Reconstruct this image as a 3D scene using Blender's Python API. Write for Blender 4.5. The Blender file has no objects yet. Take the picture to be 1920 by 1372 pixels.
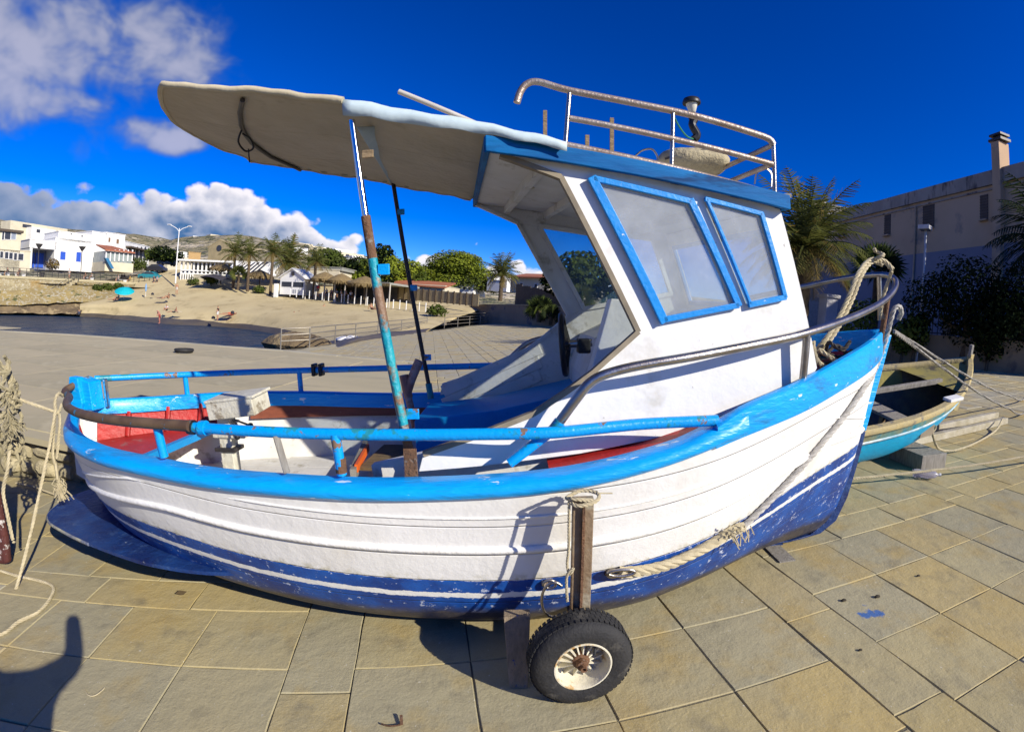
import bpy, bmesh, math, random
import numpy as np
from mathutils import Matrix, Vector, noise
from mathutils.geometry import tessellate_polygon
random.seed(7)
rad = math.radians
scene = bpy.context.scene
COL = scene.collection

# ------------------------------------------------------------------ camera
EYE = 1.6                                   # metres above the paved slip
PITCH, ROLL = rad(-5.5), rad(4.5)           # against gravity
def cam_rot(p, r):
    return Matrix.Rotation(math.pi/2 + p, 3, 'X') @ Matrix.Rotation(r, 3, 'Z')
MG = cam_rot(PITCH, ROLL)                   # camera -> world
MS = cam_rot(rad(-6.616), rad(-.974))       # camera -> slip (the slip slopes about 5.5 degrees to the sea)
RSLIP = MG @ MS.transposed()                # slip -> world
FPX = 916.6                                 # lens: stereographic, wide action camera
cd = bpy.data.cameras.new('camera')
cd.type = 'PANO'
cd.panorama_type = 'FISHEYE_LENS_POLYNOMIAL'
cd.fisheye_fov = rad(180)
for i, k in enumerate((0, 5.81576545e-02, 1.61060813e-05, -1.94715765e-05, 2.50789773e-07)):
    setattr(cd, 'fisheye_polynomial_k%d' % i, -k)
cd.sensor_width = 36
cd.sensor_height = 36*731/1024
cd.clip_start = .02
cd.clip_end = 6000
cam = bpy.data.objects.new('camera', cd)
COL.objects.link(cam)
m4 = MG.to_4x4(); m4.translation = (0, 0, EYE)
cam.matrix_world = m4
scene.camera = cam

# ------------------------------------------------------------------ sun, sky, exposure
SUN = Vector((.674, -.545, .498)).normalized()      # towards the sun
sl = bpy.data.lights.new('sun', 'SUN')
sl.energy = 5.0; sl.angle = rad(.53); sl.color = (1, .93, .80)
so = bpy.data.objects.new('sun', sl); COL.objects.link(so)
so.rotation_mode = 'QUATERNION'
so.rotation_quaternion = SUN.to_track_quat('Z', 'Y')
so.location = SUN*60
scene.view_settings.view_transform = 'Standard'
scene.view_settings.look = 'None'
scene.view_settings.exposure = .38
scene.view_settings.gamma = 1
scene.view_settings.use_curve_mapping = False
scene.cycles.max_bounces = 8
scene.cycles.transparent_max_bounces = 24

world = bpy.data.worlds.new('World'); scene.world = world; world.use_nodes = True
if hasattr(world, 'cycles'): world.cycles.sampling_method = 'MANUAL'; world.cycles.sample_map_resolution = 256
def sky_nodes():
    nt = world.node_tree; nt.nodes.clear(); N = nt.nodes.new; L = nt.links.new
    def mth(op, a, b=None, c=None, clamp=False):
        n = N('ShaderNodeMath'); n.operation = op; n.use_clamp = clamp
        for i, x in enumerate((a, b, c)):
            if x is None: continue
            if isinstance(x, (int, float)): n.inputs[i].default_value = x
            else: L(x, n.inputs[i])
        return n.outputs[0]
    def mapr(x, a, b, c=0, d=1, smooth=True):
        n = N('ShaderNodeMapRange'); n.interpolation_type = 'SMOOTHSTEP' if smooth else 'LINEAR'
        L(x, n.inputs[0])
        for i, y in ((1, a), (2, b), (3, c), (4, d)): n.inputs[i].default_value = y
        return n.outputs[0]
    def ramp(x, pts):
        n = N('ShaderNodeValToRGB'); L(x, n.inputs[0]); e = n.color_ramp.elements
        while len(e) < len(pts): e.new(.5)
        for q, (p, v) in zip(e, pts):
            q.position = p; q.color = (v, v, v, 1)
        n.color_ramp.interpolation = 'EASE'
        return n.outputs[0]
    def noi(vec, sc, det=6, rough=.55, dist=0, dim='3D'):
        n = N('ShaderNodeTexNoise'); n.inputs['Scale'].default_value = sc; n.inputs['Detail'].default_value = det
        n.inputs['Roughness'].default_value = rough; n.inputs['Distortion'].default_value = dist
        L(vec, n.inputs['Vector']); return n.outputs[0]
    sky = N('ShaderNodeTexSky'); sky.sky_type = 'NISHITA'; sky.sun_disc = False
    sky.sun_elevation = math.asin(SUN.z); sky.sun_rotation = math.atan2(SUN.x, SUN.y)
    sky.altitude = 800; sky.air_density = .85; sky.dust_density = .15; sky.ozone_density = 4.5
    hs = N('ShaderNodeHueSaturation'); hs.inputs['Hue'].default_value = .519; hs.inputs['Saturation'].default_value = 1.42; hs.inputs['Value'].default_value = 1.2
    L(sky.outputs[0], hs.inputs['Color'])
    gm = N('ShaderNodeGamma'); gm.inputs[1].default_value = 1.15; L(hs.outputs[0], gm.inputs[0])
    bg = N('ShaderNodeBackground'); bg.inputs[1].default_value = .08; L(gm.outputs[0], bg.inputs[0])
    tc = N('ShaderNodeTexCoord'); sp = N('ShaderNodeSeparateXYZ'); L(tc.outputs['Generated'], sp.inputs[0])
    az = mth('ARCTAN2', sp.outputs[0], sp.outputs[1])
    el = mth('MULTIPLY', mth('ARCSINE', sp.outputs[2]), 180/math.pi)
    azn = mapr(az, -math.pi, math.pi, 0, 1, False)
    A = lambda d: (d+180)/360
    cv = N('ShaderNodeCombineXYZ')                    # cloud space: degrees, flattened a little
    azd = mth('MULTIPLY', az, 180/math.pi)
    L(azd, cv.inputs[0]); L(mth('MULTIPLY', el, 1.25), cv.inputs[1])
    P = cv.outputs[0]
    top = mth('MULTIPLY', ramp(azn, ((0, .3), (A(-100), .5), (A(-50), .53), (A(-42), .55), (A(-35), .66), (A(-26), .56), (A(-20), .42), (A(-16), .30), (A(-4), .36), (A(3), .33), (A(14), .20), (A(60), .15), (1, .3))), 20)
    n1 = noi(P, .22, 2, .5); n2 = noi(P, .55, 4, .55, .3)
    vo = N('ShaderNodeTexVoronoi'); vo.feature = 'F1'; vo.inputs['Scale'].default_value = .42
    wn = N('ShaderNodeVectorMath'); wn.operation = 'ADD'; L(P, wn.inputs[0])
    nz = N('ShaderNodeTexNoise'); nz.inputs['Scale'].default_value = .7; nz.inputs['Detail'].default_value = 3
    L(P, nz.inputs['Vector'])
    vs = N('ShaderNodeVectorMath'); vs.operation = 'SCALE'; vs.inputs[3].default_value = 1.6; L(nz.outputs['Color'], vs.inputs[0]); L(vs.outputs[0], wn.inputs[1])
    L(wn.outputs[0], vo.inputs['Vector'])
    bil = mth('SUBTRACT', .55, vo.outputs['Distance'])           # rounded billows
    edge = mth('ADD', mth('SUBTRACT', mth('MULTIPLY', mth('SUBTRACT', n1, .5), 6.0), .9), mth('MULTIPLY', bil, 3.0))
    dep = mth('SUBTRACT', mth('ADD', top, edge), el)             # degrees below the top
    dens = mapr(dep, -.1, .75)
    # relief: each billow brighter at its top and its sunward (right) side
    off = N('ShaderNodeVectorMath'); off.operation = 'ADD'; off.inputs[1].default_value = (.55, .8, 0); L(wn.outputs[0], off.inputs[0])
    vo2 = N('ShaderNodeTexVoronoi'); vo2.feature = 'F1'; vo2.inputs['Scale'].default_value = .42
    L(off.outputs[0], vo2.inputs['Vector'])
    relief = mth('MULTIPLY', mth('SUBTRACT', vo2.outputs['Distance'], vo.outputs['Distance']), .75)
    lit = mapr(dep, 0, 6.0, 1.05, .05)
    lit = mth('ADD', mth('ADD', lit, relief), mth('MULTIPLY', mth('SUBTRACT', n2, .5), .5))
    lit = mth('MULTIPLY', lit, ramp(azn, ((0, .5), (A(-75), .25), (A(-52), .28), (A(-44), .55), (A(-37), .9), (1, .9))), None, True)
    mc = N('ShaderNodeMix'); mc.data_type = 'RGBA'; L(lit, mc.inputs[0])
    mc.inputs[6].default_value = (.06, .15, .32, 1); mc.inputs[7].default_value = (.92, .88, .90, 1)
    low = N('ShaderNodeBackground'); low.inputs[1].default_value = .85; L(mc.outputs[2], low.inputs[0])
    m1 = N('ShaderNodeMixShader'); L(mth('MULTIPLY', dens, .96), m1.inputs[0]); L(bg.outputs[0], m1.inputs[1]); L(low.outputs[0], m1.inputs[2])
    # torn grey cloud higher up on the left
    n3 = noi(P, .075, 2, .5, .3); n4 = noi(P, .22, 3, .52, .2)
    def blob(a0, e0, wa, we):
        p = mth('POWER', mth('DIVIDE', mth('SUBTRACT', azd, a0), wa), 2); q = mth('POWER', mth('DIVIDE', mth('SUBTRACT', el, e0), we), 2)
        return mth('SUBTRACT', 1, mth('ADD', p, q))
    zone = mth('MAXIMUM', mth('MAXIMUM', blob(-46, 24.5, 12, 6.5), blob(-58, 21, 15, 8)), mth('MAXIMUM', blob(-42, 16.3, 5.5, 2.0), blob(-52, 18, 7, 2.6)))
    h = mth('ADD', mth('ADD', mth('MULTIPLY', n3, .6), mth('MULTIPLY', n4, .75)), mth('MULTIPLY', mth('MAXIMUM', zone, -1), .34))
    den2 = mapr(h, .66, 1.0)
    c2 = N('ShaderNodeMix'); c2.data_type = 'RGBA'; L(mapr(h, .72, 1.12), c2.inputs[0])
    c2.inputs[6].default_value = (.07, .15, .32, 1); c2.inputs[7].default_value = (.50, .50, .58, 1)
    hi = N('ShaderNodeBackground'); hi.inputs[1].default_value = .8; L(c2.outputs[2], hi.inputs[0])
    m2 = N('ShaderNodeMixShader'); L(mth('MULTIPLY', den2, .8), m2.inputs[0]); L(m1.outputs[0], m2.inputs[1]); L(hi.outputs[0], m2.inputs[2])
    out = N('ShaderNodeOutputWorld'); L(m2.outputs[0], out.inputs[0])
sky_nodes()

# ------------------------------------------------------------------ surveying: points measured in the photograph (1920 x 1372)
def ray(x, y, rot=None):
    dx, dy = x-960, y-686
    r = math.hypot(dx, dy) + 1e-9
    th = 2*math.atan(r/(2*FPX)); s = math.sin(th)
    return (rot or MG) @ Vector((dx/r*s, -dy/r*s, -math.cos(th)))
E0 = Vector((0, 0, EYE))
def atz(x, y, z): d = ray(x, y); return E0 + d*((z-EYE)/d.z)                    # on a level at height z
def atr(x, y, r): d = ray(x, y); return E0 + d*(r/math.hypot(d.x, d.y))          # at ground distance r
def slip(x, y, z=0): return RSLIP @ Vector((x, y, z-EYE)) + E0                   # slip metres -> world
def ongr(x, y, z=0):                                                            # slip coordinates of a point on the slip
    d = ray(x, y, MS); return d*((z-EYE)/d.z) + E0
SLIP4 = RSLIP.to_4x4(); SLIP4.translation = slip(0, 0, 0)
YC = 2.85                                                                       # the boat's centre line on the slip
BOAT4 = SLIP4 @ Matrix.Translation((0, YC, 0))
def bp(x, y, a, c=0):                                                           # boat coordinates on the plane Y = a + c X
    d = ray(x, y, MS); t = (a+YC)/(d.y-c*d.x); p = d*t + E0; return Vector((p.x, p.y-YC, p.z))
def bz(x, y, z): p = ongr(x, y, z); return Vector((p.x, p.y-YC, z))

# ------------------------------------------------------------------ materials
def mat(name, c1, c2=None, sc=5, rough=.6, bump=0, bsc=50, metal=0, wear=None, spec=.4, wear2=None, stretch=None, ran=0, det=3, bdist=.02, coat=0):
    if name in bpy.data.materials: return bpy.data.materials[name]
    m = bpy.data.materials.new(name); m.use_nodes = True
    nt = m.node_tree; b = nt.nodes['Principled BSDF']; N = nt.nodes.new; L = nt.links.new
    tc = N('ShaderNodeTexCoord'); vec = tc.outputs['Object']
    if stretch:
        mp = N('ShaderNodeMapping'); mp.inputs['Scale'].default_value = stretch; L(vec, mp.inputs[0]); vec = mp.outputs[0]
    def noi(s, d=det, r=.6):
        n = N('ShaderNodeTexNoise'); n.inputs['Scale'].default_value = s; n.inputs['Detail'].default_value = d
        n.inputs['Roughness'].default_value = r; L(vec, n.inputs['Vector']); return n.outputs[0]
    def mr(x, a, c):
        n = N('ShaderNodeMapRange'); L(x, n.inputs[0]); n.inputs[1].default_value = a; n.inputs[2].default_value = c; return n.outputs[0]
    def mix(f, a, c):
        n = N('ShaderNodeMix'); n.data_type = 'RGBA'
        L(f, n.inputs[0])
        for i, q in ((6, a), (7, c)):
            if isinstance(q, tuple): n.inputs[i].default_value = (*q[:3], 1)
            else: L(q, n.inputs[i])
        return n.outputs[2]
    if c2 is None: c2 = tuple(x*.8 for x in c1)
    c = mix(mr(noi(sc), .35, .65), c1, c2)
    for w in (wear, wear2):
        if w: c = mix(mr(noi(w[2], 4, .7), w[1]-.045, w[1]-.045+(w[3] if len(w) > 3 else .03)), c, w[0])
    if ran:
        oi = N('ShaderNodeObjectInfo'); hv = N('ShaderNodeHueSaturation')
        k = N('ShaderNodeMapRange'); L(oi.outputs['Random'], k.inputs[0]); k.inputs[3].default_value = 1-ran; k.inputs[4].default_value = 1+ran
        L(k.outputs[0], hv.inputs['Value']); L(c, hv.inputs['Color']); c = hv.outputs[0]
    L(c, b.inputs['Base Color'])
    b.inputs['Roughness'].default_value = rough; b.inputs['Metallic'].default_value = metal
    b.inputs['Specular IOR Level'].default_value = spec
    if coat: b.inputs['Coat Weight'].default_value = coat; b.inputs['Coat Roughness'].default_value = .25
    if bump:
        bn = N('ShaderNodeBump'); bn.inputs['Strength'].default_value = bump; bn.inputs['Distance'].default_value = bdist
        L(noi(bsc, 3), bn.inputs['Height']); L(bn.outputs[0], b.inputs['Normal'])
    return m

# ------------------------------------------------------------------ mesh building
class MB:
    def __init__(s): s.v = []; s.f = []; s.mi = []; s.cur = 0
    def add(s, vs, fs):
        o = len(s.v); s.v += [tuple(v) for v in vs]
        for f in fs: s.f.append([i+o for i in f]); s.mi.append(s.cur)
        return s
    def mat(s, i): s.cur = i; return s
    def box(s, c, d, R=None):
        c = Vector(c); h = [x/2 for x in d]; vs = []
        for z in (-1, 1):
            for x, y in ((-1, -1), (1, -1), (1, 1), (-1, 1)):
                p = Vector((x*h[0], y*h[1], z*h[2])); vs.append(c+(R @ p if R else p))
        return s.add(vs, [(3, 2, 1, 0), (4, 5, 6, 7), (0, 1, 5, 4), (1, 2, 6, 5), (2, 3, 7, 6), (3, 0, 4, 7)])
    def bar(s, p, q, w, h, up=(0, 0, 1)):
        p = Vector(p); q = Vector(q); d = q-p; l = d.length; d.normalize()
        x = d.cross(Vector(up))
        if x.length < 1e-4: x = d.cross(Vector((1, 0, 0)))
        x.normalize(); y = x.cross(d)
        return s.box((p+q)/2, (w, l, h), Matrix((x, d, y)).transposed())
    def tube(s, path, r, n=8, closed=False, cap=True):
        P = [Vector(p) for p in path]; m = len(P)
        R = r if isinstance(r, (list, tuple)) else [r]*m
        T = []
        for i in range(m):
            a = P[(i-1) % m] if (closed or i) else P[i]; b = P[(i+1) % m] if (closed or i < m-1) else P[i]
            T.append((b-a).normalized())
        u = T[0].orthogonal().normalized(); vs = []
        for i in range(m):
            u = (u-T[i]*u.dot(T[i])).normalized(); w = T[i].cross(u)
            for k in range(n):
                a = 2*math.pi*k/n; vs.append(P[i]+(u*math.cos(a)+w*math.sin(a))*R[i])
        fs = []
        for i in range(m if closed else m-1):
            j = (i+1) % m
            for k in range(n): fs.append((i*n+k, i*n+(k+1) % n, j*n+(k+1) % n, j*n+k))
        if cap and not closed: fs += [tuple(range(n))[::-1], tuple((m-1)*n+k for k in range(n))]
        return s.add(vs, fs)
    def lathe(s, prof, n=24, M=None, closed=False, cap=True):
        M = M or Matrix(); vs = []; m = len(prof)
        for r, z in prof:
            for k in range(n):
                a = 2*math.pi*k/n; vs.append(M @ Vector((r*math.cos(a), r*math.sin(a), z)))
        fs = []
        for i in range(m if closed else m-1):
            j = (i+1) % m
            for k in range(n): fs.append((i*n+k, i*n+(k+1) % n, j*n+(k+1) % n, j*n+k))
        if cap and not closed: fs += [tuple(range(n))[::-1], tuple((m-1)*n+k for k in range(n))]
        return s.add(vs, fs)
    def prism(s, poly, vec, holes=()):
        vec = Vector(vec); loops = [[Vector(p) for p in poly]]+[[Vector(p) for p in h] for h in holes]
        flat = [p for l in loops for p in l]; n = len(flat)
        tris = tessellate_polygon(loops)
        vs = flat+[p+vec for p in flat]
        nrm = sum(((flat[t[1]]-flat[t[0]]).cross(flat[t[2]]-flat[t[0]]) for t in tris), Vector())
        fl = nrm.dot(vec) > 0
        fs = [tuple(t[::-1]) if fl else tuple(t) for t in tris]+[tuple(i+n for i in (t if fl else t[::-1])) for t in tris]
        o = 0
        for l in loops:
            k = len(l)
            for i in range(k): fs.append((o+i, o+(i+1) % k, o+(i+1) % k+n, o+i+n))
            o += k
        return s.add(vs, fs)
    def grid(s, rows, close=False):
        n = len(rows[0]); vs = [p for r in rows for p in r]; fs = []
        for i in range(len(rows)-1):
            for k in range(n if close else n-1):
                fs.append((i*n+k, i*n+(k+1) % n, (i+1)*n+(k+1) % n, (i+1)*n+k))
        return s.add(vs, fs)
    def build(s, name, mats, parent=None, smooth=None, fix=True, bevel=0):
        me = bpy.data.meshes.new(name); me.from_pydata(s.v, [], s.f)
        mats = mats if isinstance(mats, (list, tuple)) else [mats]
        for m in mats: me.materials.append(m)
        if len(mats) > 1: me.polygons.foreach_set('material_index', s.mi)
        if fix:
            bm = bmesh.new(); bm.from_mesh(me); bmesh.ops.recalc_face_normals(bm, faces=bm.faces); bm.to_mesh(me); bm.free()
        if smooth is not None:
            me.polygons.foreach_set('use_smooth', [True]*len(me.polygons)); me.set_sharp_from_angle(angle=rad(smooth))
        me.update()
        o = bpy.data.objects.new(name, me); COL.objects.link(o)
        if parent: o.parent = parent
        if bevel:
            b = o.modifiers.new('bevel', 'BEVEL'); b.width = bevel; b.segments = 2; b.limit_method = 'ANGLE'; b.angle_limit = rad(40)
        return o
def tag(o, label=None, cat=None, group=None, kind=None):
    for k, v in (('label', label), ('category', cat), ('group', group), ('kind', kind)):
        if v: o[k] = v
    return o
def empty(name, mw, label, cat, group=None):
    o = bpy.data.objects.new(name, None); COL.objects.link(o); o.empty_display_size = .1
    o.matrix_world = mw if isinstance(mw, Matrix) else Matrix.Translation(mw)
    return tag(o, label, cat, group)
def twin(o, parent=None):
    c = o.copy(); COL.objects.link(c)
    if parent: c.parent = parent
    for k in o.children: twin(k, c)
    return c
def crv(xs, ys):                              # smooth interpolation through stations
    xs = list(xs); ys = list(ys); n = len(xs); d = []
    for i in range(n):
        a, b = max(i-1, 0), min(i+1, n-1); d.append((ys[b]-ys[a])/(xs[b]-xs[a]))
    def f(x):
        if x <= xs[0]: return ys[0]
        if x >= xs[-1]: return ys[-1]
        i = max(j for j in range(n-1) if xs[j] <= x); h = xs[i+1]-xs[i]; t = (x-xs[i])/h
        return ((2*t**3-3*t*t+1)*ys[i]+(t**3-2*t*t+t)*h*d[i]+(-2*t**3+3*t*t)*ys[i+1]+(t**3-t*t)*h*d[i+1])
    return f
def spline(pts, n=8, closed=False):           # Catmull-Rom through points
    P = [Vector(p) for p in pts]; m = len(P); out = []
    for i in range(m if closed else m-1):
        g = lambda k: P[k % m] if closed else P[min(max(k, 0), m-1)]
        a, b, c, d = g(i-1), g(i), g(i+1), g(i+2)
        for k in range(n):
            t = k/n
            out.append(.5*((2*b)+(c-a)*t+(2*a-5*b+4*c-d)*t*t+(3*b-a-3*c+d)*t**3))
    if not closed: out.append(P[-1])
    return out
def resample(path, step):
    P = [Vector(p) for p in path]; out = [P[0].copy()]; acc = 0
    for a, b in zip(P, P[1:]):
        l = (b-a).length; t = step-acc
        while t <= l: out.append(a.lerp(b, t/max(l, 1e-9))); t += step
        acc = (acc+l) % step
    if (out[-1]-P[-1]).length > step*.3: out.append(P[-1])
    return out
def rope_mb(path, r, pitch=None, strands=3, n=5, mb=None):   # laid rope: real twisted strands
    mb = mb or MB(); pitch = pitch or r*7; step = pitch/7
    P = resample(path, step); m = len(P)
    if m < 3: return mb.tube(path, r)
    T = [(P[min(i+1, m-1)]-P[max(i-1, 0)]).normalized() for i in range(m)]
    u = T[0].orthogonal().normalized(); U = []
    for i in range(m):
        u = (u-T[i]*u.dot(T[i])).normalized(); U.append(u.copy())
    for s in range(strands):
        q = []
        for i in range(m):
            a = 2*math.pi*(i/7+s/strands); w = T[i].cross(U[i])
            q.append(P[i]+(U[i]*math.cos(a)+w*math.sin(a))*r*.5)
        mb.tube(q, r*.58, n)
    return mb
# ------------------------------------------------------------------ water, quay, slip, beach, hills
WATER = -1.5
def water_mat():
    m = bpy.data.materials.new('sea_water'); m.use_nodes = True; nt = m.node_tree; b = nt.nodes['Principled BSDF']; N = nt.nodes.new; L = nt.links.new
    b.inputs['Base Color'].default_value = (.006, .030, .075, 1); b.inputs['Roughness'].default_value = .28; b.inputs['IOR'].default_value = 1.15
    tc = N('ShaderNodeTexCoord'); hs = []
    for s, st in ((.55, (1, .55, 1)), (2.3, (1, .6, 1))):
        mp = N('ShaderNodeMapping'); mp.inputs['Scale'].default_value = st; mp.inputs['Rotation'].default_value = (0, 0, .5); L(tc.outputs['Object'], mp.inputs[0])
        n = N('ShaderNodeTexNoise'); n.inputs['Scale'].default_value = s; n.inputs['Detail'].default_value = 4; n.inputs['Distortion'].default_value = .6; L(mp.outputs[0], n.inputs['Vector']); hs.append(n.outputs[0])
    ad = N('ShaderNodeMath'); ad.operation = 'MULTIPLY_ADD'; L(hs[1], ad.inputs[0]); ad.inputs[1].default_value = .35; L(hs[0], ad.inputs[2])
    bn = N('ShaderNodeBump'); bn.inputs['Strength'].default_value = 1; bn.inputs['Distance'].default_value = 1.6; L(ad.outputs[0], bn.inputs['Height']); L(bn.outputs[0], b.inputs['Normal'])
    return m
mb = MB(); g = [(-3000, -3000, WATER), (3000, -3000, WATER), (3000, 3000, WATER), (-3000, 3000, WATER)]
mb.add(g, [(0, 1, 2, 3)]); tag(mb.build('sea', water_mat()), 'dark blue rippled sea water of the small bay', 'water', kind='structure')

def stone_mat(name, base_rnd):
    m = bpy.data.materials.new(name); m.use_nodes = True; nt = m.node_tree; b = nt.nodes['Principled BSDF']; N = nt.nodes.new; L = nt.links.new
    geo = N('ShaderNodeNewGeometry'); P = geo.outputs['Position']
    def noi(s, d=3, r=.6, v=P):
        n = N('ShaderNodeTexNoise'); n.inputs['Scale'].default_value = s; n.inputs['Detail'].default_value = d; n.inputs['Roughness'].default_value = r; L(v, n.inputs['Vector']); return n.outputs[0]
    def mr(x, a, c, lo=0, hi=1):
        n = N('ShaderNodeMapRange'); L(x, n.inputs[0]); n.inputs[1].default_value = a; n.inputs[2].default_value = c; n.inputs[3].default_value = lo; n.inputs[4].default_value = hi; return n.outputs[0]
    def mix(f, a, c, k=None):
        n = N('ShaderNodeMix'); n.data_type = 'RGBA'; L(f, n.inputs[0])
        if k: n.blend_type = k
        for i, q in ((6, a), (7, c)):
            if isinstance(q, tuple): n.inputs[i].default_value = (*q[:3], 1)
            else: L(q, n.inputs[i])
        return n.outputs[2]
    def mul(a, c):
        n = N('ShaderNodeMath'); n.operation = 'MULTIPLY'; L(a, n.inputs[0])
        if isinstance(c, (int, float)): n.inputs[1].default_value = c
        else: L(c, n.inputs[1])
        return n.outputs[0]
    if base_rnd == 'object':
        rnd = N('ShaderNodeObjectInfo').outputs['Random']
    else:
        a = N('ShaderNodeAttribute'); a.attribute_name = 'rnd'; rnd = a.outputs['Fac']
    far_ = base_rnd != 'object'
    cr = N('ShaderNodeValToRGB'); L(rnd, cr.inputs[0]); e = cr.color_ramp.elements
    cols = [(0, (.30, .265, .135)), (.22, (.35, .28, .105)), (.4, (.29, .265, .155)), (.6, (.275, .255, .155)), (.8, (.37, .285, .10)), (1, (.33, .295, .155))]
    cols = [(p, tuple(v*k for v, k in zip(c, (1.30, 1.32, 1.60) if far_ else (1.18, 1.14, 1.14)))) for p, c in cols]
    while len(e) < len(cols): e.new(.5)
    for q, (p, c) in zip(e, cols): q.position = p; q.color = (*c, 1)
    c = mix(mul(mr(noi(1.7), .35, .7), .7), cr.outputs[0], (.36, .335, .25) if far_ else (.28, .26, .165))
    c = mix(mul(mr(noi(2.6, 4), .5, .7), .75), c, (.37, .26, .075))         # ochre stains
    c = mix(mul(mr(noi(5.5, 4), .55, .75), .55), c, (.10, .09, .065))        # dark grime
    c = mix(mul(mr(noi(160, 1, .7), .3, .75), .4), c, (.46, .40, .26))      # sandy grain
    c = mix(mr(noi(38, 2, .8), .70, .73, 0, .7), c, (.55, .52, .42))         # white flecks
    sx = N('ShaderNodeVectorMath'); sx.operation = 'DISTANCE'; L(P, sx.inputs[0]); q = ongr(1632, 1148); sx.inputs[1].default_value = slip(q.x, q.y)
    st = N('ShaderNodeMath'); st.operation = 'MULTIPLY_ADD'; L(noi(14, 3, .7), st.inputs[0]); st.inputs[1].default_value = .26; L(sx.outputs['Value'], st.inputs[2])
    c = mix(mr(st.outputs[0], .20, .165, 0, .85), c, (.01, .10, .34))         # spilled blue boat paint
    L(c, b.inputs['Base Color']); b.inputs['Roughness'].default_value = .82; b.inputs['Specular IOR Level'].default_value = .25
    b1 = N('ShaderNodeBump'); b1.inputs['Strength'].default_value = .4; b1.inputs['Distance'].default_value = .006; L(noi(70, 2, .65), b1.inputs['Height'])
    b2 = N('ShaderNodeBump'); b2.inputs['Strength'].default_value = .35; b2.inputs['Distance'].default_value = .02; L(noi(9, 2), b2.inputs['Height']); L(b1.outputs[0], b2.inputs['Normal'])
    L(b2.outputs[0], b.inputs['Normal'])
    return m
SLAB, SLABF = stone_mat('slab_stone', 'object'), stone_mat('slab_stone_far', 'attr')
YAW = rad(9.348)
SLAB4 = SLIP4 @ Matrix.Rotation(YAW, 4, 'Z')
QE = [atz(x, y, 0) for x, y in ((0, 620), (150, 628), (300, 639), (420, 649), (540, 657.5), (640, 667), (760, 677.5), (880, 686))]
def quay_side(w):
    if w.y < 3.93 or w.x > -.2*w.y-.1: return False
    for a, b in zip(QE, QE[1:]):
        if a.x <= w.x <= b.x: return w.y < a.y+(b.y-a.y)*(w.x-a.x)/(b.x-a.x)+.2
    return w.x < QE[0].x or w.y < QE[-1].y
RA, RB = ongr(580, 652), ongr(920, 607)                                       # railing line, bottom and top of the ramp
def in_slip(u, v):
    p = Matrix.Rotation(YAW, 3, 'Z') @ Vector((u, v, 0))
    w = slip(p.x, p.y)
    if quay_side(w): return None
    if p.x < -16 or p.x > 24 or p.y > 64 or p.y < -2: return None
    if p.y > 14 and p.x < RA.x+(RB.x-RA.x)*(p.y-RA.y)/(RB.y-RA.y): return None
    return p
ub = []; vb = []
for k in range(-7, 13):
    b0 = -.763+2.478*k; ub += [(b0, b0+.318, 1)]+[(b0+.318+.54*i, b0+.318+.54*(i+1), 0) for i in range(4)]
for k in range(-2, 28):
    b0 = 2.397+2.284*k; vb += [(b0, b0+.308, 1)]+[(b0+.308+.494*i, b0+.308+.494*(i+1), 0) for i in range(4)]
cells = []
for u0, u1, un in ub:
    if un:
        for k in range(-5, 90): cells.append((u0, u1, .984+.761*k, .984+.761*(k+1)))
    else:
        for v0, v1, vn in vb:
            if vn: continue
            cells.append((u0, u1, v0, v1))
for k in range(-7, 13):
    for v0, v1, vn in vb:
        if vn:
            b0 = -.763+2.478*k+.318
            for i in range(3): cells.append((b0+.72*i, b0+.72*(i+1), v0, v1))
def pxof(w):
    v = MG.transposed() @ (w-E0); n = v.normalized(); th = math.acos(max(-1, min(1, -n.z))); r = 2*FPX*math.tan(th/2); s = math.hypot(n.x, n.y)+1e-9
    return 960+r*n.x/s, 686-r*n.y/s
near, far = [], []
for c in cells:
    u, v = (c[0]+c[1])/2, (c[2]+c[3])/2
    p = in_slip(u, v)
    if p is None: continue
    x, y = pxof(slip(p.x, p.y)); d = p.length
    if -60 < x < 1980 and 560 < y < 1480 and d < 11: near.append((d, c))
    elif d < 70: far.append(c)
near.sort(key=lambda t: t[0])
far += [c for d, c in near[298:]]; near = [c for d, c in near[:298]]
mb = MB()
x0 = [slip(*(Matrix.Rotation(YAW, 3, 'Z') @ Vector((a, b, 0))).xy, -.045) for a, b in ((-3.2, -4), (30, -4), (30, 70), (-3.2, 70))]
# mortar bed under the slabs: the slip itself
bed = [(-16, -4), (26, -4), (26, 66), (RB.x-.6, 66), (RA.x-.6, RA.y), (-16, 12)]
pts = []
def bedpoly(poly):
    return [slip(a, b, -.0075) for a, b in poly]
q1 = [(-30, -6), (26, -6), (26, 3.9), (-30, 3.9)]
q2 = [(-1.0, 3.88), (26, 3.88), (26, 66), (RB.x-.3, RB.y+4), (RA.x-.3, RA.y), (RA.x-7, RA.y-6), (-5.6, 17.5), (-3.4, 12)]
for q in (q1, q2):
    P = bedpoly(q); mb.prism(P, RSLIP @ Vector((0, 0, -.4)))
JOINT = mat('slip_mortar', (.05, .045, .03), (.24, .21, .13), sc=.55, rough=.95, bump=.5, bsc=60)
slip_o = tag(mb.build('slip_paving', JOINT), 'sloping quayside paved with large ochre and grey stone slabs', 'paving', kind='structure')
slab_cache = {}
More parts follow.
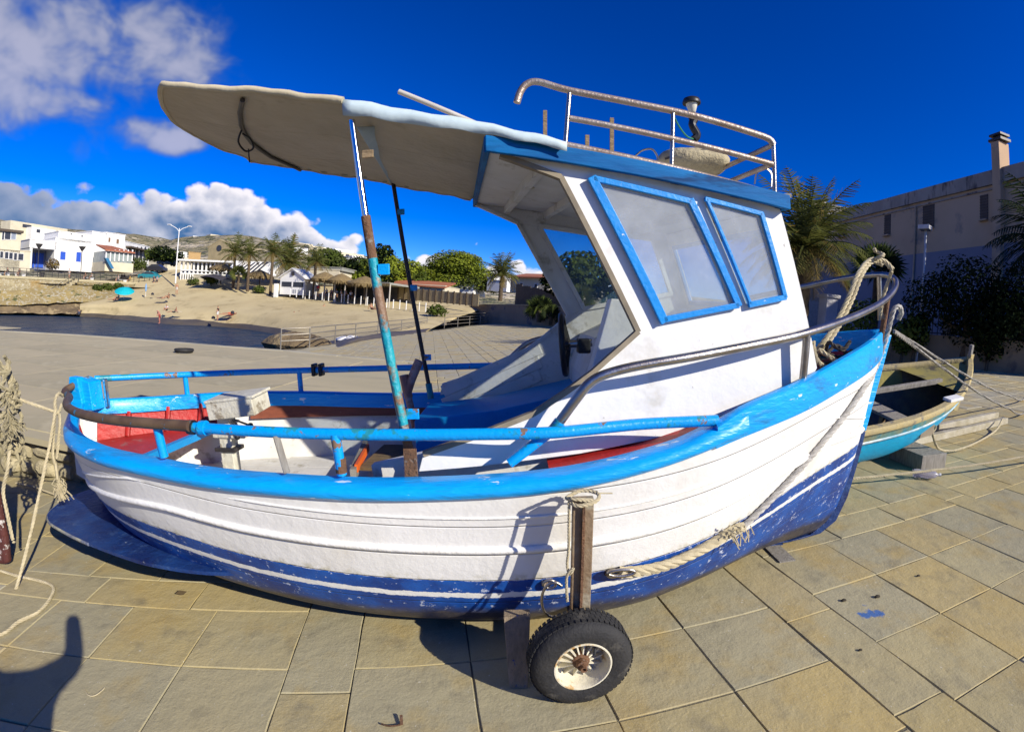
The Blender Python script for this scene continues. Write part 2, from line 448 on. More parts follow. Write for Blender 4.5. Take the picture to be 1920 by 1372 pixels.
def slab_mesh(w, d, var):
    key = (round(w, 2), round(d, 2), var)
    if key in slab_cache: return slab_cache[key]
    rn = random.Random(hash(key)); g = .0030; c = .0035
    def ring(e, z, n=3):
        out = []
        cs = [(-w/2+e, -d/2+e), (w/2-e, -d/2+e), (w/2-e, d/2-e), (-w/2+e, d/2-e)]
        for i in range(4):
            a, b = cs[i], cs[(i+1) % 4]
            for k in range(n):
                t = k/n; out.append((a[0]+(b[0]-a[0])*t, a[1]+(b[1]-a[1])*t, z))
        return out
    r0 = [(x+rn.uniform(-.0035, .0035), y+rn.uniform(-.0035, .0035), z) for x, y, z in ring(g, -.006)]
    r1 = [(x*(1-c*2/w)+rn.uniform(-.001, .001), y*(1-c*2/d)+rn.uniform(-.001, .001), rn.uniform(-.0012, .0004)) for x, y, z in r0]
    rb = [(x, y, -.05) for x, y, z in r0]; n = 12
    fs = [tuple(range(n))]+[(n+k, n+(k+1) % n, (k+1) % n, k) for k in range(n)]+[(2*n+k, 2*n+(k+1) % n, n+(k+1) % n, n+k) for k in range(n)]
    me = bpy.data.meshes.new('slab'); me.from_pydata(r1+r0+rb, [], fs); me.materials.append(SLAB); me.update()
    slab_cache[key] = me; return me
for u0, u1, v0, v1 in near:
    o = bpy.data.objects.new('slab', slab_mesh(u1-u0, v1-v0, random.randrange(5))); COL.objects.link(o); o.parent = slip_o
    o.matrix_basis = SLAB4 @ Matrix.Translation(((u0+u1)/2, (v0+v1)/2, random.uniform(-.002, .002))) @ Matrix.Rotation(random.gauss(0, .0025), 4, 'X') @ Matrix.Rotation(random.gauss(0, .0025), 4, 'Y')
vs, fs, rv = [], [], []
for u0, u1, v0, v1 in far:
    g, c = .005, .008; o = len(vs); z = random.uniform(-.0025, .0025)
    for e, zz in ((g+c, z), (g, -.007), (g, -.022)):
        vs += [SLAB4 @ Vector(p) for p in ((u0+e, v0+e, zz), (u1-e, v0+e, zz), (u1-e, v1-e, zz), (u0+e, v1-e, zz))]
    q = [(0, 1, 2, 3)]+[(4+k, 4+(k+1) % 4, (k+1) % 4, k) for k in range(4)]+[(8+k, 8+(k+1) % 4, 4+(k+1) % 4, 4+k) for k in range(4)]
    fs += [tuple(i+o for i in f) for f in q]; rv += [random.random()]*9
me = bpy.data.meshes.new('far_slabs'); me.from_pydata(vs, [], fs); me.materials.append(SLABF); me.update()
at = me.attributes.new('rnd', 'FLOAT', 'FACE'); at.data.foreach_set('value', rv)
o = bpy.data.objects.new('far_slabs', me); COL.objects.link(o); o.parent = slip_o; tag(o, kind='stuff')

# level quay behind, with its lip over the water
CONC = mat('quay_concrete', (.45, .385, .235), (.37, .325, .20), sc=.35, rough=.9, bump=.35, bsc=6, wear=((.22, .20, .14), .62, 1.1, .2), wear2=((.40, .355, .22), .60, .6, .15), stretch=(.35, 1, 1))
CONC2 = mat('quay_bay_concrete', (.45, .385, .235), (.37, .325, .20), sc=.5, rough=.9, bump=.35, bsc=7, wear=((.27, .24, .165), .62, 1.1, .2), wear2=((.50, .44, .28), .60, .7, .15), ran=.08)
LIP = mat('quay_lip_stone', (.42, .39, .29), (.34, .31, .22), sc=1, rough=.85, bump=.3, bsc=30)
edge = [atz(x, y, 0) for x, y in ((0, 620), (150, 628), (300, 639), (420, 649), (540, 657.5), (640, 667), (760, 677.5), (880, 686))]
edge = [edge[0]+(edge[0]-edge[2])*3]+edge
wl = lambda y: Vector((-.2*y-.08, y, 0))
top = [Vector((-70, 3.96, 0)), Vector((-.9, 3.96, 0)), wl(8), wl(12), Vector((-3.3, edge[-1].y-.3, 0))]
mb = MB(); mb.prism(top+edge[::-1]+[Vector((-70, edge[0].y, 0))], (0, 0, -2.2))
quay = tag(mb.build('quay', CONC), 'pale level concrete quay top between the boat and the bay', 'quay', kind='structure')
mb = MB()
for a, b in zip(edge, edge[1:]):
    d = (b-a).normalized(); n = Vector((-d.y, d.x, 0))
    L_ = (b-a).length; k = max(1, int(L_/1.2))
    for i in range(k):
        p, q = a.lerp(b, (i+.01)/k), a.lerp(b, (i+.99)/k)
        mb.prism([p-n*.33, q-n*.33, q+n*.03, p+n*.03], (0, 0, .022))
mb.build('edge_stones', LIP, quay)
# broad concrete bays of the quay top, each a slab with an open joint round it
bay = bpy.data.meshes.new('bay'); bay.from_pydata([(-1.24, -.99, 0), (1.24, -.99, 0), (1.24, .99, 0), (-1.24, .99, 0), (-1.245, -.995, -.012), (1.245, -.995, -.012), (1.245, .995, -.012), (-1.245, .995, -.012)], [], [(0, 1, 2, 3), (4, 5, 1, 0), (5, 6, 2, 1), (6, 7, 3, 2), (7, 4, 0, 3)]); bay.materials.append(CONC2)
for i in range(12):
    for j in range(6):
        p = Vector((-3.2-2.5*i, 5.2+2.0*j, .010)); c_ = [p+Vector((a, b, 0)) for a in (-1.3, 1.3) for b in (-1.05, 1.05)]
        if all(quay_side(q-Vector((0, 0, 0))) and quay_side(q+Vector((0, .35, 0))) for q in c_):
            o = bpy.data.objects.new('concrete_bay', bay); COL.objects.link(o); o.parent = quay; o.location = p

# rubble face where the slip lies below the quay
RUB = mat('rubble_stone', (.46, .40, .25), (.36, .31, .19), sc=7, rough=.9, bump=.9, bsc=45, ran=.16)
rw = empty('rubble_wall', Vector((-5, 3.96, -.2)), 'low retaining wall of rough yellow stones under the quay edge at left', 'wall')
inv = Matrix.Translation((5, -3.96, .2))
mb = MB(); mb.prism([(-14, 3.90, .0), (-1, 3.90, 0), (-1, 3.90, -.3), (-14, 3.90, -1.5)], (0, .05, 0)); o = mb.build('mortar_core', mat('rubble_mortar', (.30, .26, .15), rough=.95, bump=.6, bsc=50), rw); o.matrix_parent_inverse = inv
mb = MB(); mb.box((-7.5, 3.91, .03), (13, .22, .07)); o = mb.build('coping', CONC, rw); o.matrix_parent_inverse = inv
rn = random.Random(3); x = -8.2
while x < -2.2:
    w = rn.uniform(.22, .40); zb = slip(x, 3.9).z; hgt = -.03-zb
    rows = 2 if hgt > .3 else 1; zz = zb+.02
    for k in range(rows):
        hh = hgt*(rn.uniform(.45, .6) if k == 0 and rows == 2 else 1)-.02
        if k: hh = -.03-zz-.02
        cx, cz = x+w/2, zz+hh/2; zz += hh+.02
        pol = []
        for a in range(9):
            t = 2*math.pi*a/9+rn.uniform(-.15, .15); r = 1/max(abs(math.cos(t)), abs(math.sin(t)))**.75
            pol.append((cx+math.cos(t)*r*w*.47*rn.uniform(.88, 1.02), cz+math.sin(t)*r*hh*.47*rn.uniform(.88, 1.02)))
        M_ = MB(); out = [Vector((a, 3.90, c)) for a, c in pol]; mid = [Vector((cx+(a-cx)*.93, 3.865, cz+(c-cz)*.93)) for a, c in pol]; inn = [Vector((cx+(a-cx)*.6, 3.845+rn.uniform(-.008, .008), cz+(c-cz)*.6)) for a, c in pol]
        M_.grid([out, mid, inn], close=True); M_.add(inn, [tuple(range(9))])
        o = M_.build('stone', RUB, rw, smooth=50); o.matrix_parent_inverse = inv
    x += w+.025

# beach: lofted between the waterline and the foot of the promenade
SAND = mat('beach_sand', (.52, .43, .235), (.46, .37, .195), sc=.25, rough=.95, bump=.5, bsc=2.5, bdist=.12, wear=((.36, .29, .15), .60, .5, .12))
cols = [((150, 594), (150, 572, 82), (160, 556, 90)), ((200, 597), (215, 570, 78), (235, 541, 90)), ((260, 603), (270, 572, 76), (290, 535, 90)), ((330, 609), (330, 575, 72), (345, 534, 87)),
        ((400, 612), (400, 580, 67), (420, 538, 83)), ((470, 619), (470, 585, 62), (490, 546, 79)), ((530, 630), (530, 590, 57), (560, 553, 75)), ((565, 643), (590, 598, 52), (640, 561, 69)),
        ((585, 655), (640, 606, 47), (720, 570, 64)), ((640, 646), (720, 610, 45), (800, 583, 58)), ((700, 636), (790, 603, 47), (835, 596, 52)), ((800, 622), (830, 606, 47), (850, 600, 52))]
rows = []
SHORE = []
for i, (a, b, c) in enumerate(cols):
    p = atz(*a, WATER-.02) if i < 9 else None
    if p is None:
        g = ongr(*a, -.03); p = slip(g.x, g.y, -.03)
    SHORE.append(p)
    q, r = atr(*b), atr(*c)
    rows.append([p+(p-q)*.25+Vector((0, 0, -.15)), p, p.lerp(q, .5)+Vector((0, 0, .0)), q, q.lerp(r, .5), r, r+(r-q).normalized()*12+Vector((0, 0, .5))])
fine = []
for k in range(7): fine.append(spline([r[k] for r in rows], 6))
G = []
for i in range(len(fine[0])):
    l = spline([fine[k][i] for k in range(7)], 5)
    G.append([p+Vector((0, 0, .10*noise.noise(p*.35)+.03*noise.noise(p*1.3))) if j > 5 else p for j, p in enumerate(l)])
mb = MB(); mb.grid(G)
tag(mb.build('beach', SAND, smooth=60), 'sandy beach of the bay beyond the water', 'beach', kind='structure')
WET = mat('wet_sand', (.105, .088, .062), (.075, .062, .045), sc=.5, rough=.45, bump=.4, bsc=3, bdist=.05)
mb = MB(); WR = []
for i in range(len(fine[0])):
    a, b, c = fine[0][i], fine[1][i], fine[2][i]
    k = .55+.25*noise.noise(Vector((i*.21, 3, 0)))
    WR.append([a.lerp(b, .3)+Vector((0, 0, .10)), b+Vector((0, 0, .12)), b.lerp(c, k*.5)+Vector((0, 0, .14)), b.lerp(c, k)+Vector((0, 0, .05))])
mb.grid(WR); tag(mb.build('wet_sand', WET, smooth=60), 'dark wet sand along the water line', 'sand', kind='structure')

# land and hills behind
HILL = mat('scrub_hill', (.30, .25, .14), (.20, .18, .10), sc=.03, rough=1, bump=1, bsc=.14, bdist=7, wear=((.44, .38, .27), .57, .05, .06), wear2=((.07, .08, .03), .58, .16, .04))
def azel(x, y): d = ray(x, y); return math.degrees(math.atan2(d.x, d.y)), math.degrees(math.asin(d.z))
nr = sorted(azel(x, y) for x, y in ((-60, 470), (60, 470), (170, 470), (250, 468), (285, 462), (318, 450), (345, 444), (380, 440), (425, 437), (470, 440), (505, 449), (540, 453), (575, 457), (620, 466), (700, 482), (760, 497), (860, 512), (1000, 530), (1300, 560), (1900, 640)))
fr = sorted(azel(x, y) for x, y in ((-60, 395), (0, 409), (40, 417), (90, 427), (130, 431), (190, 436), (240, 438), (290, 445), (340, 452), (420, 462), (600, 480), (900, 530), (1500, 600)))
fn, ff = crv([a for a, e in nr], [e for a, e in nr]), crv([a for a, e in fr], [e for a, e in fr])
G = []
for i in range(421):
    az = -80+160*i/420; dirv = Vector((math.sin(rad(az)), math.cos(rad(az)), 0)); row = []
    zn = EYE+330*math.tan(rad(max(fn(az), .3))); zf = EYE+760*math.tan(rad(max(ff(az), .3)))
    for r in (88, 96, 106, 120, 140, 165, 190, 215, 240, 265, 285, 300, 315, 330, 345, 370, 410, 470, 540, 620, 690, 730, 760, 800, 900, 1200, 2200):
        z0 = 3.0+(r-88)*.012
        t = min(max((r-120)/210, 0), 1); h = z0+(zn-z0)*t**1.5 if r <= 330 else zn-(zn-z0)*min((r-330)/180, 1)*.6
        t2 = min(max((r-420)/340, 0), 1); h2 = z0+(zf-z0)*t2**1.4 if r <= 760 else zf*(1-min((r-760)/1400, .95))
        p = dirv*r
        rough = min(max((r-120)/150, 0), 1)*(1 if abs(r-330) > 40 else .5)
        q = noise.fractal(Vector((p.x*.012, p.y*.012, 1)), 1, 2, 5)*9+noise.noise(Vector((p.x*.09, p.y*.09, 4)))*1.6
        row.append(Vector((p.x, p.y, max(h, h2)+q*rough*.55)))
    G.append(row)
mb = MB(); mb.grid(G)
tag(mb.build('hills', HILL, smooth=80), 'dry rocky scrub hills behind the village', 'hill', kind='structure')
# ------------------------------------------------------------------ the fishing boat (boat coordinates: X to the bow, Y away from the camera, Z up from the slip)
boat = empty('fishing_boat', BOAT4, 'large white and sky blue wooden fishing boat with cabin and canopy', 'boat')
SKYB = (.0, .215, .62)
BLUE = mat('gunwale_blue', (.0, .31, .76), (.0, .37, .86), sc=3, rough=.42, bump=.8, bsc=22, bdist=.012, stretch=(.35, 1, 1.6), wear=((.55, .68, .76), .685, 13, .02), wear2=((.02, .17, .40), .62, 5, .14), coat=.2)
BLUE2 = mat('rail_blue', (.0, .29, .72), (.0, .33, .78), sc=6, rough=.35, bump=.2, bsc=60, wear=((.20, .13, .09), .66, 11, .03), wear2=((.02, .24, .30), .62, 6, .05), coat=.3)
BLUEC = mat('cockpit_blue', (.0, .25, .60), (.0, .21, .52), sc=5, rough=.5, bump=.2, bsc=40)
TRIM = mat('roof_trim_blue', (.0, .085, .27), (.0, .14, .38), sc=6, rough=.7, bump=.4, bsc=30, bdist=.008, stretch=(.4, .4, 2), spec=.2, wear=((.0, .045, .15), .60, 5, .12))
WINB = mat('window_frame_blue', (.0, .25, .68), (.0, .21, .60), sc=8, rough=.4, bump=.15, bsc=50, wear=((.6, .66, .7), .72, 16, .02))
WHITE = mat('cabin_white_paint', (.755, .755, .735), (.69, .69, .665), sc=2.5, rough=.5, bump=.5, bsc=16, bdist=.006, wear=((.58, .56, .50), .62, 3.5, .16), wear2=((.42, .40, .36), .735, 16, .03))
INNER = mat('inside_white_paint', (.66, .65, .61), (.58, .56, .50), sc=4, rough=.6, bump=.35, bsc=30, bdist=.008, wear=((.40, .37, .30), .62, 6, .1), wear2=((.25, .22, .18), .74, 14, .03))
RED = mat('red_paint', (.42, .02, .015), (.33, .016, .012), sc=6, rough=.5, bump=.3, bsc=30, wear=((.32, .10, .08), .66, 7, .05))
BROWN = mat('brown_varnish', (.22, .062, .028), (.17, .048, .022), sc=9, rough=.5, bump=.2, bsc=40, stretch=(1, 6, 6), wear=((.42, .30, .22), .72, 12, .02))
WOOD = mat('weathered_wood', (.30, .215, .12), (.19, .135, .075), sc=9, rough=.85, bump=.5, bsc=40, stretch=(1, 5, 5))
GREYW = mat('grey_wood', (.30, .28, .24), (.20, .18, .15), sc=8, rough=.9, bump=.5, bsc=50, stretch=(5, 5, 1))
STEEL = mat('stainless_steel', (.50, .46, .40), (.36, .31, .25), sc=9, rough=.32, metal=1, bump=.1, bsc=80, wear=((.20, .10, .05), .68, 12, .06))
CHROME = mat('bright_chrome', (.75, .76, .78), (.6, .6, .62), sc=6, rough=.12, metal=1)
RUST = mat('rusty_steel', (.20, .105, .055), (.11, .06, .035), sc=9, rough=.85, metal=.25, bump=.6, bsc=60, wear=((.30, .29, .26), .60, 7, .08))
COPPER = mat('rusty_copper_pipe', (.44, .38, .32), (.33, .25, .19), sc=8, rough=.45, metal=.6, bump=.2, bsc=60, wear=((.55, .46, .36), .58, 3, .15))
DARK = mat('dark_metal', (.035, .033, .035), (.06, .05, .045), sc=9, rough=.5, metal=.3)
BLACK = mat('black_plastic', (.012, .012, .013), (.02, .02, .02), rough=.45)
TEAL = mat('teal_chipped_paint', (.0, .22, .30), (.02, .30, .34), sc=7, rough=.5, bump=.4, bsc=50, wear=((.20, .12, .07), .58, 7, .05), wear2=((.36, .33, .25), .70, 20, .03))
ROPE = mat('sun_bleached_rope', (.52, .45, .29), (.40, .34, .21), sc=20, rough=.95, bump=.5, bsc=160, bdist=.004)
ROPEG = mat('grey_rope', (.36, .34, .30), (.20, .19, .17), sc=14, rough=.95, bump=.5, bsc=160, bdist=.004)
CANV = mat('beige_canvas', (.52, .455, .33), (.44, .385, .275), sc=2.2, rough=.85, bump=.6, bsc=7, bdist=.03, wear=((.33, .28, .19), .66, 3, .18))
CANVB = mat('pale_blue_canvas', (.50, .60, .62), (.44, .54, .56), sc=4, rough=.85, bump=.25, bsc=9, bdist=.02)

def hull_mat():
    m = bpy.data.materials.new('hull_paint'); m.use_nodes = True; nt = m.node_tree; b = nt.nodes['Principled BSDF']; N = nt.nodes.new; L = nt.links.new
    at = N('ShaderNodeAttribute'); at.attribute_name = 'band'; tc = N('ShaderNodeTexCoord')
    def noi(s, d=4, r=.62, st=None):
        v = tc.outputs['Object']
        if st: mp = N('ShaderNodeMapping'); mp.inputs['Scale'].default_value = st; L(v, mp.inputs[0]); v = mp.outputs[0]
        n = N('ShaderNodeTexNoise'); n.inputs['Scale'].default_value = s; n.inputs['Detail'].default_value = d; n.inputs['Roughness'].default_value = r; L(v, n.inputs['Vector']); return n.outputs[0]
    def mr(x, a, c, lo=0, hi=1):
        n = N('ShaderNodeMapRange'); L(x, n.inputs[0])
        for i, q in ((1, a), (2, c), (3, lo), (4, hi)): n.inputs[i].default_value = q
        return n.outputs[0]
    def mth(op, a, c):
        n = N('ShaderNodeMath'); n.operation = op
        for i, q in ((0, a), (1, c)):
            if isinstance(q, (int, float)): n.inputs[i].default_value = q
            else: L(q, n.inputs[i])
        return n.outputs[0]
    def mix(f, a, c):
        n = N('ShaderNodeMix'); n.data_type = 'RGBA'; L(f, n.inputs[0])
        for i, q in ((6, a), (7, c)):
            if isinstance(q, tuple): n.inputs[i].default_value = (*q[:3], 1)
            else: L(q, n.inputs[i])
        return n.outputs[2]
    rag = mth('MULTIPLY', mth('SUBTRACT', noi(16, 4, .7), .5), .028)
    s = mth('ADD', at.outputs['Fac'], rag)
    white = mix(mr(noi(2.2), .4, .7), (.76, .75, .715), (.69, .675, .63))
    white = mix(mth('MULTIPLY', mr(noi(3, 3, .6, (1, 1, .35)), .55, .75), .5), white, (.62, .57, .47))      # rain streaks
    white = mix(mth('MULTIPLY', mr(s, .045, .0), mr(noi(20, 4, .7), .48, .64, 0, .75)), white, (.36, .32, .16))  # scum above the water line
    blue = mix(mr(noi(5), .4, .65), (.008, .040, .20), (.010, .085, .36))
    blue = mix(mr(noi(24, 4, .7), .61, .65), blue, (.45, .50, .62))                                      # chips
    grey = mix(mr(noi(7, 4, .7), .42, .62), (.028, .03, .055), (.085, .075, .075))
    sz = N('ShaderNodeSeparateXYZ'); L(tc.outputs['Object'], sz.inputs[0])
    blue = mix(mr(mth('ADD', sz.outputs[2], mth('MULTIPLY', mth('SUBTRACT', noi(4), .5), .12)), .245, .185), blue, grey)
    strp = mth('MULTIPLY', mth('MULTIPLY', mr(s, -.076, -.079), mr(s, -.112, -.108)), mr(noi(9, 4, .7), .70, .66))
    blue = mix(strp, blue, (.76, .75, .70))
    c = mix(mr(s, -.002, .002), blue, white)
    L(c, b.inputs['Base Color']); L(mr(s, -.002, .002, .42, .5), b.inputs['Roughness']); b.inputs['Specular IOR Level'].default_value = .4
    bn = N('ShaderNodeBump'); bn.inputs['Strength'].default_value = .45; bn.inputs['Distance'].default_value = .008; L(noi(18, 3, .65), bn.inputs['Height'])
    # plank seams
    w = N('ShaderNodeMath'); w.operation = 'PINGPONG'; L(at.outputs['Fac'], w.inputs[0]); w.inputs[1].default_value = .0725
    b2 = N('ShaderNodeBump'); b2.inputs['Strength'].default_value = .9; b2.inputs['Distance'].default_value = .006; L(mr(w.outputs[0], 0, .005), b2.inputs['Height']); L(bn.outputs[0], b2.inputs['Normal'])
    L(b2.outputs[0], b.inputs['Normal'])
    return m
HULL = hull_mat()
HX = (-3.25, -3.12, -2.9, -2.6, -2.2, -1.8, -1.3, -.8, -.3, .2, .6, 1.0, 1.4, 1.8, 2.1, 2.35, 2.5)
fb = crv(HX, (.03, .17, .40, .64, .83, .92, .975, 1.0, 1.0, 1.0, .97, .89, .75, .54, .36, .17, .03))
fzs = crv(HX, (.965, .95, .925, .91, .90, .885, .86, .85, .855, .89, .96, 1.06, 1.13, 1.2, 1.25, 1.29, 1.31))
fzk = crv((-3.25, -3.15, -3.0, -2.8, -2.4, -1, 0, 1, 1.6, 1.95, 2.18, 2.30, 2.36, 2.44, 2.5), (.52, .36, .25, .18, .11, .045, .03, .03, .03, .045, .11, .33, .70, 1.02, 1.28))
fn_ = crv(HX, (1.2, 1.4, 1.9, 2.5, 3.4, 4.6, 6.2, 8, 9, 8.6, 7, 4.6, 2.9, 1.95, 1.5, 1.2, 1.05))
fzw = crv((-3.25, -3, -2.5, -1.86, -1.17, -.3, .27, .85, 1.5, 2.1, 2.4), (.46, .50, .54, .54, .47, .425, .44, .505, .64, .71, .735))
def hull_y(x, z, off=0):
    zk, zs = fzk(x), fzs(x); t = min(max((z-zk)/(zs-zk), 0), 1)
    return max(fb(x)*t**(1/fn_(x))+off, .004)
TS = [0, .004, .012, .025, .045, .07, .1, .14, .18, .23, .28, .34, .40, .46, .52, .58, .64, .70, .76, .82, .88, .94, 1]
SX = [-3.25+5.75*i/90 for i in range(91)]
def hull_side(sg, off=0, x0=-9, x1=9, z0=None, xs=SX):
    rows = []
    for x in xs:
        if x < x0 or x > x1: continue
        r = []
        for t in TS:
            zk = fzk(x) if z0 is None else z0; z = zk+(fzs(x)-zk)*t
            r.append(Vector((x, sg*hull_y(x, z, off), z)))
        rows.append(r)
    return rows
mb = MB(); mb.grid(hull_side(-1)); mb.grid(hull_side(1))
hull = mb.build('hull', HULL, boat, smooth=60)
a = hull.data.attributes.new('band', 'FLOAT', 'POINT')
a.data.foreach_set('value', [v.co.z-fzw(v.co.x) for v in hull.data.vertices])
# mouldings that run along the planking
for off, r, nm in ((.175, .017, 'rubbing_moulding'), (.335, .006, 'plank_seam_bead')):
    for sg in (-1, 1):
        P = []
        for i in range(70):
            x = -3.12+5.45*i/69; z = fzw(x)+off*min(1, .35+(x+3.12)*.45)*min(1, (2.5-x)*.9+.35)
            if z > fzs(x)-.05: continue
            P.append((x, sg*(hull_y(x, z)+r*.25), z))
        M_ = MB(); M_.tube(P, r, 8); M_.build(nm, mat('moulding_white', (.80, .79, .75), (.70, .68, .62), sc=5, rough=.5, bump=.3, bsc=30), boat, smooth=60)
# stern plate (a flat fin round the stern)
out = [(-3.46, 0), (-3.44, -.13), (-3.36, -.32), (-3.22, -.45), (-3.0, -.54), (-2.6, -.66), (-2.13, -.765), (-1.9, -.79), (-1.7, -.795), (-1.5, -.775), (-1.3, -.72)]
poly = [Vector((x, y, .285)) for x, y in spline([(x, y, 0) for x, y in out], 4) and [(p.x, p.y) for p in spline([(x, y, 0) for x, y in out], 4)]]
full = poly+[Vector((p.x, -p.y, p.z)) for p in poly[::-1][:-1]]
FIN = mat('fin_blue', (.006, .016, .085), (.010, .045, .17), sc=4, rough=.5, bump=.5, bsc=25, wear=((.05, .10, .22), .60, 12, .2), wear2=((.45, .46, .48), .735, 30, .05))
FINE = mat('fin_edge', (.40, .38, .26), (.10, .12, .2), sc=7, rough=.7, bump=.5, bsc=30)
mb = MB(); mb.prism(full, (0, 0, .022)); mb.build('stern_plate', FIN, boat, bevel=.004)
mb = MB(); mb.tube([p+Vector((0, 0, .011)) for p in poly[:21]], .012, 6); mb.build('stern_plate_edge', FINE, boat, smooth=60)
# keel, stem, stern post
mb = MB(); mb.prism([(-3.2, -.03, .30), (-2.9, -.03, .10), (-2.3, -.03, .02), (1.5, -.03, .0), (1.85, -.03, .005), (1.5, -.03, .06), (-2.3, -.03, .16), (-3.0, -.03, .32)], (0, .06, 0)); mb.build('keel', FIN, boat, bevel=.005)
prof = [(1.75, .012), (1.95, .028), (2.12, .055), (2.24, .14), (2.31, .31), (2.36, .55), (2.40, .78), (2.45, 1.0), (2.52, 1.27), (2.57, 1.44)]
for nm, lo, hi, mm in (('forefoot', 0, 6, FIN), ('stem_post', 6, 9, BLUE)):
    M_ = MB(); seg = prof[lo:hi+1]
    pts = [(x+.02, z) for x, z in seg]+[(x-.07, z+.03*(i == 0)) for i, (x, z) in reversed(list(enumerate(seg)))]
    M_.prism([(x, -.028, z) for x, z in pts], (0, .056, 0)); M_.build(nm, mm, boat, bevel=.006)
mb = MB(); mb.prism([(-3.28, -.035, .96), (-3.17, -.035, .96), (-3.13, -.035, 1.05), (-3.15, -.035, 1.24), (-3.24, -.035, 1.25), (-3.27, -.035, 1.1)], (0, .07, 0)); mb.build('stern_post', BLUE, boat, bevel=.008)
mb = MB(); mb.prism([(-3.33, -.018, .50), (-3.22, -.018, .45), (-3.2, -.018, .97), (-3.28, -.018, .97)], (0, .036, 0)); mb.build('rudder_post', mat('moulding_white', (.80, .79, .75)), boat)
# gunwale
def gunwale(sg, x0=-3.22, x1=1.02):
    rows = []
    for i in range(80):
        x = x0+(x1-x0)*i/79; b, z = fb(x), fzs(x)+(.010*noise.noise(Vector((x*1.7, sg, 0))))+(.045 if sg > 0 else 0)
        k = min(1, (x-x0)/.25+.3); th = .06 if x < .7 else .06+.03*(x-.7)/.32
        sec = [(b+.004, z-.012), (b+.024, z+.0), (b+.034, z+.018), (b+.033, z+.036), (b+.018, z+th-.010), (b-.005, z+th), (b-.085*k, z+th+.004), (b-.102*k, z+th-.006), (b-.105*k, z+(.01 if sg < 0 else -.045)), (b-.08*k, z-(0 if sg < 0 else .05))]
        rows.append([Vector((x, sg*max(y, .012), zz)) for y, zz in sec])
    M_ = MB(); M_.grid(rows, close=True); n = 10; M_.f += [list(range(n)), [79*n+k for k in range(n)]]; M_.mi += [0, 0]
    return M_.build('gunwale', BLUE, boat, smooth=50)
gunwale(-1); gunwale(1)
fbt = crv((.86, 1.0, 1.36, 1.8, 2.2, 2.52), (.085, .115, .135, .15, .16, .165))
for sg in (-1, 1):
    rows = []
    for i in range(40):
        x = .86+1.66*i/39; b, z = fb(x), fzs(x)-.018; h = fbt(x)+.02
        sec = [(b+.010, z), (b+.020, z+.02), (b+.018, z+h-.01), (b+.004, z+h), (b-.03, z+h), (b-.035, z+.02)]
        rows.append([Vector((x, sg*max(y, .01), zz)) for y, zz in sec])
    M_ = MB(); M_.grid(rows, close=True); M_.f += [list(range(6)), [39*6+k for k in range(6)]]; M_.mi += [0, 0]; M_.build('bulwark', BLUE, boat, smooth=40)
# inside of the cockpit
for sg in (-1, 1):
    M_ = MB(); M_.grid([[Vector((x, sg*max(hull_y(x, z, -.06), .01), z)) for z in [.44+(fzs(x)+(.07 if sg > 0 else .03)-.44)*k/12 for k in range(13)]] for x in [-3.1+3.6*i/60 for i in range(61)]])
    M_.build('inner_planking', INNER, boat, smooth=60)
for k in range(9):                                  # floor boards
    y0 = -.9+.2*k; pts = []
    xs = [-2.95+3.5*i/30 for i in range(31)]
    lo = [(x, max(y0+.004, -hull_y(x, .47, -.05))) for x in xs]; hi = [(x, min(y0+.196, hull_y(x, .47, -.05))) for x in xs]
    ok = [i for i in range(31) if hi[i][1]-lo[i][1] > .02]
    if len(ok) < 3: continue
    M_ = MB(); M_.prism([(lo[i][0], lo[i][1], .455) for i in ok]+[(hi[i][0], hi[i][1], .455) for i in ok[::-1]], (0, 0, .025)); M_.build('floor_board', INNER, boat)
mb = MB(); mb.grid([[Vector((x, hull_y(x, z, -.075), z)) for z in (.785, .79, .875, .88)] for x in [-2.12+1.45*i/20 for i in range(21)]]); o = mb.build('side_stringer', BROWN, boat); o.modifiers.new('s', 'SOLIDIFY').thickness = .025
# red painted stern sheets
mb = MB()
for sg in (-1, 1): mb.grid([[Vector((x, sg*max(hull_y(x, z, -.072), .008), z)) for z in (.72, .78, .84, .90, .95, .985 if sg > 0 else .955)] for x in [-3.12+.85*i/14 for i in range(15)]])
mb.build('stern_lining', RED, boat, smooth=60)
mb = MB(); xs = [-3.1+.72*i/12 for i in range(13)]
mb.prism([(x, -max(hull_y(x, .75, -.07), .01), .735) for x in xs]+[(x, max(hull_y(x, .75, -.07), .01), .735) for x in xs[::-1]], (0, 0, .02)); mb.build('stern_seat', RED, boat)
for x in (-2.95, -2.72, -2.5, -2.3):
    for sg in (-1, 1):
        M_ = MB(); M_.tube([(x, sg*(hull_y(x, z, -.085)), z) for z in (.755, .82, .88, .94)], .022, 6); M_.build('rib', RED, boat, smooth=60)
mb = MB(); mb.bar((-2.36, -.60, .745), (-2.36, .62, .745), .05, .05); mb.build('seat_beam', BLUEC, boat)
# side decks and foredeck
for sg in (-1, 1):
    M_ = MB(); rows = []
    for i in range(40):
        x = .15+2.25*i/39; z = fzs(x)+.035+.0*x
        rows.append([Vector((x, sg*max(fb(x)-.02, .01), z)), Vector((x, sg*max(min(.60, fb(x)-.1), 0), z+.012 if x < 1.4 else z-.02))])
    M_.grid(rows); M_.build('side_deck', RED, boat, smooth=60)
mb = MB(); mb.grid([[Vector((x, s*max(fb(x)-.05, .005), fzs(x)-.02)) for s in (-1, -.5, 0, .5, 1)] for x in [1.2+1.25*i/16 for i in range(17)]]); mb.build('foredeck', RED, boat, smooth=60)
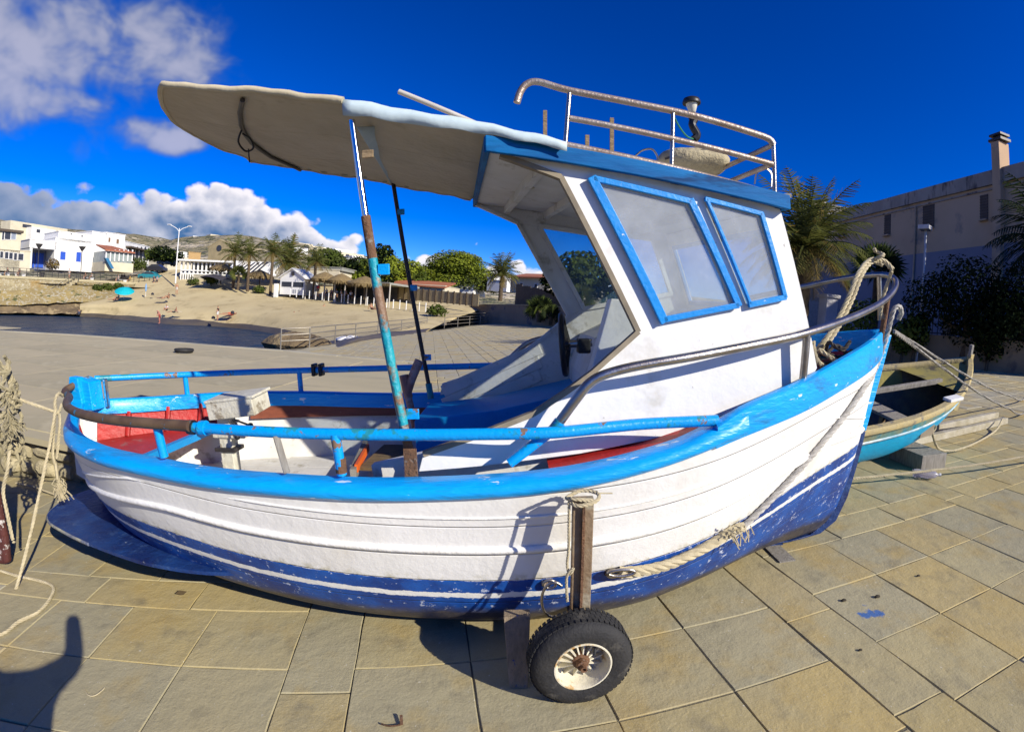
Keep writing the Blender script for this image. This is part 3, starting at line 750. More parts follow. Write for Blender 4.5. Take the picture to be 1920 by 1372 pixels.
# ------------------------------------------------------------------ cabin
WA, WC = -.80, .10                                    # near wall plane  Y = WA + WC X
q = lambda x, y: bp(x, y, WA, WC)
outl = [q(*p) for p in ((785, 884), (793, 852), (900, 815), (1000, 776), (1062, 735), (1112, 698), (1197, 622), (1052, 332), (937, 290), (1463, 392), (1532, 690), (1520, 712), (1400, 762), (1250, 818), (1090, 850), (900, 874))]
w1 = [q(*p) for p in ((1112, 338), (1290, 380), (1378, 572), (1243, 598))]
w2 = [q(*p) for p in ((1319, 375), (1423, 402), (1467, 557), (1401, 571))]
wn = Vector((-WC, 1, 0)).normalized()
mb = MB(); mb.prism(outl, wn*.03, [w1[::-1], w2[::-1]]); near_wall = mb.build('cabin_side', WHITE, boat, bevel=.003)
SHX, SHZ = -.14, .05
def mir(p): return Vector((p.x+SHX, .80-.10*p.x, p.z+SHZ))
fo = [mir(p) for p in outl]; fo[7] = Vector((.057, .79, 2.236)); fo[8] = Vector((-.246, .81, 2.385)); fo[9].z += .03
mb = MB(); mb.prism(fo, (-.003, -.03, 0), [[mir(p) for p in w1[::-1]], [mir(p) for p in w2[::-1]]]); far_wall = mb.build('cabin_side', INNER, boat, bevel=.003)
def glass_mat(name, haze, tint=(.75, .80, .80), a=.30):
    m = bpy.data.materials.new(name); m.use_nodes = True; nt = m.node_tree; N = nt.nodes.new; L = nt.links.new
    out = nt.nodes['Material Output']; b = nt.nodes['Principled BSDF']; tr = N('ShaderNodeBsdfTransparent'); tr.inputs[0].default_value = (.86, .90, .90, 1)
    b.inputs['Base Color'].default_value = (*tint, 1); b.inputs['Roughness'].default_value = .08; b.inputs['Specular IOR Level'].default_value = .9
    tc = N('ShaderNodeTexCoord'); n = N('ShaderNodeTexNoise'); n.inputs['Scale'].default_value = 5; n.inputs['Detail'].default_value = 8; n.inputs['Roughness'].default_value = .7; L(tc.outputs['Object'], n.inputs['Vector'])
    r = N('ShaderNodeMapRange'); L(n.outputs[0], r.inputs[0]); r.inputs[1].default_value = .3; r.inputs[2].default_value = .75; r.inputs[3].default_value = haze-a*.5; r.inputs[4].default_value = haze+a*.5
    mx = N('ShaderNodeMixShader'); L(r.outputs[0], mx.inputs[0]); L(tr.outputs[0], mx.inputs[1]); L(b.outputs[0], mx.inputs[2]); L(mx.outputs[0], out.inputs[0])
    return m
PANE = glass_mat('salt_hazed_pane', .26, (.74, .76, .78), .16); PANEC = glass_mat('cabin_pane', .20, (.16, .30, .46), .12)
def window(w, off, name, mf, mp, fw, nrm, parent, th=.028, sides=(0, 1, 2, 3)):
    c = sum(w, Vector())/4; P = [p+nrm*off for p in w]
    M_ = MB(); M_.prism([c+nrm*off+(p-c-nrm*off)*.998 for p in P], nrm*.004); pane = M_.build('window_pane', mp, parent)
    ob = []
    for k in sides:
        a, b = P[k], P[(k+1) % 4]; d = (b-a).normalized(); o = nrm.cross(d); o = o if o.dot(a-c) > 0 else -o
        f = fw[k]
        M_ = MB(); M_.prism([a-d*f*.5-o*.012, b+d*f*.5-o*.012, b+d*f*.5+o*f, a-d*f*.5+o*f], -nrm*th); ob.append(M_.build('window_frame', mf, parent, bevel=.003))
    return pane
nw = -wn
window(w1, -.012, 'w', WINB, PANE, (.014, .021, .015, .028), -nw, near_wall, th=.018)
window(w2, -.012, 'w', WINB, PANE, (.010, .012, .014, .003), -nw, near_wall, th=.016)
fw1 = [mir(p) for p in w1]; fw2 = [mir(p) for p in w2]
window(fw1, -.015, 'w', INNER, PANEC, (.02, .02, .02, .02), Vector((0, 1, 0)), far_wall, th=.03)
window(fw2, -.015, 'w', INNER, PANEC, (.02, .02, .02, .02), Vector((0, 1, 0)), far_wall, th=.03)
# brown edging of the door opening
def edging(P, name='door_edging', m=None, w=.022, h=.04):
    for a, b in zip(P, P[1:]):
        M_ = MB(); M_.bar(a, b, w, h, up=(0, 1, 0)); M_.build(name, m or mat('bare_edge', (.30, .25, .17), (.20, .17, .12), sc=9, rough=.8), boat)
edging([p+Vector((0, .012, 0)) for p in outl[1:9]])
edging([p-Vector((0, .03, 0)) for p in fo[1:9]], m=INNER)
# front wall with two panes
A0, A1 = outl[9], outl[10]; B0, B1 = mir(outl[9]), mir(outl[10])
def fr(u, v): return A0.lerp(B0, u).lerp(A1.lerp(B1, u), v)
wf = [[fr(*t) for t in ((.06, .12), (.47, .12), (.47, .62), (.06, .62))], [fr(*t) for t in ((.53, .12), (.94, .12), (.94, .62), (.53, .62))]]
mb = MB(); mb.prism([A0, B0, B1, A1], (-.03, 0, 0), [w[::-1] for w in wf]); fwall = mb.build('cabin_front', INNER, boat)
for w in wf: window(w, -.01, 'w', WINB, PANEC, (.02, .02, .02, .02), Vector((1, 0, .28)).normalized(), fwall, th=.02)
# roof
R0, R1 = q(928, 283), q(1463, 388)
na, nf = Vector((R0.x-.02, R0.y-.03, R0.z)), Vector((R1.x+.0, R1.y-.035, R1.z))
fa, ff_ = bp(893, 383, .84), Vector((nf.x+SHX, .78, nf.z+SHZ))
def slab4(P, up, dn, name, m, grow=0):
    c = sum(P, Vector())/4; Q = [c+(p-c)*(1+grow) for p in P]
    M_ = MB(); M_.prism([p+Vector((0, 0, dn)) for p in Q], (0, 0, up-dn)); return M_.build(name, m, boat, bevel=.006)
roofp = [na, nf, ff_, fa]
roof = slab4(roofp, .045, .0, 'roof', INNER)
for a, b in zip(roofp, roofp[1:]+roofp[:1]):
    c = sum(roofp, Vector())/4; d = (b-a).normalized(); o = Vector((0, 0, 1)).cross(d); o = o if o.dot((a+b)/2-c) > 0 else -o
    M_ = MB(); M_.prism([a-d*.02+o*.001+Vector((0, 0, -.02)), b+d*.02+o*.001+Vector((0, 0, -.02)), b+d*.02+o*.001+Vector((0, 0, .05)), a-d*.02+o*.001+Vector((0, 0, .05))], o*.024); M_.build('roof_trim', TRIM, boat, bevel=.004)
for t in (.16, .36, .6, .82):                              # beams under the roof
    a, b = na.lerp(nf, t)+Vector((0, .06, -.025)), fa.lerp(ff_, t)+Vector((0, -.06, -.025))
    M_ = MB(); M_.bar(a, b, .04, .05); M_.build('roof_beam', INNER, roof)
LAMPG = mat('yellowed_lamp_glass', (.48, .40, .20), (.40, .33, .16), rough=.35)
c = bp(992, 338, -.15)
M_ = MB(); M_.lathe([(.001, .0), (.03, .005), (.065, .03), (.08, .07), (.08, .10), (.001, .11)], 20, Matrix.Translation(c+Vector((0, 0, -.05)))); M_.build('cabin_light', LAMPG, boat, smooth=50)
# dashboard, wheel, console
mb = MB(); mb.prism([(.42, -.66, 1.20), (.50, -.66, 1.42), (.78, -.66, 1.55), (1.3, -.66, 1.55), (1.3, -.66, .8), (.42, -.66, .8)], (0, 1.36, 0)); dash = mb.build('dashboard', INNER, boat, bevel=.006)
mb = MB(); mb.prism([bp(*p, -.52) for p in ((1146, 560), (1182, 562), (1196, 622), (1160, 690), (1106, 703))], (0, .10, 0)); cons = mb.build('instrument_console', WHITE, boat, bevel=.005)
mb = MB(); mb.box(bp(1094, 648, -.15), (.07, .09, .08)); mb.build('instrument_dial', BLACK, dash, bevel=.008)
wc = bp(1057, 646, -.12); M_ = MB()
RT = Matrix.Translation(wc) @ Matrix.Rotation(rad(-9), 4, 'Z') @ Matrix.Rotation(rad(86), 4, 'Y')
M_.tube([RT @ Vector((.165*math.cos(t), .165*math.sin(t), 0)) for t in [2*math.pi*k/32 for k in range(32)]], .017, 8, closed=True); wheel = M_.build('steering_wheel', BLACK, boat, smooth=60)
for k in range(3):
    a = 2*math.pi*k/3+.5; M_ = MB(); M_.bar(RT @ Vector((0, 0, .03)), RT @ Vector((.16*math.cos(a), .16*math.sin(a), 0)), .024, .01); M_.build('spoke', BLACK, wheel)
M_ = MB(); M_.tube([RT @ Vector((0, 0, .0)), RT @ Vector((0, 0, .16))], .022, 10); M_.build('steering_column', STEEL, wheel, smooth=50)
mb = MB(); mb.lathe([(.001, .015), (.035, .01), (.035, .03), (.001, .035)], 16, RT); mb.build('wheel_hub', DARK, wheel, smooth=50)
# engine box in blue between the wings, inner shelf
mb = MB(); mb.prism([(-.62, .12, .48), (-.62, .12, .92), (-.1, .12, .98), (.55, .12, 1.12), (.55, .12, .48)], (0, .56, 0)); mb.build('engine_box', BLUEC, boat, bevel=.008)
mb = MB(); mb.prism([(-.62, -.72, .48), (-.66, -.72, .90), (-.15, -.72, 1.02), (.5, -.72, 1.06), (.5, -.72, .48)], (0, .05, 0)); mb.build('inner_shelf', INNER, boat)
for k in range(3):                                        # far wing planks, seen from inside
    M_ = MB(); dz = .1*k
    a, b = mir(outl[1])+Vector((0, -.035, -.05-dz)), mir(outl[5])+Vector((0, -.035, -.06-dz))
    M_.bar(a, b, .012, .09, up=(0, 0, 1)); M_.build('wing_plank', INNER, boat, bevel=.004)
# ------------------------------------------------------------------ canopy, poles, rails
zc = lambda x, y: 2.345-.245*x+.03*(y+.85)/1.7
rows = []
for j in range(29):
    s = j/28; y = -.86+1.72*s; x0 = .24-.53*s; xa = -1.64-.46*s-.26*math.sin(math.pi*min(s*1.1, 1))**.8
    row = []
    for i in range(45):
        t = i/44; x = x0+(xa-x0)*t
        sag = -.035*math.sin(math.pi*s)*(math.sin(math.pi*min(t/.48, 1))+math.sin(math.pi*max((t-.48)/.52, 0))) + .012*noise.noise(Vector((x*3.2, y*3.2, 0)))+.006*noise.noise(Vector((x*9, y*4, 2)))+.007*math.sin(x*34+y*4)*max(0, abs(2*s-1)-.55)
        row.append(Vector((x, y, zc(x, y)+sag)))
    rows.append(row)
mb = MB(); mb.grid(rows); can = mb.build('canopy', CANV, boat, smooth=60); can.modifiers.new('s', 'SOLIDIFY').thickness = .006
iS = 22
M_ = MB(); M_.tube([p+Vector((0, -.005, .0)) for p in rows[0][iS:]]+[rows[j][44] for j in range(1, 29)], [.017+.003*noise.noise(Vector((i*.6, 0, 0))) for i in range(len(rows[0][iS:])+28)], 8); M_.build('canopy_hem', mat('cream_hem', (.56, .49, .33), (.48, .42, .28), sc=4, rough=.8, bump=.3, bsc=14), can, smooth=60)
M_ = MB(); M_.tube([p for p in rows[28]], .014, 7); M_.build('canopy_hem', CANV, can, smooth=60)
val = []
for i in range(0, iS+1):
    p = rows[0][i]; h = .032+.036*(i/iS)+.004*noise.noise(Vector((i*.4, 5, 0)))
    val.append([p+Vector((0, -.006, .006)), p+Vector((0, -.010+.005*math.sin(i*.8), -h*.4)), p+Vector((0, -.008+.008*math.sin(i*.9+1), -h))])
M_ = MB(); M_.grid(val); o = M_.build('canopy_valance', CANVB, can, smooth=60); o.modifiers.new('s', 'SOLIDIFY').thickness = .005
M_ = MB(); M_.grid([[rows[j][i]+Vector((0, 0, .006)) for i in range(0, iS+1)] for j in (0, 1, 2, 3, 4)]); M_.build('canopy_edge_strip', CANVB, can, smooth=60)
for j in (9, 19):                                          # sewn seams of the cloth
    M_ = MB(); M_.tube([rows[j][i]+Vector((0, 0, -.004)) for i in range(1, 44)], .004, 5); M_.build('cloth_seam', CANV, can, smooth=60)
# hanging flap between the poles
a, b = bp(668, 238, -.80), bp(733, 345, .78); c = bp(736, 236, -.35)
M_ = MB(); M_.grid([[a.lerp(b, k/8) for k in range(9)], [a.lerp(b, k/8)*.45+(a.lerp(c, min(k/4, 1)) if k < 4 else c.lerp(b, (k-4)/4))*.55 for k in range(9)], [a.lerp(c, k/4) if k < 4 else c.lerp(b, (k-4)/4) for k in range(9)]]); o = M_.build('canopy_flap', CANVB, can, smooth=60); o.modifiers.new('s', 'SOLIDIFY').thickness = .005
# hoops that carry the cloth
for t, nm in ((.76, 'c'),):
    i = int(t*44); M_ = MB(); M_.tube([rows[j][i]+Vector((0, 0, -.022)) for j in range(1, 28, 3)]+[rows[27][i]+Vector((0, 0, -.022))], .013, 7); M_.build('canopy_hoop', DARK, can, smooth=60)
lc = rows[8][33]+Vector((0, 0, -.03)); M_ = MB(); M_.tube(spline([lc, lc+Vector((-.03, .02, -.06)), lc+Vector((0, .05, -.11)), lc+Vector((.05, .05, -.10)), lc+Vector((.04, .03, -.05)), lc+Vector((0, .01, -.02))], 5), .006, 6); M_.tube([lc+Vector((.02, .05, -.1)), lc+Vector((.03, .05, -.18))], .004, 5); M_.build('tie_cord', BLACK, can, smooth=60)
for k, i in enumerate((12, 16, 20, 24, 28, 31, 34, 37)):   # lacing loops along the far hem
    p = rows[27][i]; M_ = MB(); M_.grid([[p+Vector((-.03, .02, -.008)), p+Vector((.03, .02, -.008))], [p+Vector((-.018, -.035, -.014)), p+Vector((.02, -.03, -.014))]]); M_.build('lacing_slot', BLACK, can)
# poles
pa, pm, pb = bp(772, 868, -.88), bp(686, 408, -.84), bp(660, 226, -.83)
M_ = MB(); M_.tube([pm, pb], .014, 10); p1 = M_.build('canopy_pole', CHROME, boat, smooth=50)
for t0, t1, mm in ((0, .16, RUST), (.16, .83, mat('teal_worn_pole', (.0, .24, .33), (.02, .33, .37), sc=6, rough=.5, bump=.4, bsc=50, wear=((.20, .12, .07), .565, 4.5, .06), wear2=((.34, .31, .22), .69, 18, .03))), (.83, 1.005, RUST)):
    M_ = MB(); M_.tube([pa.lerp(pm, t0), pa.lerp(pm, t1)], .0205, 10, cap=t1 > 1); M_.build('pole_sleeve', mm, p1, smooth=50)
M_ = MB(); M_.bar(pa+Vector((.0, -.02, -.06)), pa+Vector((0, -.02, .07)), .055, .012, up=(0, 1, 0)); M_.build('pole_foot', RUST, p1)
for (x, y), dx in (((704, 506), .05), ((757, 776), .055)):
    c = bp(x, y, -.86); M_ = MB(); M_.box(c+Vector((dx*.7, 0, 0)), (dx, .012, .045)); M_.build('pole_bracket', BLUE2, p1, bevel=.003)
c = bp(677, 290, -.83); M_ = MB(); M_.box(c+Vector((.03, 0, 0)), (.05, .012, .035)); M_.build('pole_bracket', WOOD, p1, bevel=.003)
fa_, fb_ = bp(808, 742, .80), bp(738, 348, .80)
M_ = MB(); M_.tube([fa_, fb_, fb_+Vector((-.02, 0, .14))], .016, 10); p2 = M_.build('canopy_pole', DARK, boat, smooth=50)
M_ = MB(); M_.tube([fa_+Vector((0, 0, -.02)), fa_+(fb_-fa_)*.06], .024, 10); M_.build('pole_foot', TEAL, p2, smooth=50)
for x, y in ((742, 398), (766, 540), (792, 670)):
    c = bp(x, y, .79); M_ = MB(); M_.box(c+Vector((.04, 0, 0)), (.055, .012, .045)); M_.build('pole_bracket', BLUE2, p2, bevel=.003)
# low blue rail round the cockpit, with the brown hose round the stern
def rail_pt(x): return Vector((x, -(fb(x)-.055), 1.122))
hose = [(-3.16, .10, 1.215), (-3.20, .0, 1.19), (-3.20, -.12, 1.155)]+[Vector((x, -max(fb(x)-.03, .2), 1.13)) for x in (-3.06, -2.9, -2.7, -2.45, -2.2, -1.95, -1.7, -1.46)]
M_ = MB(); M_.tube(spline(hose, 5), .027, 10); r0 = M_.build('stern_rail_hose', mat('brown_hose', (.085, .05, .03), (.14, .09, .05), sc=9, rough=.6, wear=((.02, .20, .36), .66, 8, .04)), boat, smooth=60)
nr_ = [Vector((x, -(fb(x)-.055), 1.118-.012*math.sin((x+1.5)*1.3))) for x in (-1.46, -1.2, -.9, -.5, -.1, .17)]+[bp(1200, 795, -.90), bp(1345, 788, -.90)]
M_ = MB(); M_.tube(spline(nr_, 6), .0245, 12); lowr = M_.build('side_rail', BLUE2, boat, smooth=60)
for x in (-1.47, -1.40):
    M_ = MB(); p = rail_pt(x); M_.tube([p+Vector((-.016, 0, -.004)), p+Vector((.016, 0, -.004))], .034, 12); M_.build('hose_clamp', BLACK if x < -1.44 else BLUE2, lowr, smooth=50)
for x, y0 in ((-1.69, 0), (-.735, 0)):
    M_ = MB(); p = Vector((x, -(fb(x)-.05), 1.11)); M_.tube([p, (x+.01, -(fb(x)-.06), fzs(x)+.08)], .0225, 10); M_.build('rail_stanchion', BLUE2, lowr, smooth=50)
M_ = MB(); M_.tube([(-.725, -(fb(-.72)-.06), fzs(-.72)+.09), (-.726, -(fb(-.72)-.06), fzs(-.72)+.155)], .0245, 10); M_.build('stanchion_rust', RUST, lowr, smooth=50)
M_ = MB(); M_.bar((-1.01, -.945, 1.10), (-.985, -.93, .93), .035, .03); M_.build('wooden_peg', GREYW, lowr, bevel=.004)
# far rail
fr_ = [(-3.15, .14, 1.21), (-2.6, .60, 1.175), (-1.9, .86, 1.16), (-1.2, .92, 1.16), (-.5, .92, 1.165), (-.12, .90, 1.17)]
M_ = MB(); M_.tube(spline(fr_, 6), .0245, 10); farr = M_.build('side_rail', BLUE2, boat, smooth=60)
for x, y in ((-2.62, .60), (-1.72, .885)):
    M_ = MB(); M_.tube([(x, y, 1.17), (x, y+.01, .98)], .0215, 10); M_.build('rail_stanchion', BLUE2, farr, smooth=50)
for dx in (-.03, .03):
    M_ = MB(); c = Vector((-1.56+dx, .90, 1.162)); M_.box(c, (.03, .085, .10)); M_.build('rod_clamp', BLACK, farr, bevel=.008)
M_ = MB(); M_.box((-3.04, .14, 1.10), (.03, .03, .22)); M_.build('stern_bitt', CHROME, boat, bevel=.006)
M_ = MB(); M_.prism([(-3.18, .0, .99), (-3.06, .0, .99), (-3.07, .0, 1.20), (-3.18, .0, 1.235)], (0, .13, 0)); M_.build('stern_block', BLUE, boat, bevel=.01)
# stainless bow rail
J = bp(1040, 803, -.90)
brn = [bp(955, 868, -.92), J, bp(1085, 742, -.91), bp(1108, 716, -.91), bp(1140, 700, -.91), bp(1200, 685, -.90), bp(1300, 668, -.88), bp(1420, 645, -.82), bp(1512, 624, -.73), bp(1600, 594, -.50), bp(1655, 566, -.25), bp(1678, 540, -.06), bp(1676, 522, .06), bp(1650, 515, .20), bp(1580, 522, .42), bp(1490, 541, .62), bp(1400, 560, .74)]
M_ = MB(); M_.tube([brn[0], brn[1]], .023, 10); M_.build('rail_brace', BLUE2, boat, smooth=50)
M_ = MB(); M_.tube(spline(brn[1:], 7), .0205, 12); bow = M_.build('bow_rail', STEEL, boat, smooth=60)
M_ = MB(); M_.tube([J+(brn[2]-J)*-.15, J+(brn[2]-J)*.22], .025, 10); M_.build('rail_joint', BLUE2, bow, smooth=50)
M_ = MB(); M_.tube([bp(1513, 626, -.73), bp(1504, 724, -.71)], .019, 10); M_.build('rail_stanchion', STEEL, bow, smooth=50)
M_ = MB(); M_.tube([bp(1664, 560, -.14), bp(1650, 645, -.10)], .02, 10); M_.build('rail_stanchion', RUST, bow, smooth=50)
M_ = MB(); M_.tube([bp(1648, 518, .2), bp(1650, 600, .24)], .018, 10); M_.build('rail_stanchion', STEEL, bow, smooth=50)
M_ = MB(); M_.tube(spline([Vector((-.06, .885, 1.165)), bp(960, 668, .86), bp(985, 646, .85), bp(1005, 637, .84), bp(1040, 630, .82), bp(1100, 622, .80)], 6), .0205, 10); M_.build('bow_rail', STEEL, boat, smooth=60)
# roof rack
RY = -.70; g = lambda x, y, Y=RY: bp(x, y, Y)
top = [g(969, 193), g(976, 172), g(988, 158), g(1010, 154), g(1068, 170), g(1180, 192), g(1300, 217), g(1400, 246), g(1440, 260), g(1450, 272)]
M_ = MB(); M_.tube(spline(top, 6), .0165, 10); rack = M_.build('roof_rack', COPPER, boat, smooth=60)
def rod(p, q_, r, m=COPPER, nm='rack_bar'):
    M_ = MB(); M_.tube([p, q_], r, 9); return M_.build(nm, m, rack, smooth=50)
rod(g(1068, 222), g(1448, 308), .014); rod(g(1060, 272), g(1452, 366), .0165)
for a, b in (((1068, 172), (1060, 272)), ((1262, 208), (1259, 318)), ((1450, 270), (1453, 365))): rod(g(*a), g(*b), .0105, STEEL, 'rack_post')
F = lambda p, dy=1.38: Vector((p.x-.14, p.y+dy, p.z+.03))
for a in ((1449, 272), (1448, 308)): rod(g(*a), F(g(*a)), .0135)
rod(F(g(1450, 270)), F(g(1453, 365)), .0105, STEEL, 'rack_post')
for (x, yb, yt), Y in (((1022, 262, 208), -.1), ((1101, 276, 254), -.1), ((1147, 284, 222), -.1)):
    a, b = g(x, yb+14, Y), g(x, yt, Y); M_ = MB(); M_.bar(a, b, .022, .018, up=(0, 1, 0)); M_.build('wooden_slat', WOOD, rack)
a, b = g(748, 172, .0), g(905, 238, .0); M_ = MB(); M_.tube([a, b, b+(b-a)*.25], .0165, 10); pole = M_.build('wooden_pole', mat('pale_pole', (.55, .52, .46), (.45, .42, .36), rough=.7), None, smooth=50); pole.matrix_world = BOAT4; tag(pole, 'pale wooden pole lying on the canopy and sticking up aft', 'pole')
for pts, m_ in ((((1192, 292), (1205, 282), (1222, 280), (1232, 292), (1234, 306)), STEEL), (((1415, 345), (1420, 322), (1434, 316), (1446, 326), (1446, 350)), STEEL)):
    M_ = MB(); M_.tube(spline([g(*p, -.35) for p in pts], 5), .005, 6); M_.build('wire_loop', m_, rack, smooth=50)
# ------------------------------------------------------------------ things on and round the boat
def lay(M_, name, m, label, cat, group=None, smooth=60, mw=None, bevel=0):
    o = M_.build(name, m, None, smooth=smooth, bevel=bevel); o.matrix_world = mw or BOAT4; return tag(o, label, cat, group)
def onhull(x, y, off=.02):
    Y = -.6
    for _ in range(40):
        p = bp(x, y, Y)
        if p.x > 2.3 or p.z > fzs(min(p.x, 2.5))+.05: t = -(fb(min(max(p.x, -3.2), 2.5))+off)
        else: t = -(hull_y(p.x, p.z)+off)
        Y += (t-Y)*.5
    return bp(x, y, Y)
# trolley: wheel, post, axle
tro = empty('boat_trolley', BOAT4 @ Matrix.Translation((.265, -1.19, 0)), 'rusty steel trolley post with axle carrying the boat beside its wheel', 'trolley')
tinv = Matrix.Translation((-.265, 1.19, 0))
def tp(M_, name, m, par=tro, **k):
    o = M_.build(name, m, par, **k); o.matrix_parent_inverse = tinv if par is tro else Matrix(); return o
TYRE = mat('tyre_rubber', (.016, .016, .017), (.026, .025, .024), sc=9, rough=.75, bump=.3, bsc=60, wear=((.07, .065, .055), .62, 8, .1))
RIM = mat('cream_rim', (.68, .64, .50), (.60, .55, .40), sc=6, rough=.5, bump=.2, bsc=40, wear=((.46, .24, .04), .62, 6, .06))
AX = Matrix.Translation((.262, -1.255, .212)) @ Matrix.Rotation(rad(6), 4, 'Z') @ Matrix.Rotation(rad(90), 4, 'X') @ Matrix.Scale(-1, 4, (0, 0, 1))
pr = [(.118, .012), (.122, .0), (.150, -.006), (.178, -.003), (.198, .008), (.210, .026), (.213, .045), (.213, .085), (.210, .104), (.198, .120), (.17, .130), (.14, .130), (.12, .12), (.112, .10), (.112, .03)]
AXW = Matrix.Translation((.262, -1.262, .212)) @ Matrix.Rotation(rad(6), 4, 'Z') @ Matrix.Rotation(rad(-90), 4, 'X')
M_ = MB(); M_.lathe(pr, 56, AXW, closed=True); tyre = tp(M_, 'tyre', TYRE, smooth=40)
for k in range(4):
    z = .030+.025*k; M_ = MB(); n = 56
    for i in range(n):
        a = 2*math.pi*(i+.5*(k % 2))/n; M_.box(AXW @ Vector((.2125*math.cos(a), .2125*math.sin(a), z)), (.004, .016, .017), (AXW.to_3x3() @ Matrix.Rotation(a, 3, 'Z')))
    o = M_.build('tread_row', TYRE, tyre)
M_ = MB(); M_.lathe([(.121, .006), (.118, .0), (.112, .0), (.108, .012), (.105, .055), (.095, .082), (.03, .088), (.001, .088)], 40, AXW, cap=False); M_.mat(0); rim = tp(M_, 'wheel_rim', RIM, smooth=40)
for i in range(14):
    a = 2*math.pi*i/14; M_ = MB(); M_.prism([AXW @ (Matrix.Rotation(a, 4, 'Z') @ Vector(p)) for p in ((.026, -.003, .088), (.104, -.003, .080), (.100, -.003, .066), (.034, -.003, .040), (.026, -.003, .040))], AXW.to_3x3() @ (Matrix.Rotation(a, 3, 'Z') @ Vector((0, .006, 0)))); M_.build('rim_fin', RIM, rim)
M_ = MB(); M_.lathe([(.040, .088), (.036, .038), (.024, .034), (.024, .008), (.014, .006), (.014, -.014), (.008, -.014), (.008, 0), (.001, 0)], 20, AXW, cap=False); M_.build('hub', RUST, rim, smooth=40)
M_ = MB(); M_.tube([AXW @ Vector((.05, -.09, .03)), AXW @ Vector((.045, -.05, .012))], .006, 8); M_.build('valve', BLACK, rim)
M_ = MB(); M_.box((.262, -1.10, .60), (.082, .03, .58)); post = tp(M_, 'post', mat('galvanised_rust', (.25, .18, .11), (.17, .11, .06), sc=5, rough=.7, metal=.2, bump=.3, bsc=50, wear=((.32, .28, .20), .55, 4, .1)), bevel=.004)
M_ = MB(); M_.box((.262, -1.125, .60), (.010, .02, .56)); tp(M_, 'post_rib', RUST)
M_ = MB(); M_.tube([(.262, -1.25, .212), (.262, 1.1, .212)], .022, 10); tp(M_, 'axle', RUST, smooth=50)
M_ = MB(); M_.box((.262, -1.10, .27), (.10, .05, .14)); tp(M_, 'axle_bracket', RUST, bevel=.004)
M_ = MB(); M_.tube(spline([Vector((.155+.05*math.cos(t), -1.09, .43+.085*math.sin(t))) for t in [math.pi*2*k/14 for k in range(2, 12)]], 3), .006, 7); tp(M_, 'hanging_ring', STEEL, smooth=60)
M_ = MB()
rope_mb(spline([(.30, -1.13, .885), (.22, -1.14, .90), (.20, -1.10, .89), (.26, -1.07, .905), (.32, -1.09, .90), (.31, -1.13, .885), (.24, -1.15, .875), (.205, -1.12, .885)], 6), .008, mb=M_)
rope_mb(spline([(.205, -1.13, .88), (.206, -1.135, .7), (.202, -1.13, .62), (.21, -1.14, .58), (.225, -1.145, .61), (.20, -1.14, .57), (.205, -1.135, .45)], 5), .006, mb=M_)
M_.tube([(.32, -1.09, .90), (.38, -1.08, .893)], .003, 5); lay(M_, 'lashing_cord', ROPE, 'pale cord lashed round the top of the rusty trolley post', 'cord')
# wooden prop
M_ = MB(); M_.prism([(-.055, -1.02, .30), (.06, -1.02, .30), (.045, -1.14, 0), (-.035, -1.14, 0)], (0, .06, 0)); lay(M_, 'wooden_prop', mat('prop_timber', (.30, .23, .15), (.20, .155, .10), sc=9, rough=.9, bump=.5, bsc=40, stretch=(5, 5, 1), wear=((.02, .05, .2), .68, 8, .05)), 'short grey timber prop under the hull beside the wheel', 'prop', smooth=None, bevel=.004)
# keel blocks under the boat
for i, (x, lab) in enumerate(((-1.9, 'timber chock under the stern half of the white boat'), (1.75, 'timber chock under the bow end of the white boat'))):
    M_ = MB(); M_.box((x, 0, fzk(x)*.5-.03), (.12, .5, max(fzk(x)-.02, .02)+.03)); lay(M_, 'keel_chock', GREYW, lab, 'chock', 'chocks under the fishing boat', smooth=None)
# hull rings
for x, y in ((1030, 1092), (1148, 1072)):
    p = onhull(x, y, .004); M_ = MB(); M_.tube([p+Vector((.028*math.cos(t), -.012, .02*math.sin(t))) for t in [2*math.pi*k/16 for k in range(16)]], .0065, 7, closed=True); M_.build('mooring_ring', STEEL, boat, smooth=60)
    M_ = MB(); M_.box(p+Vector((-.02, 0, .0)), (.03, .012, .03)); M_.build('ring_plate', RUST, boat, bevel=.003)
# foam cushion on the roof
c = bp(1296, 307, -.15); M_ = MB(); FO = mat('stained_foam', (.44, .38, .24), (.34, .29, .18), sc=9, rough=.95, bump=.7, bsc=30)
rr = []
for i in range(15):
    t = i/14; x = -.215+.43*t; e = (1-abs(2*t-1)**3.5)**.45 if 0 < t < 1 else .03
    rr.append([c+Vector((x, .19*e*math.cos(a)*(1+.06*noise.noise(Vector((x*6, a, 1)))), .072*e*math.sin(a)*(1+.15*noise.noise(Vector((x*7, a, 0)))))) for a in [2*math.pi*k/18 for k in range(18)]])
M_.grid(rr, close=True); lay(M_, 'roof_cushion', FO, 'stained beige foam cushion lying on the cabin roof', 'cushion')
M_ = MB(); M_.tube(spline([c+Vector((x, -.185*math.cos(x*4)*.9-.01, .075*math.sin((x+.2)*3.2)-.02)) for x in (-.2, -.1, 0, .1, .19)], 5), .006, 6); lay(M_, 'cushion_strap', DARK, 'dark strap across the beige roof cushion', 'strap')
M_ = MB(); rn = random.Random(5)
for k in range(3): rope_mb(spline([nf+Vector((-.45+.13*i, .04+.02*rn.random(), .055+.012*rn.random())) for i in range(5)], 5), .006, mb=M_)
lay(M_, 'thin_cord', ROPE, 'thin cord lying along the front roof edge', 'cord')
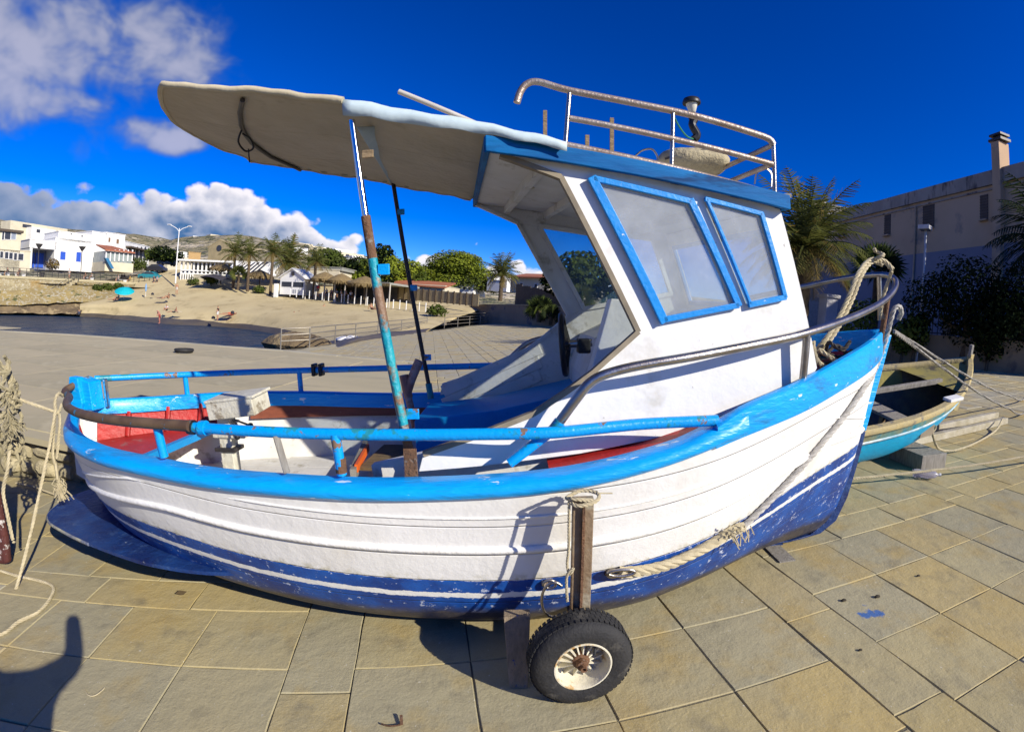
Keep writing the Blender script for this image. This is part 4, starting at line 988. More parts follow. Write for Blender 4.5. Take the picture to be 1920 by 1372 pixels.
# garden lamp on the rack
lb = bp(1304, 262, -.2); lt = bp(1298, 212, -.2); hd = bp(1298, 180, -.2)
lam = empty('solar_lamp', BOAT4 @ Matrix.Translation(lb), 'small black garden lamp with white glass on the cabin roof', 'lamp'); li = Matrix.Translation(-lb)
def lp(M_, n, m): o = M_.build(n, m, lam, smooth=45); o.matrix_parent_inverse = li
M_ = MB(); M_.tube([lb+Vector((.01, 0, -.10)), lb, lt], .012, 8); lp(M_, 'stake', DARK)
M_ = MB(); M_.tube(spline([lb+Vector((-.01, 0, 0)), lb+Vector((.012, 0, .03)), lb.lerp(lt, .55)+Vector((-.01, 0, 0)), lb.lerp(lt, .8)+Vector((.01, 0, 0)), lt+Vector((-.015, 0, -.02))], 4), .023, 8); lp(M_, 'tape_wrap', BLACK)
M_ = MB(); M_.lathe([(.012, 0), (.02, .005), (.036, .06), (.036, .062), (.001, .063)], 18, Matrix.Translation(lt)); lp(M_, 'lamp_glass', mat('frosted_glass', (.70, .68, .58), rough=.3))
M_ = MB(); M_.lathe([(.052, .055), (.054, .066), (.046, .085), (.03, .093), (.001, .094)], 18, Matrix.Translation(lt)); lp(M_, 'lamp_cap', BLACK)
M_ = MB(); M_.tube(spline([bp(1262, 214, -.45), bp(1272, 235, -.35), bp(1288, 256, -.25), lb], 4), .005, 6); lay(M_, 'green_cord', mat('green_cord', (.03, .20, .12), rough=.7), 'thin green cord tied from the roof rack to the lamp', 'cord')
# net hauler in the cockpit
hb = Vector((-2.0, .2, .48)); ha = empty('net_hauler', BOAT4 @ Matrix.Translation(hb), 'off-white machine box on a post with black knobs in the cockpit', 'net hauler'); hi = Matrix.Translation(-hb)
HW = mat('hauler_white', (.62, .60, .50), (.52, .49, .38), sc=7, rough=.6, bump=.4, bsc=30, wear=((.28, .24, .17), .62, 8, .08))
def hp(M_, n, m, bevel=.006, smooth=None): o = M_.build(n, m, ha, bevel=bevel, smooth=smooth); o.matrix_parent_inverse = hi
RB_ = Matrix.Rotation(rad(-6), 3, 'Y') @ Matrix.Rotation(rad(4), 3, 'X')
M_ = MB(); M_.box((-1.89, .2, 1.01), (.37, .24, .125), RB_); hp(M_, 'housing', HW)
M_ = MB(); M_.box((-1.89, .2, 1.075), (.395, .26, .02), RB_); hp(M_, 'lid', HW)
M_ = MB(); M_.box((-2.0, .2, .70), (.10, .09, .48)); hp(M_, 'post', HW)
M_ = MB(); M_.box((-1.96, .2, .80), (.26, .12, .03)); hp(M_, 'bracket', HW)
M_ = MB(); M_.box((-2.0, .2, .70), (.17, .13, .03)); hp(M_, 'collar', DARK)
for dx, dz in ((.18, -.05), (.12, -.10), (.07, -.13)):
    M_ = MB(); a = Vector((-1.9+dx*.2, .09, .93)); b = Vector((-1.9+dx, .05, .95+dz)); M_.tube([a, b], .007, 7); M_.lathe([(.001, -.02), (.016, -.014), (.02, 0), (.016, .014), (.001, .02)], 12, Matrix.Translation(b)); hp(M_, 'knob_lever', BLACK, 0, 50)
# pipe tee
PVC = mat('pinkish_pipe', (.36, .17, .12), (.28, .13, .09), sc=6, rough=.6, wear=((.42, .30, .25), .6, 7, .1))
g = lambda x, y: bp(x, y, .52)
M_ = MB(); M_.tube([g(779, 800), g(764, 738)], .026, 12); M_.tube([g(766, 745), g(757, 703)], .032, 12); M_.tube([g(764, 734), g(771, 712), g(786, 676)], .032, 12); lay(M_, 'drain_pipe_branch', PVC, 'pinkish brown forked drain pipe standing by the far gunwale', 'pipe', smooth=50)
# loose boards in the cockpit
PLY = mat('old_plywood', (.19, .135, .065), (.13, .09, .045), sc=6, rough=.85, bump=.3, bsc=40, stretch=(1, 6, 1), wear=((.07, .05, .03), .6, 5, .08))
M_ = MB(); M_.prism([bz(652, 800, .60), bz(745, 786, .62), bz(783, 800, .62), bz(778, 812, .60), bz(660, 812, .58)], (0, 0, .02)); lay(M_, 'plywood_board', PLY, 'brown plywood board lying along the far side of the cockpit', 'board', smooth=None)
M_ = MB(); M_.prism([bz(672, 882, .62), bz(720, 838, .60), bz(775, 838, .62), bz(775, 884, .64)], (0, 0, .02)); lay(M_, 'hatch_board', PLY, 'brown hatch board lying inside the near gunwale', 'board', smooth=None)
M_ = MB(); M_.bar(bz(662, 890, .64), bz(686, 832, .60), .035, .07); lay(M_, 'grey_plank', GREYW, 'short grey plank beside the hatch board in the cockpit', 'plank', smooth=None)
M_ = MB(); M_.bar(bz(668, 878, .66), bz(690, 838, .62), .02, .05); lay(M_, 'orange_strip', mat('orange_plastic', (.72, .13, .015), rough=.5), 'bright orange strip along the grey plank in the cockpit', 'strip', smooth=None)
# ropes of the bow
dk = Vector((1.75, -.12, fzs(1.75)+.02))
for k in range(2):
    o_ = Vector((.045*k, .015*k, .0)); P = [dk+Vector((.05*k, .05*k, 0)), bp(1545, 640, -.15), bp(1570, 602, -.12), bp(1592, 556, -.08), bp(1608, 516, -.04), bp(1624, 493, 0), bp(1642, 486, .03), bp(1660, 492, .04), bp(1672, 505, .03)]
    P = [p+o_*(1 if 0 < i < 7 else .3) for i, p in enumerate(P)]; M_ = MB(); rope_mb(spline(P, 6), .0165, mb=M_)
    if k: rope_mb(spline([bp(1648, 488, .0)+Vector((.03*math.cos(t), .035*math.sin(t), .012*t-.03)) for t in [k_*.7 for k_ in range(14)]], 3), .013, mb=M_); rope_mb(spline([bp(1672, 508, .02), bp(1668, 520, .06), bp(1655, 560, .10), bp(1651, 590, .12)], 5), .014, mb=M_)
    lay(M_, 'bow_rope', ROPE, ('inner strand of the pale rope arching over the bow rail', 'outer strand of the pale rope arching over the bow rail with a knot')[k], 'rope', 'ropes at the bow')
P = [bp(1684, 598, -.05), bp(1690, 588, -.08), bp(1686, 575, -.10), bp(1676, 580, -.10), bp(1670, 602, -.08), bp(1660, 640, -.07), bp(1642, 690, -.09)]+[onhull(x, y, .022) for x, y in ((1622, 725), (1590, 772), (1555, 815), (1510, 868), (1460, 922), (1420, 962), (1392, 988))]
M_ = MB(); rope_mb(spline(P, 6), .0175, mb=M_); lay(M_, 'stem_rope', mat('pale_grey_rope', (.50, .48, .43), (.34, .32, .28), sc=20, rough=.95, bump=.5, bsc=160, bdist=.004), 'long grey twisted rope running from the stem down the bow planking', 'rope', 'ropes at the bow')
P = [onhull(x, y, .026) for x, y in ((1392, 986), (1362, 1002), (1330, 1022), (1290, 1042), (1245, 1060), (1200, 1070), (1160, 1073))]
M_ = MB(); rope_mb(spline(P, 6), .027, strands=4, mb=M_)
rn = random.Random(9)
for k in range(26):
    a = onhull(1385+rn.uniform(-22, 22), 995+rn.uniform(-12, 12), .045); M_.tube([a, a+Vector((rn.uniform(-.03, .05), rn.uniform(-.03, 0), rn.uniform(-.07, .02)))], .0035, 4)
lay(M_, 'braided_mooring_rope', ROPE, 'thick frayed braided rope hooked to the ring above the blue bottom', 'rope', 'ropes at the bow')
M_ = MB(); p = onhull(1152, 1072, .03); M_.tube(spline([p+Vector((.06*math.cos(t)+.03, -.01, .016*math.sin(t))) for t in [2*math.pi*k/12 for k in range(12)]], 3, closed=True), .008, 7, closed=True); lay(M_, 'shackle', STEEL, 'steel shackle joining the braided rope to the hull ring', 'shackle')
# tangle on the foredeck
M_ = MB(); rn = random.Random(12)
for k in range(9):
    c = Vector((1.78+rn.uniform(-.22, .28), rn.uniform(-.22, .2), fzs(1.8)+.03+rn.uniform(0, .10))); r = rn.uniform(.08, .17); ph = rn.uniform(0, 6)
    rope_mb(spline([c+Vector((r*math.cos(t+ph), r*.8*math.sin(t+ph), .03*math.sin(3*t+ph)+.012*t)) for t in [k_*.6 for k_ in range(13)]], 3), .013, mb=M_, n=4)
lay(M_, 'deck_rope_tangle', mat('dark_wet_rope', (.085, .075, .065), (.05, .045, .04), rough=.95), 'dark tangle of coiled rope heaped on the foredeck', 'rope', 'ropes at the bow')
M_ = MB(); rope_mb(spline([bp(1524, 640, -.42), bp(1530, 672, -.44), bp(1548, 690, -.44), bp(1570, 694, -.42), bp(1578, 684, -.38), bp(1560, 672, -.34), bp(1535, 655, -.3)], 6), .015, mb=M_); lay(M_, 'pale_rope_end', ROPE, 'pale rope end curled just in front of the cabin', 'rope', 'ropes at the bow')
M_ = MB(); c = Vector((1.60, -.28, fzs(1.6)+.05)); M_.grid([[c+Vector((.13*u, .10*v, .05*noise.noise(Vector((u*2, v*2, 3)))+.06-.04*(u*u+v*v))) for u in (-1, -.5, 0, .5, 1)] for v in (-1, -.5, 0, .5, 1)]); lay(M_, 'red_cloth', mat('red_cloth', (.42, .05, .03), rough=.9), 'crumpled red cloth on the foredeck beside the rope tangle', 'cloth')
# mooring lines to the right
G_ = lambda x, y, z=0: Vector((ongr(x, y, z).x, ongr(x, y, z).y-YC, z))
for k, (x, y) in enumerate(((1920, 748), (1920, 775))):
    a = bp(1676, 620+k*2, .02); b = G_(x, y, .02); b2 = b+(b-a)*.5; b2.z = .01
    M_ = MB(); pts = [a.lerp(b, t)+Vector((0, 0, -.10*math.sin(math.pi*t))) for t in (0, .25, .5, .75, 1)]+[b2]; rope_mb(spline(pts, 5), .0125, pitch=.12, n=4, mb=M_)
    lay(M_, 'mooring_line', ROPEG, ('upper grey mooring line from the bow to the ground at right', 'lower grey mooring line from the bow to the ground at right')[k], 'rope', 'ropes at the bow')
M_ = MB(); pts = [G_(1585, 898, .09), G_(1650, 892, .09), G_(1760, 880, .10), G_(1850, 868, .12), G_(1925, 855, .14)]; rope_mb(spline(pts+[pts[-1]+(pts[-1]-pts[-2])], 6), .0125, mb=M_); lay(M_, 'taut_rope', ROPE, 'pale rope stretched low over the slabs in front of the small boat', 'rope', 'ropes at the bow')
# plastic bottle
bm_ = bpy.data.materials.new('clear_plastic'); bm_.use_nodes = True; q_ = bm_.node_tree.nodes['Principled BSDF']; q_.inputs['Base Color'].default_value = (.72, .70, .85, 1); q_.inputs['Transmission Weight'].default_value = .75; q_.inputs['Roughness'].default_value = .2; q_.inputs['IOR'].default_value = 1.2
p = G_(1736, 888, .055); bt = empty('plastic_bottle', BOAT4 @ Matrix.Translation(p) @ Matrix.Rotation(rad(-32), 4, 'Z'), 'crushed clear plastic bottle lying under the pale rope', 'bottle')
M_ = MB(); M_.grid([[Vector((x, r*math.cos(a)*(1+.12*noise.noise(Vector((x*20, a*2, 2)))), r*math.sin(a)*(.85+.12*noise.noise(Vector((x*20, a*2, 0)))))) for a in [2*math.pi*k/14 for k in range(14)]] for x, r in ((-.13, .01), (-.125, .045), (-.09, .052), (-.04, .045), (0, .052), (.05, .05), (.09, .042), (.115, .018), (.135, .014))], close=True); M_.build('bottle_body', bm_, bt, smooth=60)
M_ = MB(); M_.tube([(.132, 0, 0), (.152, 0, 0)], .017, 12); M_.build('bottle_cap', WHITE, bt, smooth=40)
# bent wire and bits on the slabs
p = G_(735, 1358, .006); M_ = MB(); M_.tube(spline([G_(715, 1356, .008), G_(728, 1360, .008), G_(745, 1359, .008), G_(754, 1356, .01)], 3), .004, 6); M_.bar(G_(753, 1358, .01), G_(752, 1340, .02), .012, .006); lay(M_, 'bent_bracket', RUST, 'small bent rusty bracket lying on the slabs at the bottom edge', 'bracket')
M_ = MB(); M_.tube(spline([G_(158, 1290, .004), G_(165, 1302, .004), G_(178, 1303, .004), (G_(192, 1293, .004)), G_(196, 1288, .004)], 4), .0025, 5); lay(M_, 'twine_scrap', ROPE, 'scrap of pale twine on the slab at lower left', 'twine')
M_ = MB(); p = G_(340, 1112, .012); M_.grid([[p+Vector((.03*u, .02*v, .014*noise.noise(Vector((u*3, v*3, 7)))+.006)) for u in (-1, -.3, .4, 1)] for v in (-1, 0, 1)]); lay(M_, 'dry_leaf', mat('dry_leaf', (.16, .11, .05), rough=.9), 'curled dry leaf on the slab under the stern', 'leaf')
LEAFM = mat('dry_leaf2', (.05, .04, .025), rough=.95)
for i, (x, y, s, t_) in enumerate(((1582, 1125, .02, 'dark pebble on the ochre slab right of the wheel'), (1645, 1118, .022, 'dark dry leaf on the ochre slab near the blue paint stain'), (1613, 1218, .014, 'small dark pebble on the rough slab at lower right'), (1722, 1079, .016, 'thin dark twig on the grey slab at right'))):
    p = G_(x, y, .004); M_ = MB(); M_.lathe([(.001, -.3*s), (s, 0), (s*.7, s*.35), (.001, s*.5)], 7, Matrix.Translation(p) @ Matrix.Scale(.6, 4, (0, 1, 0)) @ Matrix.Rotation(i, 4, 'Z')); lay(M_, 'pebble', LEAFM, t_, 'pebble' if 'pebble' in t_ else 'litter')
# ------------------------------------------------------------------ stern ropes and the boat at the left edge
def fray(M_, p, n, L_, rn, r=.003, up=-1):
    for k in range(n):
        a = p+Vector((rn.gauss(0, .012), rn.gauss(0, .012), rn.gauss(0, .02))); d = Vector((rn.gauss(0, .35), rn.gauss(0, .35), up)).normalized()*L_*rn.uniform(.5, 1.1); m_ = a+d*.5+Vector((rn.gauss(0, .012), rn.gauss(0, .012), 0)); M_.tube([a, m_, a+d], r, 4)
rn = random.Random(21)
T0 = bp(110, 752, -.24)
M_ = MB(); rope_mb(spline([bp(118, 742, -.18), bp(109, 738, -.24), bp(103, 752, -.26), bp(106, 775, -.26), bp(112, 770, -.22), bp(116, 758, -.16)], 5), .012, mb=M_)
rope_mb(spline([bp(104, 770, -.27), bp(101, 800, -.28), bp(99, 850, -.29), bp(103, 870, -.28)], 5), .0115, mb=M_); rope_mb(spline([bp(111, 775, -.25), bp(112, 800, -.25), bp(106, 860, -.27)], 5), .0115, mb=M_)
M_.tube([bp(104, 868, -.28), bp(108, 898, -.28)], .012, 8); pf = bp(110, 905, -.28); fray(M_, pf, 70, .12, rn)
lay(M_, 'stern_tail_rope', ROPE, 'doubled pale rope hanging off the stern with a frayed end', 'rope', 'ropes at the stern')
M_ = MB(); rope_mb(spline([bp(104, 765, -.27), bp(92, 840, -.36), bp(62, 980, -.62), bp(34, 1090, -.85), bp(2, 1195, -1.02), bp(-30, 1290, -1.15)], 6), .0115, mb=M_); lay(M_, 'stern_line', ROPE, 'pale rope slanting from the stern down to the lower left slabs', 'rope', 'ropes at the stern')
M_ = MB(); rope_mb(spline([bp(-20, 728, -.50), bp(20, 742, -.46), bp(60, 757, -.38), bp(103, 772, -.26)], 6), .0115, mb=M_); lay(M_, 'cross_rope', ROPE, 'pale rope running from the hanging bundle to the stern', 'rope', 'ropes at the stern')
M_ = MB(); rope_mb(spline([G_(-20, 1062, .014), G_(30, 1078, .014), G_(75, 1088, .014), G_(100, 1100, .014), G_(92, 1125, .014), G_(70, 1148, .014), G_(35, 1165, .014), G_(10, 1185, .014), G_(-30, 1200, .014)], 6), .011, mb=M_); lay(M_, 'ground_rope', ROPE, 'loop of pale rope lying on the slabs at left', 'rope', 'ropes at the stern')
M_ = MB(); rope_mb(spline([G_(30, 905, .03), G_(62, 912, .04), G_(90, 922, .03), G_(112, 930, .02)], 5), .010, mb=M_); lay(M_, 'short_ground_rope', ROPE, 'short rope on the ground between the two sterns', 'rope', 'ropes at the stern')
lb_ = empty('red_bottomed_boat', BOAT4 @ Matrix.Translation((-3.50, -.66, 0)), 'boat with brown red scuffed bottom at the left edge', 'boat'); 
LRED = mat('red_brown_antifouling', (.10, .028, .022), (.07, .022, .02), sc=6, rough=.7, bump=.5, bsc=30, wear=((.50, .46, .43), .60, 16, .04))
LWH = mat('left_boat_white', (.62, .60, .55), (.5, .48, .42), sc=6, rough=.6)
xs = [-.0, -.04, -.1, -.2, -.35, -.6, -1.0, -1.6, -2.2, -2.8]
def lsec(x, z):
    t = min(max(z/.8, 0), 1); w = min(1, (-x+.02)/1.4)**.6*.55; return .018+w*(t+.05)**.55*(1-math.exp(-8*(-x+.005)))
for nm, z0, z1, mm in (('bottom', .03, .62, LRED), ('topside', .62, .85, LWH)):
    M_ = MB(); zz = [z0+(z1-z0)*k/8 for k in range(9)]
    for sg in (-1, 1): M_.grid([[Vector((x-.16*max(.16-z, 0)*2+.10*z, sg*lsec(x, z), z)) for z in zz] for x in xs])
    M_.build(nm, mm, lb_, smooth=60)
M_ = MB(); M_.prism([(-.09, -.028, .02), (.0, -.028, .035), (.045, -.028, .20), (.075, -.028, .55), (.11, -.028, 1.12), (.03, -.028, 1.12), (-.01, -.028, .5), (-.09, -.028, .1)], (0, .056, 0)); M_.build('stem', LRED, lb_, bevel=.02)
M_ = MB(); M_.bar((.02, 0, .85), (-2.6, 0, .9), 1.0, .02); 
bc = bp(16, 775, -.50); M_ = MB(); rn = random.Random(33)
for k in range(26):
    a = rn.uniform(0, 6.28); ty = rn.uniform(-.32, .30); rr_ = (.10+.03*rn.random())*(1-.5*abs(ty)/.32)
    P = []
    for i in range(9):
        t = i/8; ang = a+t*rn.uniform(1.5, 3.2); P.append(bc+Vector((rr_*math.cos(ang)+rn.gauss(0, .01)-.03, rr_*.9*math.sin(ang), ty+(.22*(t-.5)) + rn.gauss(0, .012))))
    rope_mb(spline(P, 4), .0135, mb=M_, n=4)
for k in range(10): fray(M_, bc+Vector((.08+rn.gauss(0, .02), -.05, rn.uniform(-.12, .12))), 14, .10, rn, up=-.5)
lay(M_, 'rope_bundle', mat('weathered_rope', (.40, .345, .21), (.27, .235, .14), sc=14, rough=.95, bump=.5, bsc=160, bdist=.004), 'big frayed bundle of knotted rope hanging at the left edge', 'rope', 'ropes at the stern')
M_ = MB(); rope_mb(spline([bp(18, 845, -.62), bp(14, 880, -.66), bp(6, 920, -.68), bp(14, 965, -.70), bp(24, 1012, -.70)], 6), .013, mb=M_); M_.lathe([(.001, -.012), (.014, 0), (.001, .012)], 10, Matrix.Translation(bp(26, 1016, -.70))); lay(M_, 'hanging_rope_end', ROPE, 'rope end hanging down the red brown bow at left', 'rope', 'ropes at the stern')
# ------------------------------------------------------------------ small blue rowing boat
SB4 = SLIP4 @ Matrix.Translation((3.46, 4.37, .165)) @ Matrix.Rotation(.158, 4, 'Z') @ Matrix.Rotation(-.059, 4, 'Y') @ Matrix.Rotation(.175, 4, 'X') @ Matrix.Scale(1.06, 4, (0, 0, 1))
sb = empty('rowing_boat', SB4, 'small weathered blue rowing boat propped on a block behind the bow', 'boat')
SBL = mat('worn_blue_hull', (.0, .36, .66), (.0, .42, .72), sc=4, rough=.5, bump=.3, bsc=30, wear=((.06, .26, .24), .66, 3, .15), wear2=((.42, .40, .30), .73, 11, .04))
SBT = mat('faded_teal_sheer', (.09, .27, .27), (.26, .25, .14), sc=3, rough=.7, bump=.4, bsc=30, wear=((.0, .23, .34), .56, 4, .1))
SOC = mat('ochre_gunwale', (.46, .36, .15), (.36, .30, .16), sc=5, rough=.75, bump=.4, bsc=30, wear=((.20, .18, .13), .6, 7, .08))
SIN = mat('dark_inner_boat', (.10, .09, .075), (.16, .14, .09), sc=5, rough=.85, bump=.4, bsc=30)
SYE = mat('yellow_inner', (.30, .25, .06), (.20, .18, .07), sc=4, rough=.8, bump=.3, bsc=30, wear=((.07, .06, .04), .58, 4, .1))
sX = [-2.0, -1.7, -1.3, -.8, -.3, .2, .7, 1.1, 1.5, 1.8, 2.0, 2.1]
sbf = crv(sX, (.42, .50, .58, .65, .68, .68, .63, .54, .38, .22, .09, .02)); szf = crv(sX, (.58, .56, .54, .53, .53, .54, .56, .59, .63, .68, .72, .74)); skf = crv(sX, (.06, .03, .01, 0, 0, 0, .01, .03, .07, .14, .26, .45)); snf = crv(sX, (3, 3.2, 3.6, 4, 4, 4, 3.2, 2.6, 2, 1.6, 1.3, 1.1))
def syy(x, z, off=0): t = min(max((z-skf(x))/(szf(x)-skf(x)), 0), 1); return max(sbf(x)*t**(1/snf(x))+off, .006)
XX = [-2.0+4.1*i/50 for i in range(51)]
for nm, t0, t1, mm in (('hull', 0, .76, SBL), ('sheer_strake', .76, 1, SBT)):
    M_ = MB()
    for sg in (-1, 1): M_.grid([[Vector((x, sg*syy(x, skf(x)+(szf(x)-skf(x))*(t0+(t1-t0)*(k/9)**1.5)), skf(x)+(szf(x)-skf(x))*(t0+(t1-t0)*(k/9)**1.5))) for k in range(10)] for x in XX])
    M_.build(nm, mm, sb, smooth=60)
M_ = MB()
for sg in (-1, 1): M_.grid([[Vector((x, sg*syy(x, z, -.03), z)) for z in [skf(x)+.03+(szf(x)-skf(x)-.03)*k/9 for k in range(10)]] for x in XX[:-2]])
M_.build('inner_skin', SIN, sb, smooth=60)
for sg, mm in ((-1, SOC), (1, SOC)):
    M_ = MB(); M_.grid([[Vector((x, sg*max(sbf(x)+dy, .004), szf(x)+dz)) for dy, dz in ((.018, -.03), (.026, .0), (.012, .022), (-.05, .024), (-.062, 0), (-.05, -.03))] for x in XX], close=True); M_.build('gunwale', mm, sb, smooth=50)
    M_ = MB(); M_.tube([(x, sg*(syy(x, skf(x)+(szf(x)-skf(x))*.76)+.006), skf(x)+(szf(x)-skf(x))*.76) for x in XX], .012, 6); M_.build('rubbing_strip', mat('strip_white', (.55, .60, .60), (.15, .35, .45), sc=9, rough=.6), sb, smooth=60)
M_ = MB(); M_.grid([[Vector((x, s*(sbf(x)-.06), szf(x)-.02)) for s in (-1, -.5, 0, .5, 1)] for x in (1.25, 1.4, 1.6, 1.8, 1.97)]); M_.build('bow_deck', SYE, sb, smooth=60)
M_ = MB(); M_.grid([[Vector((x, syy(x, z, -.036), z)) for z in [szf(x)-.24+.2*k/4 for k in range(5)]] for x in [.3+1.0*i/10 for i in range(11)]]); M_.build('inner_panel', SYE, sb, smooth=60)
M_ = MB(); M_.prism([(2.02, -.03, .12), (2.09, -.03, .42), (2.14, -.03, .80), (2.07, -.03, .80), (2.0, -.03, .45), (1.92, -.03, .15)], (0, .06, 0)); M_.build('stem', SOC, sb, bevel=.006)
M_ = MB(); M_.box((2.085, 0, .84), (.05, .045, .14)); M_.build('stem_head', GREYW, sb, bevel=.008)
for x, z in ((-.9, .36), (.35, .40)):
    M_ = MB(); M_.box((x, 0, z), (.22, 2*syy(x, z, -.04), .03)); M_.build('thwart', GREYW, sb, bevel=.004)
M_ = MB(); M_.bar((-1.6, .22, .50), (1.35, -.12, .60), .05, .05); M_.build('oar_shaft', GREYW, sb, bevel=.006)
M_ = MB(); M_.box((.35, -.15, .2), (.05, .05, .4)); M_.build('thwart_leg', WOOD, sb)
M_ = MB(); M_.prism([(-2.0, -syy(-2, z, 0) if True else 0, z) for z in (.07, .2, .35, .5, .57)]+[(-2.0, syy(-2, z, 0), z) for z in (.57, .5, .35, .2, .07)], (.03, 0, 0)); M_.build('transom', SBL, sb)
M_ = MB(); p = Vector((.62, -syy(.62, .30)-.008, .30)); M_.box(p, (.22, .012, .11)); M_.build('bow_plate', mat('plate_grey', (.28, .23, .16), (.2, .17, .12), rough=.8), sb, bevel=.003)
M_ = MB(); M_.box((.93, -syy(.93, .62)+.02, .60), (.24, .10, .03)); M_.build('white_patch', WHITE, sb, bevel=.005)
M_ = MB(); M_.box(SLIP4.inverted() @ (SLIP4 @ Vector((4.30, 4.12, .085))), (.36, .5, .17)); o = M_.build('timber_block', GREYW, None, bevel=.006); o.matrix_world = SLIP4; tag(o, 'thick timber block under the small blue rowing boat', 'block')
for (a, b), lab in ((((1755, 818), (1885, 788)), 'long pale timber rail lying beside the rowing boat'), (((1785, 795), (1868, 777)), 'second yellowish timber rail lying behind the pale one')):
    A_, B_ = G_(*a, .05), G_(*b, .05); d = (B_-A_)*.3; M_ = MB(); M_.bar(A_-d, B_, .09, .09); lay(M_, 'timber_rail', mat('pale_timber', (.46, .42, .32), (.34, .30, .20), sc=6, rough=.85, bump=.4, bsc=40), lab, 'timber', 'timber rails on the slabs', smooth=None, bevel=.006)
M_ = MB(); rope_mb(spline([bp(1744, 795, 1.2), bp(1748, 812, 1.1), G_(1757, 838, .16), G_(1772, 845, .05), G_(1800, 842, .03), G_(1840, 825, .03), G_(1868, 806, .04), G_(1880, 785, .14)], 6), .015, mb=M_)
for x, y in ((1738, 798), (1748, 800), (1743, 806)): rope_mb(spline([bp(x, y, 1.15)+Vector((.03*math.cos(t), -.02, .04*math.sin(t))) for t in [k*.8 for k in range(9)]], 3), .012, mb=M_)
lay(M_, 'painter_rope', ROPE, 'knotted rope looping from the small blue boat to the timber', 'rope')
# ------------------------------------------------------------------ builders for houses, plants and people
class Face:                                             # a vertical wall plane through two surveyed points
    def __init__(s, x0, r0, x1, r1, y=520):
        s.a, s.b = atr(x0, y, r0), atr(x1, y, r1); s.d = (s.b-s.a); s.d.z = 0; s.d.normalize(); s.n = Vector((-s.d.y, s.d.x, 0))
        if s.n.dot(s.a-E0) < 0: s.n = -s.n               # away from the camera
    def pt(s, x, y, off=0):
        d = ray(x, y); t = (s.a-E0).dot(s.n)/d.dot(s.n); return E0+d*t+s.n*off
    def rect(s, xl, yt, xr, yb, off=0):
        A, D = s.pt(xl, yt, off), s.pt(xl, yb, off); B = s.pt(xr, (yt+yb)/2, off)
        return [Vector((A.x, A.y, D.z)), Vector((B.x, B.y, D.z)), Vector((B.x, B.y, A.z)), Vector((A.x, A.y, A.z))]
WH = mat('lime_white_wall', (.78, .77, .73), (.70, .69, .64), sc=.4, rough=.9, bump=.1, bsc=8)
CR = mat('cream_wall', (.62, .56, .40), (.54, .48, .34), sc=.5, rough=.9)
GLASSD = mat('dark_window', (.03, .035, .045), (.05, .05, .06), rough=.25)
BDOOR = mat('blue_door', (.02, .09, .50), (.02, .07, .42), rough=.6)
TERRA = mat('terracotta_tiles', (.38, .13, .06), (.30, .11, .06), sc=2, rough=.9, bump=.6, bsc=9, bdist=.06)
STONE = mat('church_stone', (.36, .29, .16), (.28, .23, .13), sc=.7, rough=.95, bump=.3, bsc=4)
DRAIL = mat('dark_rail', (.03, .03, .035), (.05, .045, .04), rough=.6)
def leafm(name, c1, c2, sc=3, tr=.38, spec=.15):
    m = mat(name, c1, c2, sc=sc, rough=.85, spec=spec); nt = m.node_tree; b = nt.nodes['Principled BSDF']; t = nt.nodes.new('ShaderNodeBsdfTranslucent'); x = nt.nodes.new('ShaderNodeMixShader'); x.inputs[0].default_value = tr
    nt.links.new(b.inputs['Base Color'].links[0].from_socket, t.inputs[0]); nt.links.new(b.outputs[0], x.inputs[1]); nt.links.new(t.outputs[0], x.inputs[2]); nt.links.new(x.outputs[0], nt.nodes['Material Output'].inputs[0]); return m
LEAF = leafm('leaf_green', (.11, .145, .025), (.075, .11, .02), 3)
LEAFL = leafm('leaf_light', (.10, .125, .03), (.075, .10, .025), 3)
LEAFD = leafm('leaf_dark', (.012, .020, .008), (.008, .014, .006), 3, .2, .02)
PINEG = leafm('pine_green', (.28, .32, .03), (.19, .24, .028), .6)
PALMG = leafm('palm_green', (.15, .16, .04), (.10, .115, .03), 2)
PALMY = leafm('palm_yellow', (.28, .21, .06), (.20, .145, .045), 2)
PALMD = leafm('palm_deep', (.035, .05, .018), (.02, .032, .012), 2)
BARK = mat('bark', (.12, .085, .05), (.07, .05, .03), sc=4, rough=.95, bump=.8, bsc=12, bdist=.04)
THATCH = mat('straw_thatch', (.24, .175, .075), (.16, .11, .05), sc=4, rough=1, bump=.6, bsc=20, bdist=.05)
def part(M_, name, m, par, **k):
    o = M_.build(name, m, par, **k); o.matrix_parent_inverse = par.matrix_world.inverted(); return o
def house(name, label, face, blocks, wins=(), cat='building', group=None):
    base = face.rect(*blocks[0][:4])[0]; root = empty(name, Matrix.Translation(base), label, cat, group)
    for (xl, yt, xr, yb, dep, m) in blocks:
        M_ = MB(); q = face.rect(xl, yt, xr, yb); M_.prism(q, face.n*dep); part(M_, 'wall', m, root)
        M_ = MB(); t = [q[3]-face.d*.08-face.n*.08, q[2]+face.d*.08-face.n*.08, q[2]+face.d*.08+face.n*(dep+.08), q[3]-face.d*.08+face.n*(dep+.08)]; M_.prism([p+Vector((0, 0, .002)) for p in t], (0, 0, .12)); part(M_, 'parapet', m, root)
    for (xl, yt, xr, yb, m, *fr) in wins:
        q = face.rect(xl, yt, xr, yb, -.01); M_ = MB(); M_.prism(q, -face.n*.03); w = part(M_, 'door' if (len(fr) and fr[0] == 'door') else 'window', m, root)
        M_ = MB()
        for a, b in zip(q, q[1:]+q[:1]): M_.bar(a-face.n*.03, b-face.n*.03, .07, .07)
        M_.build('frame', fr[1] if len(fr) > 1 else WH, w)
    return root
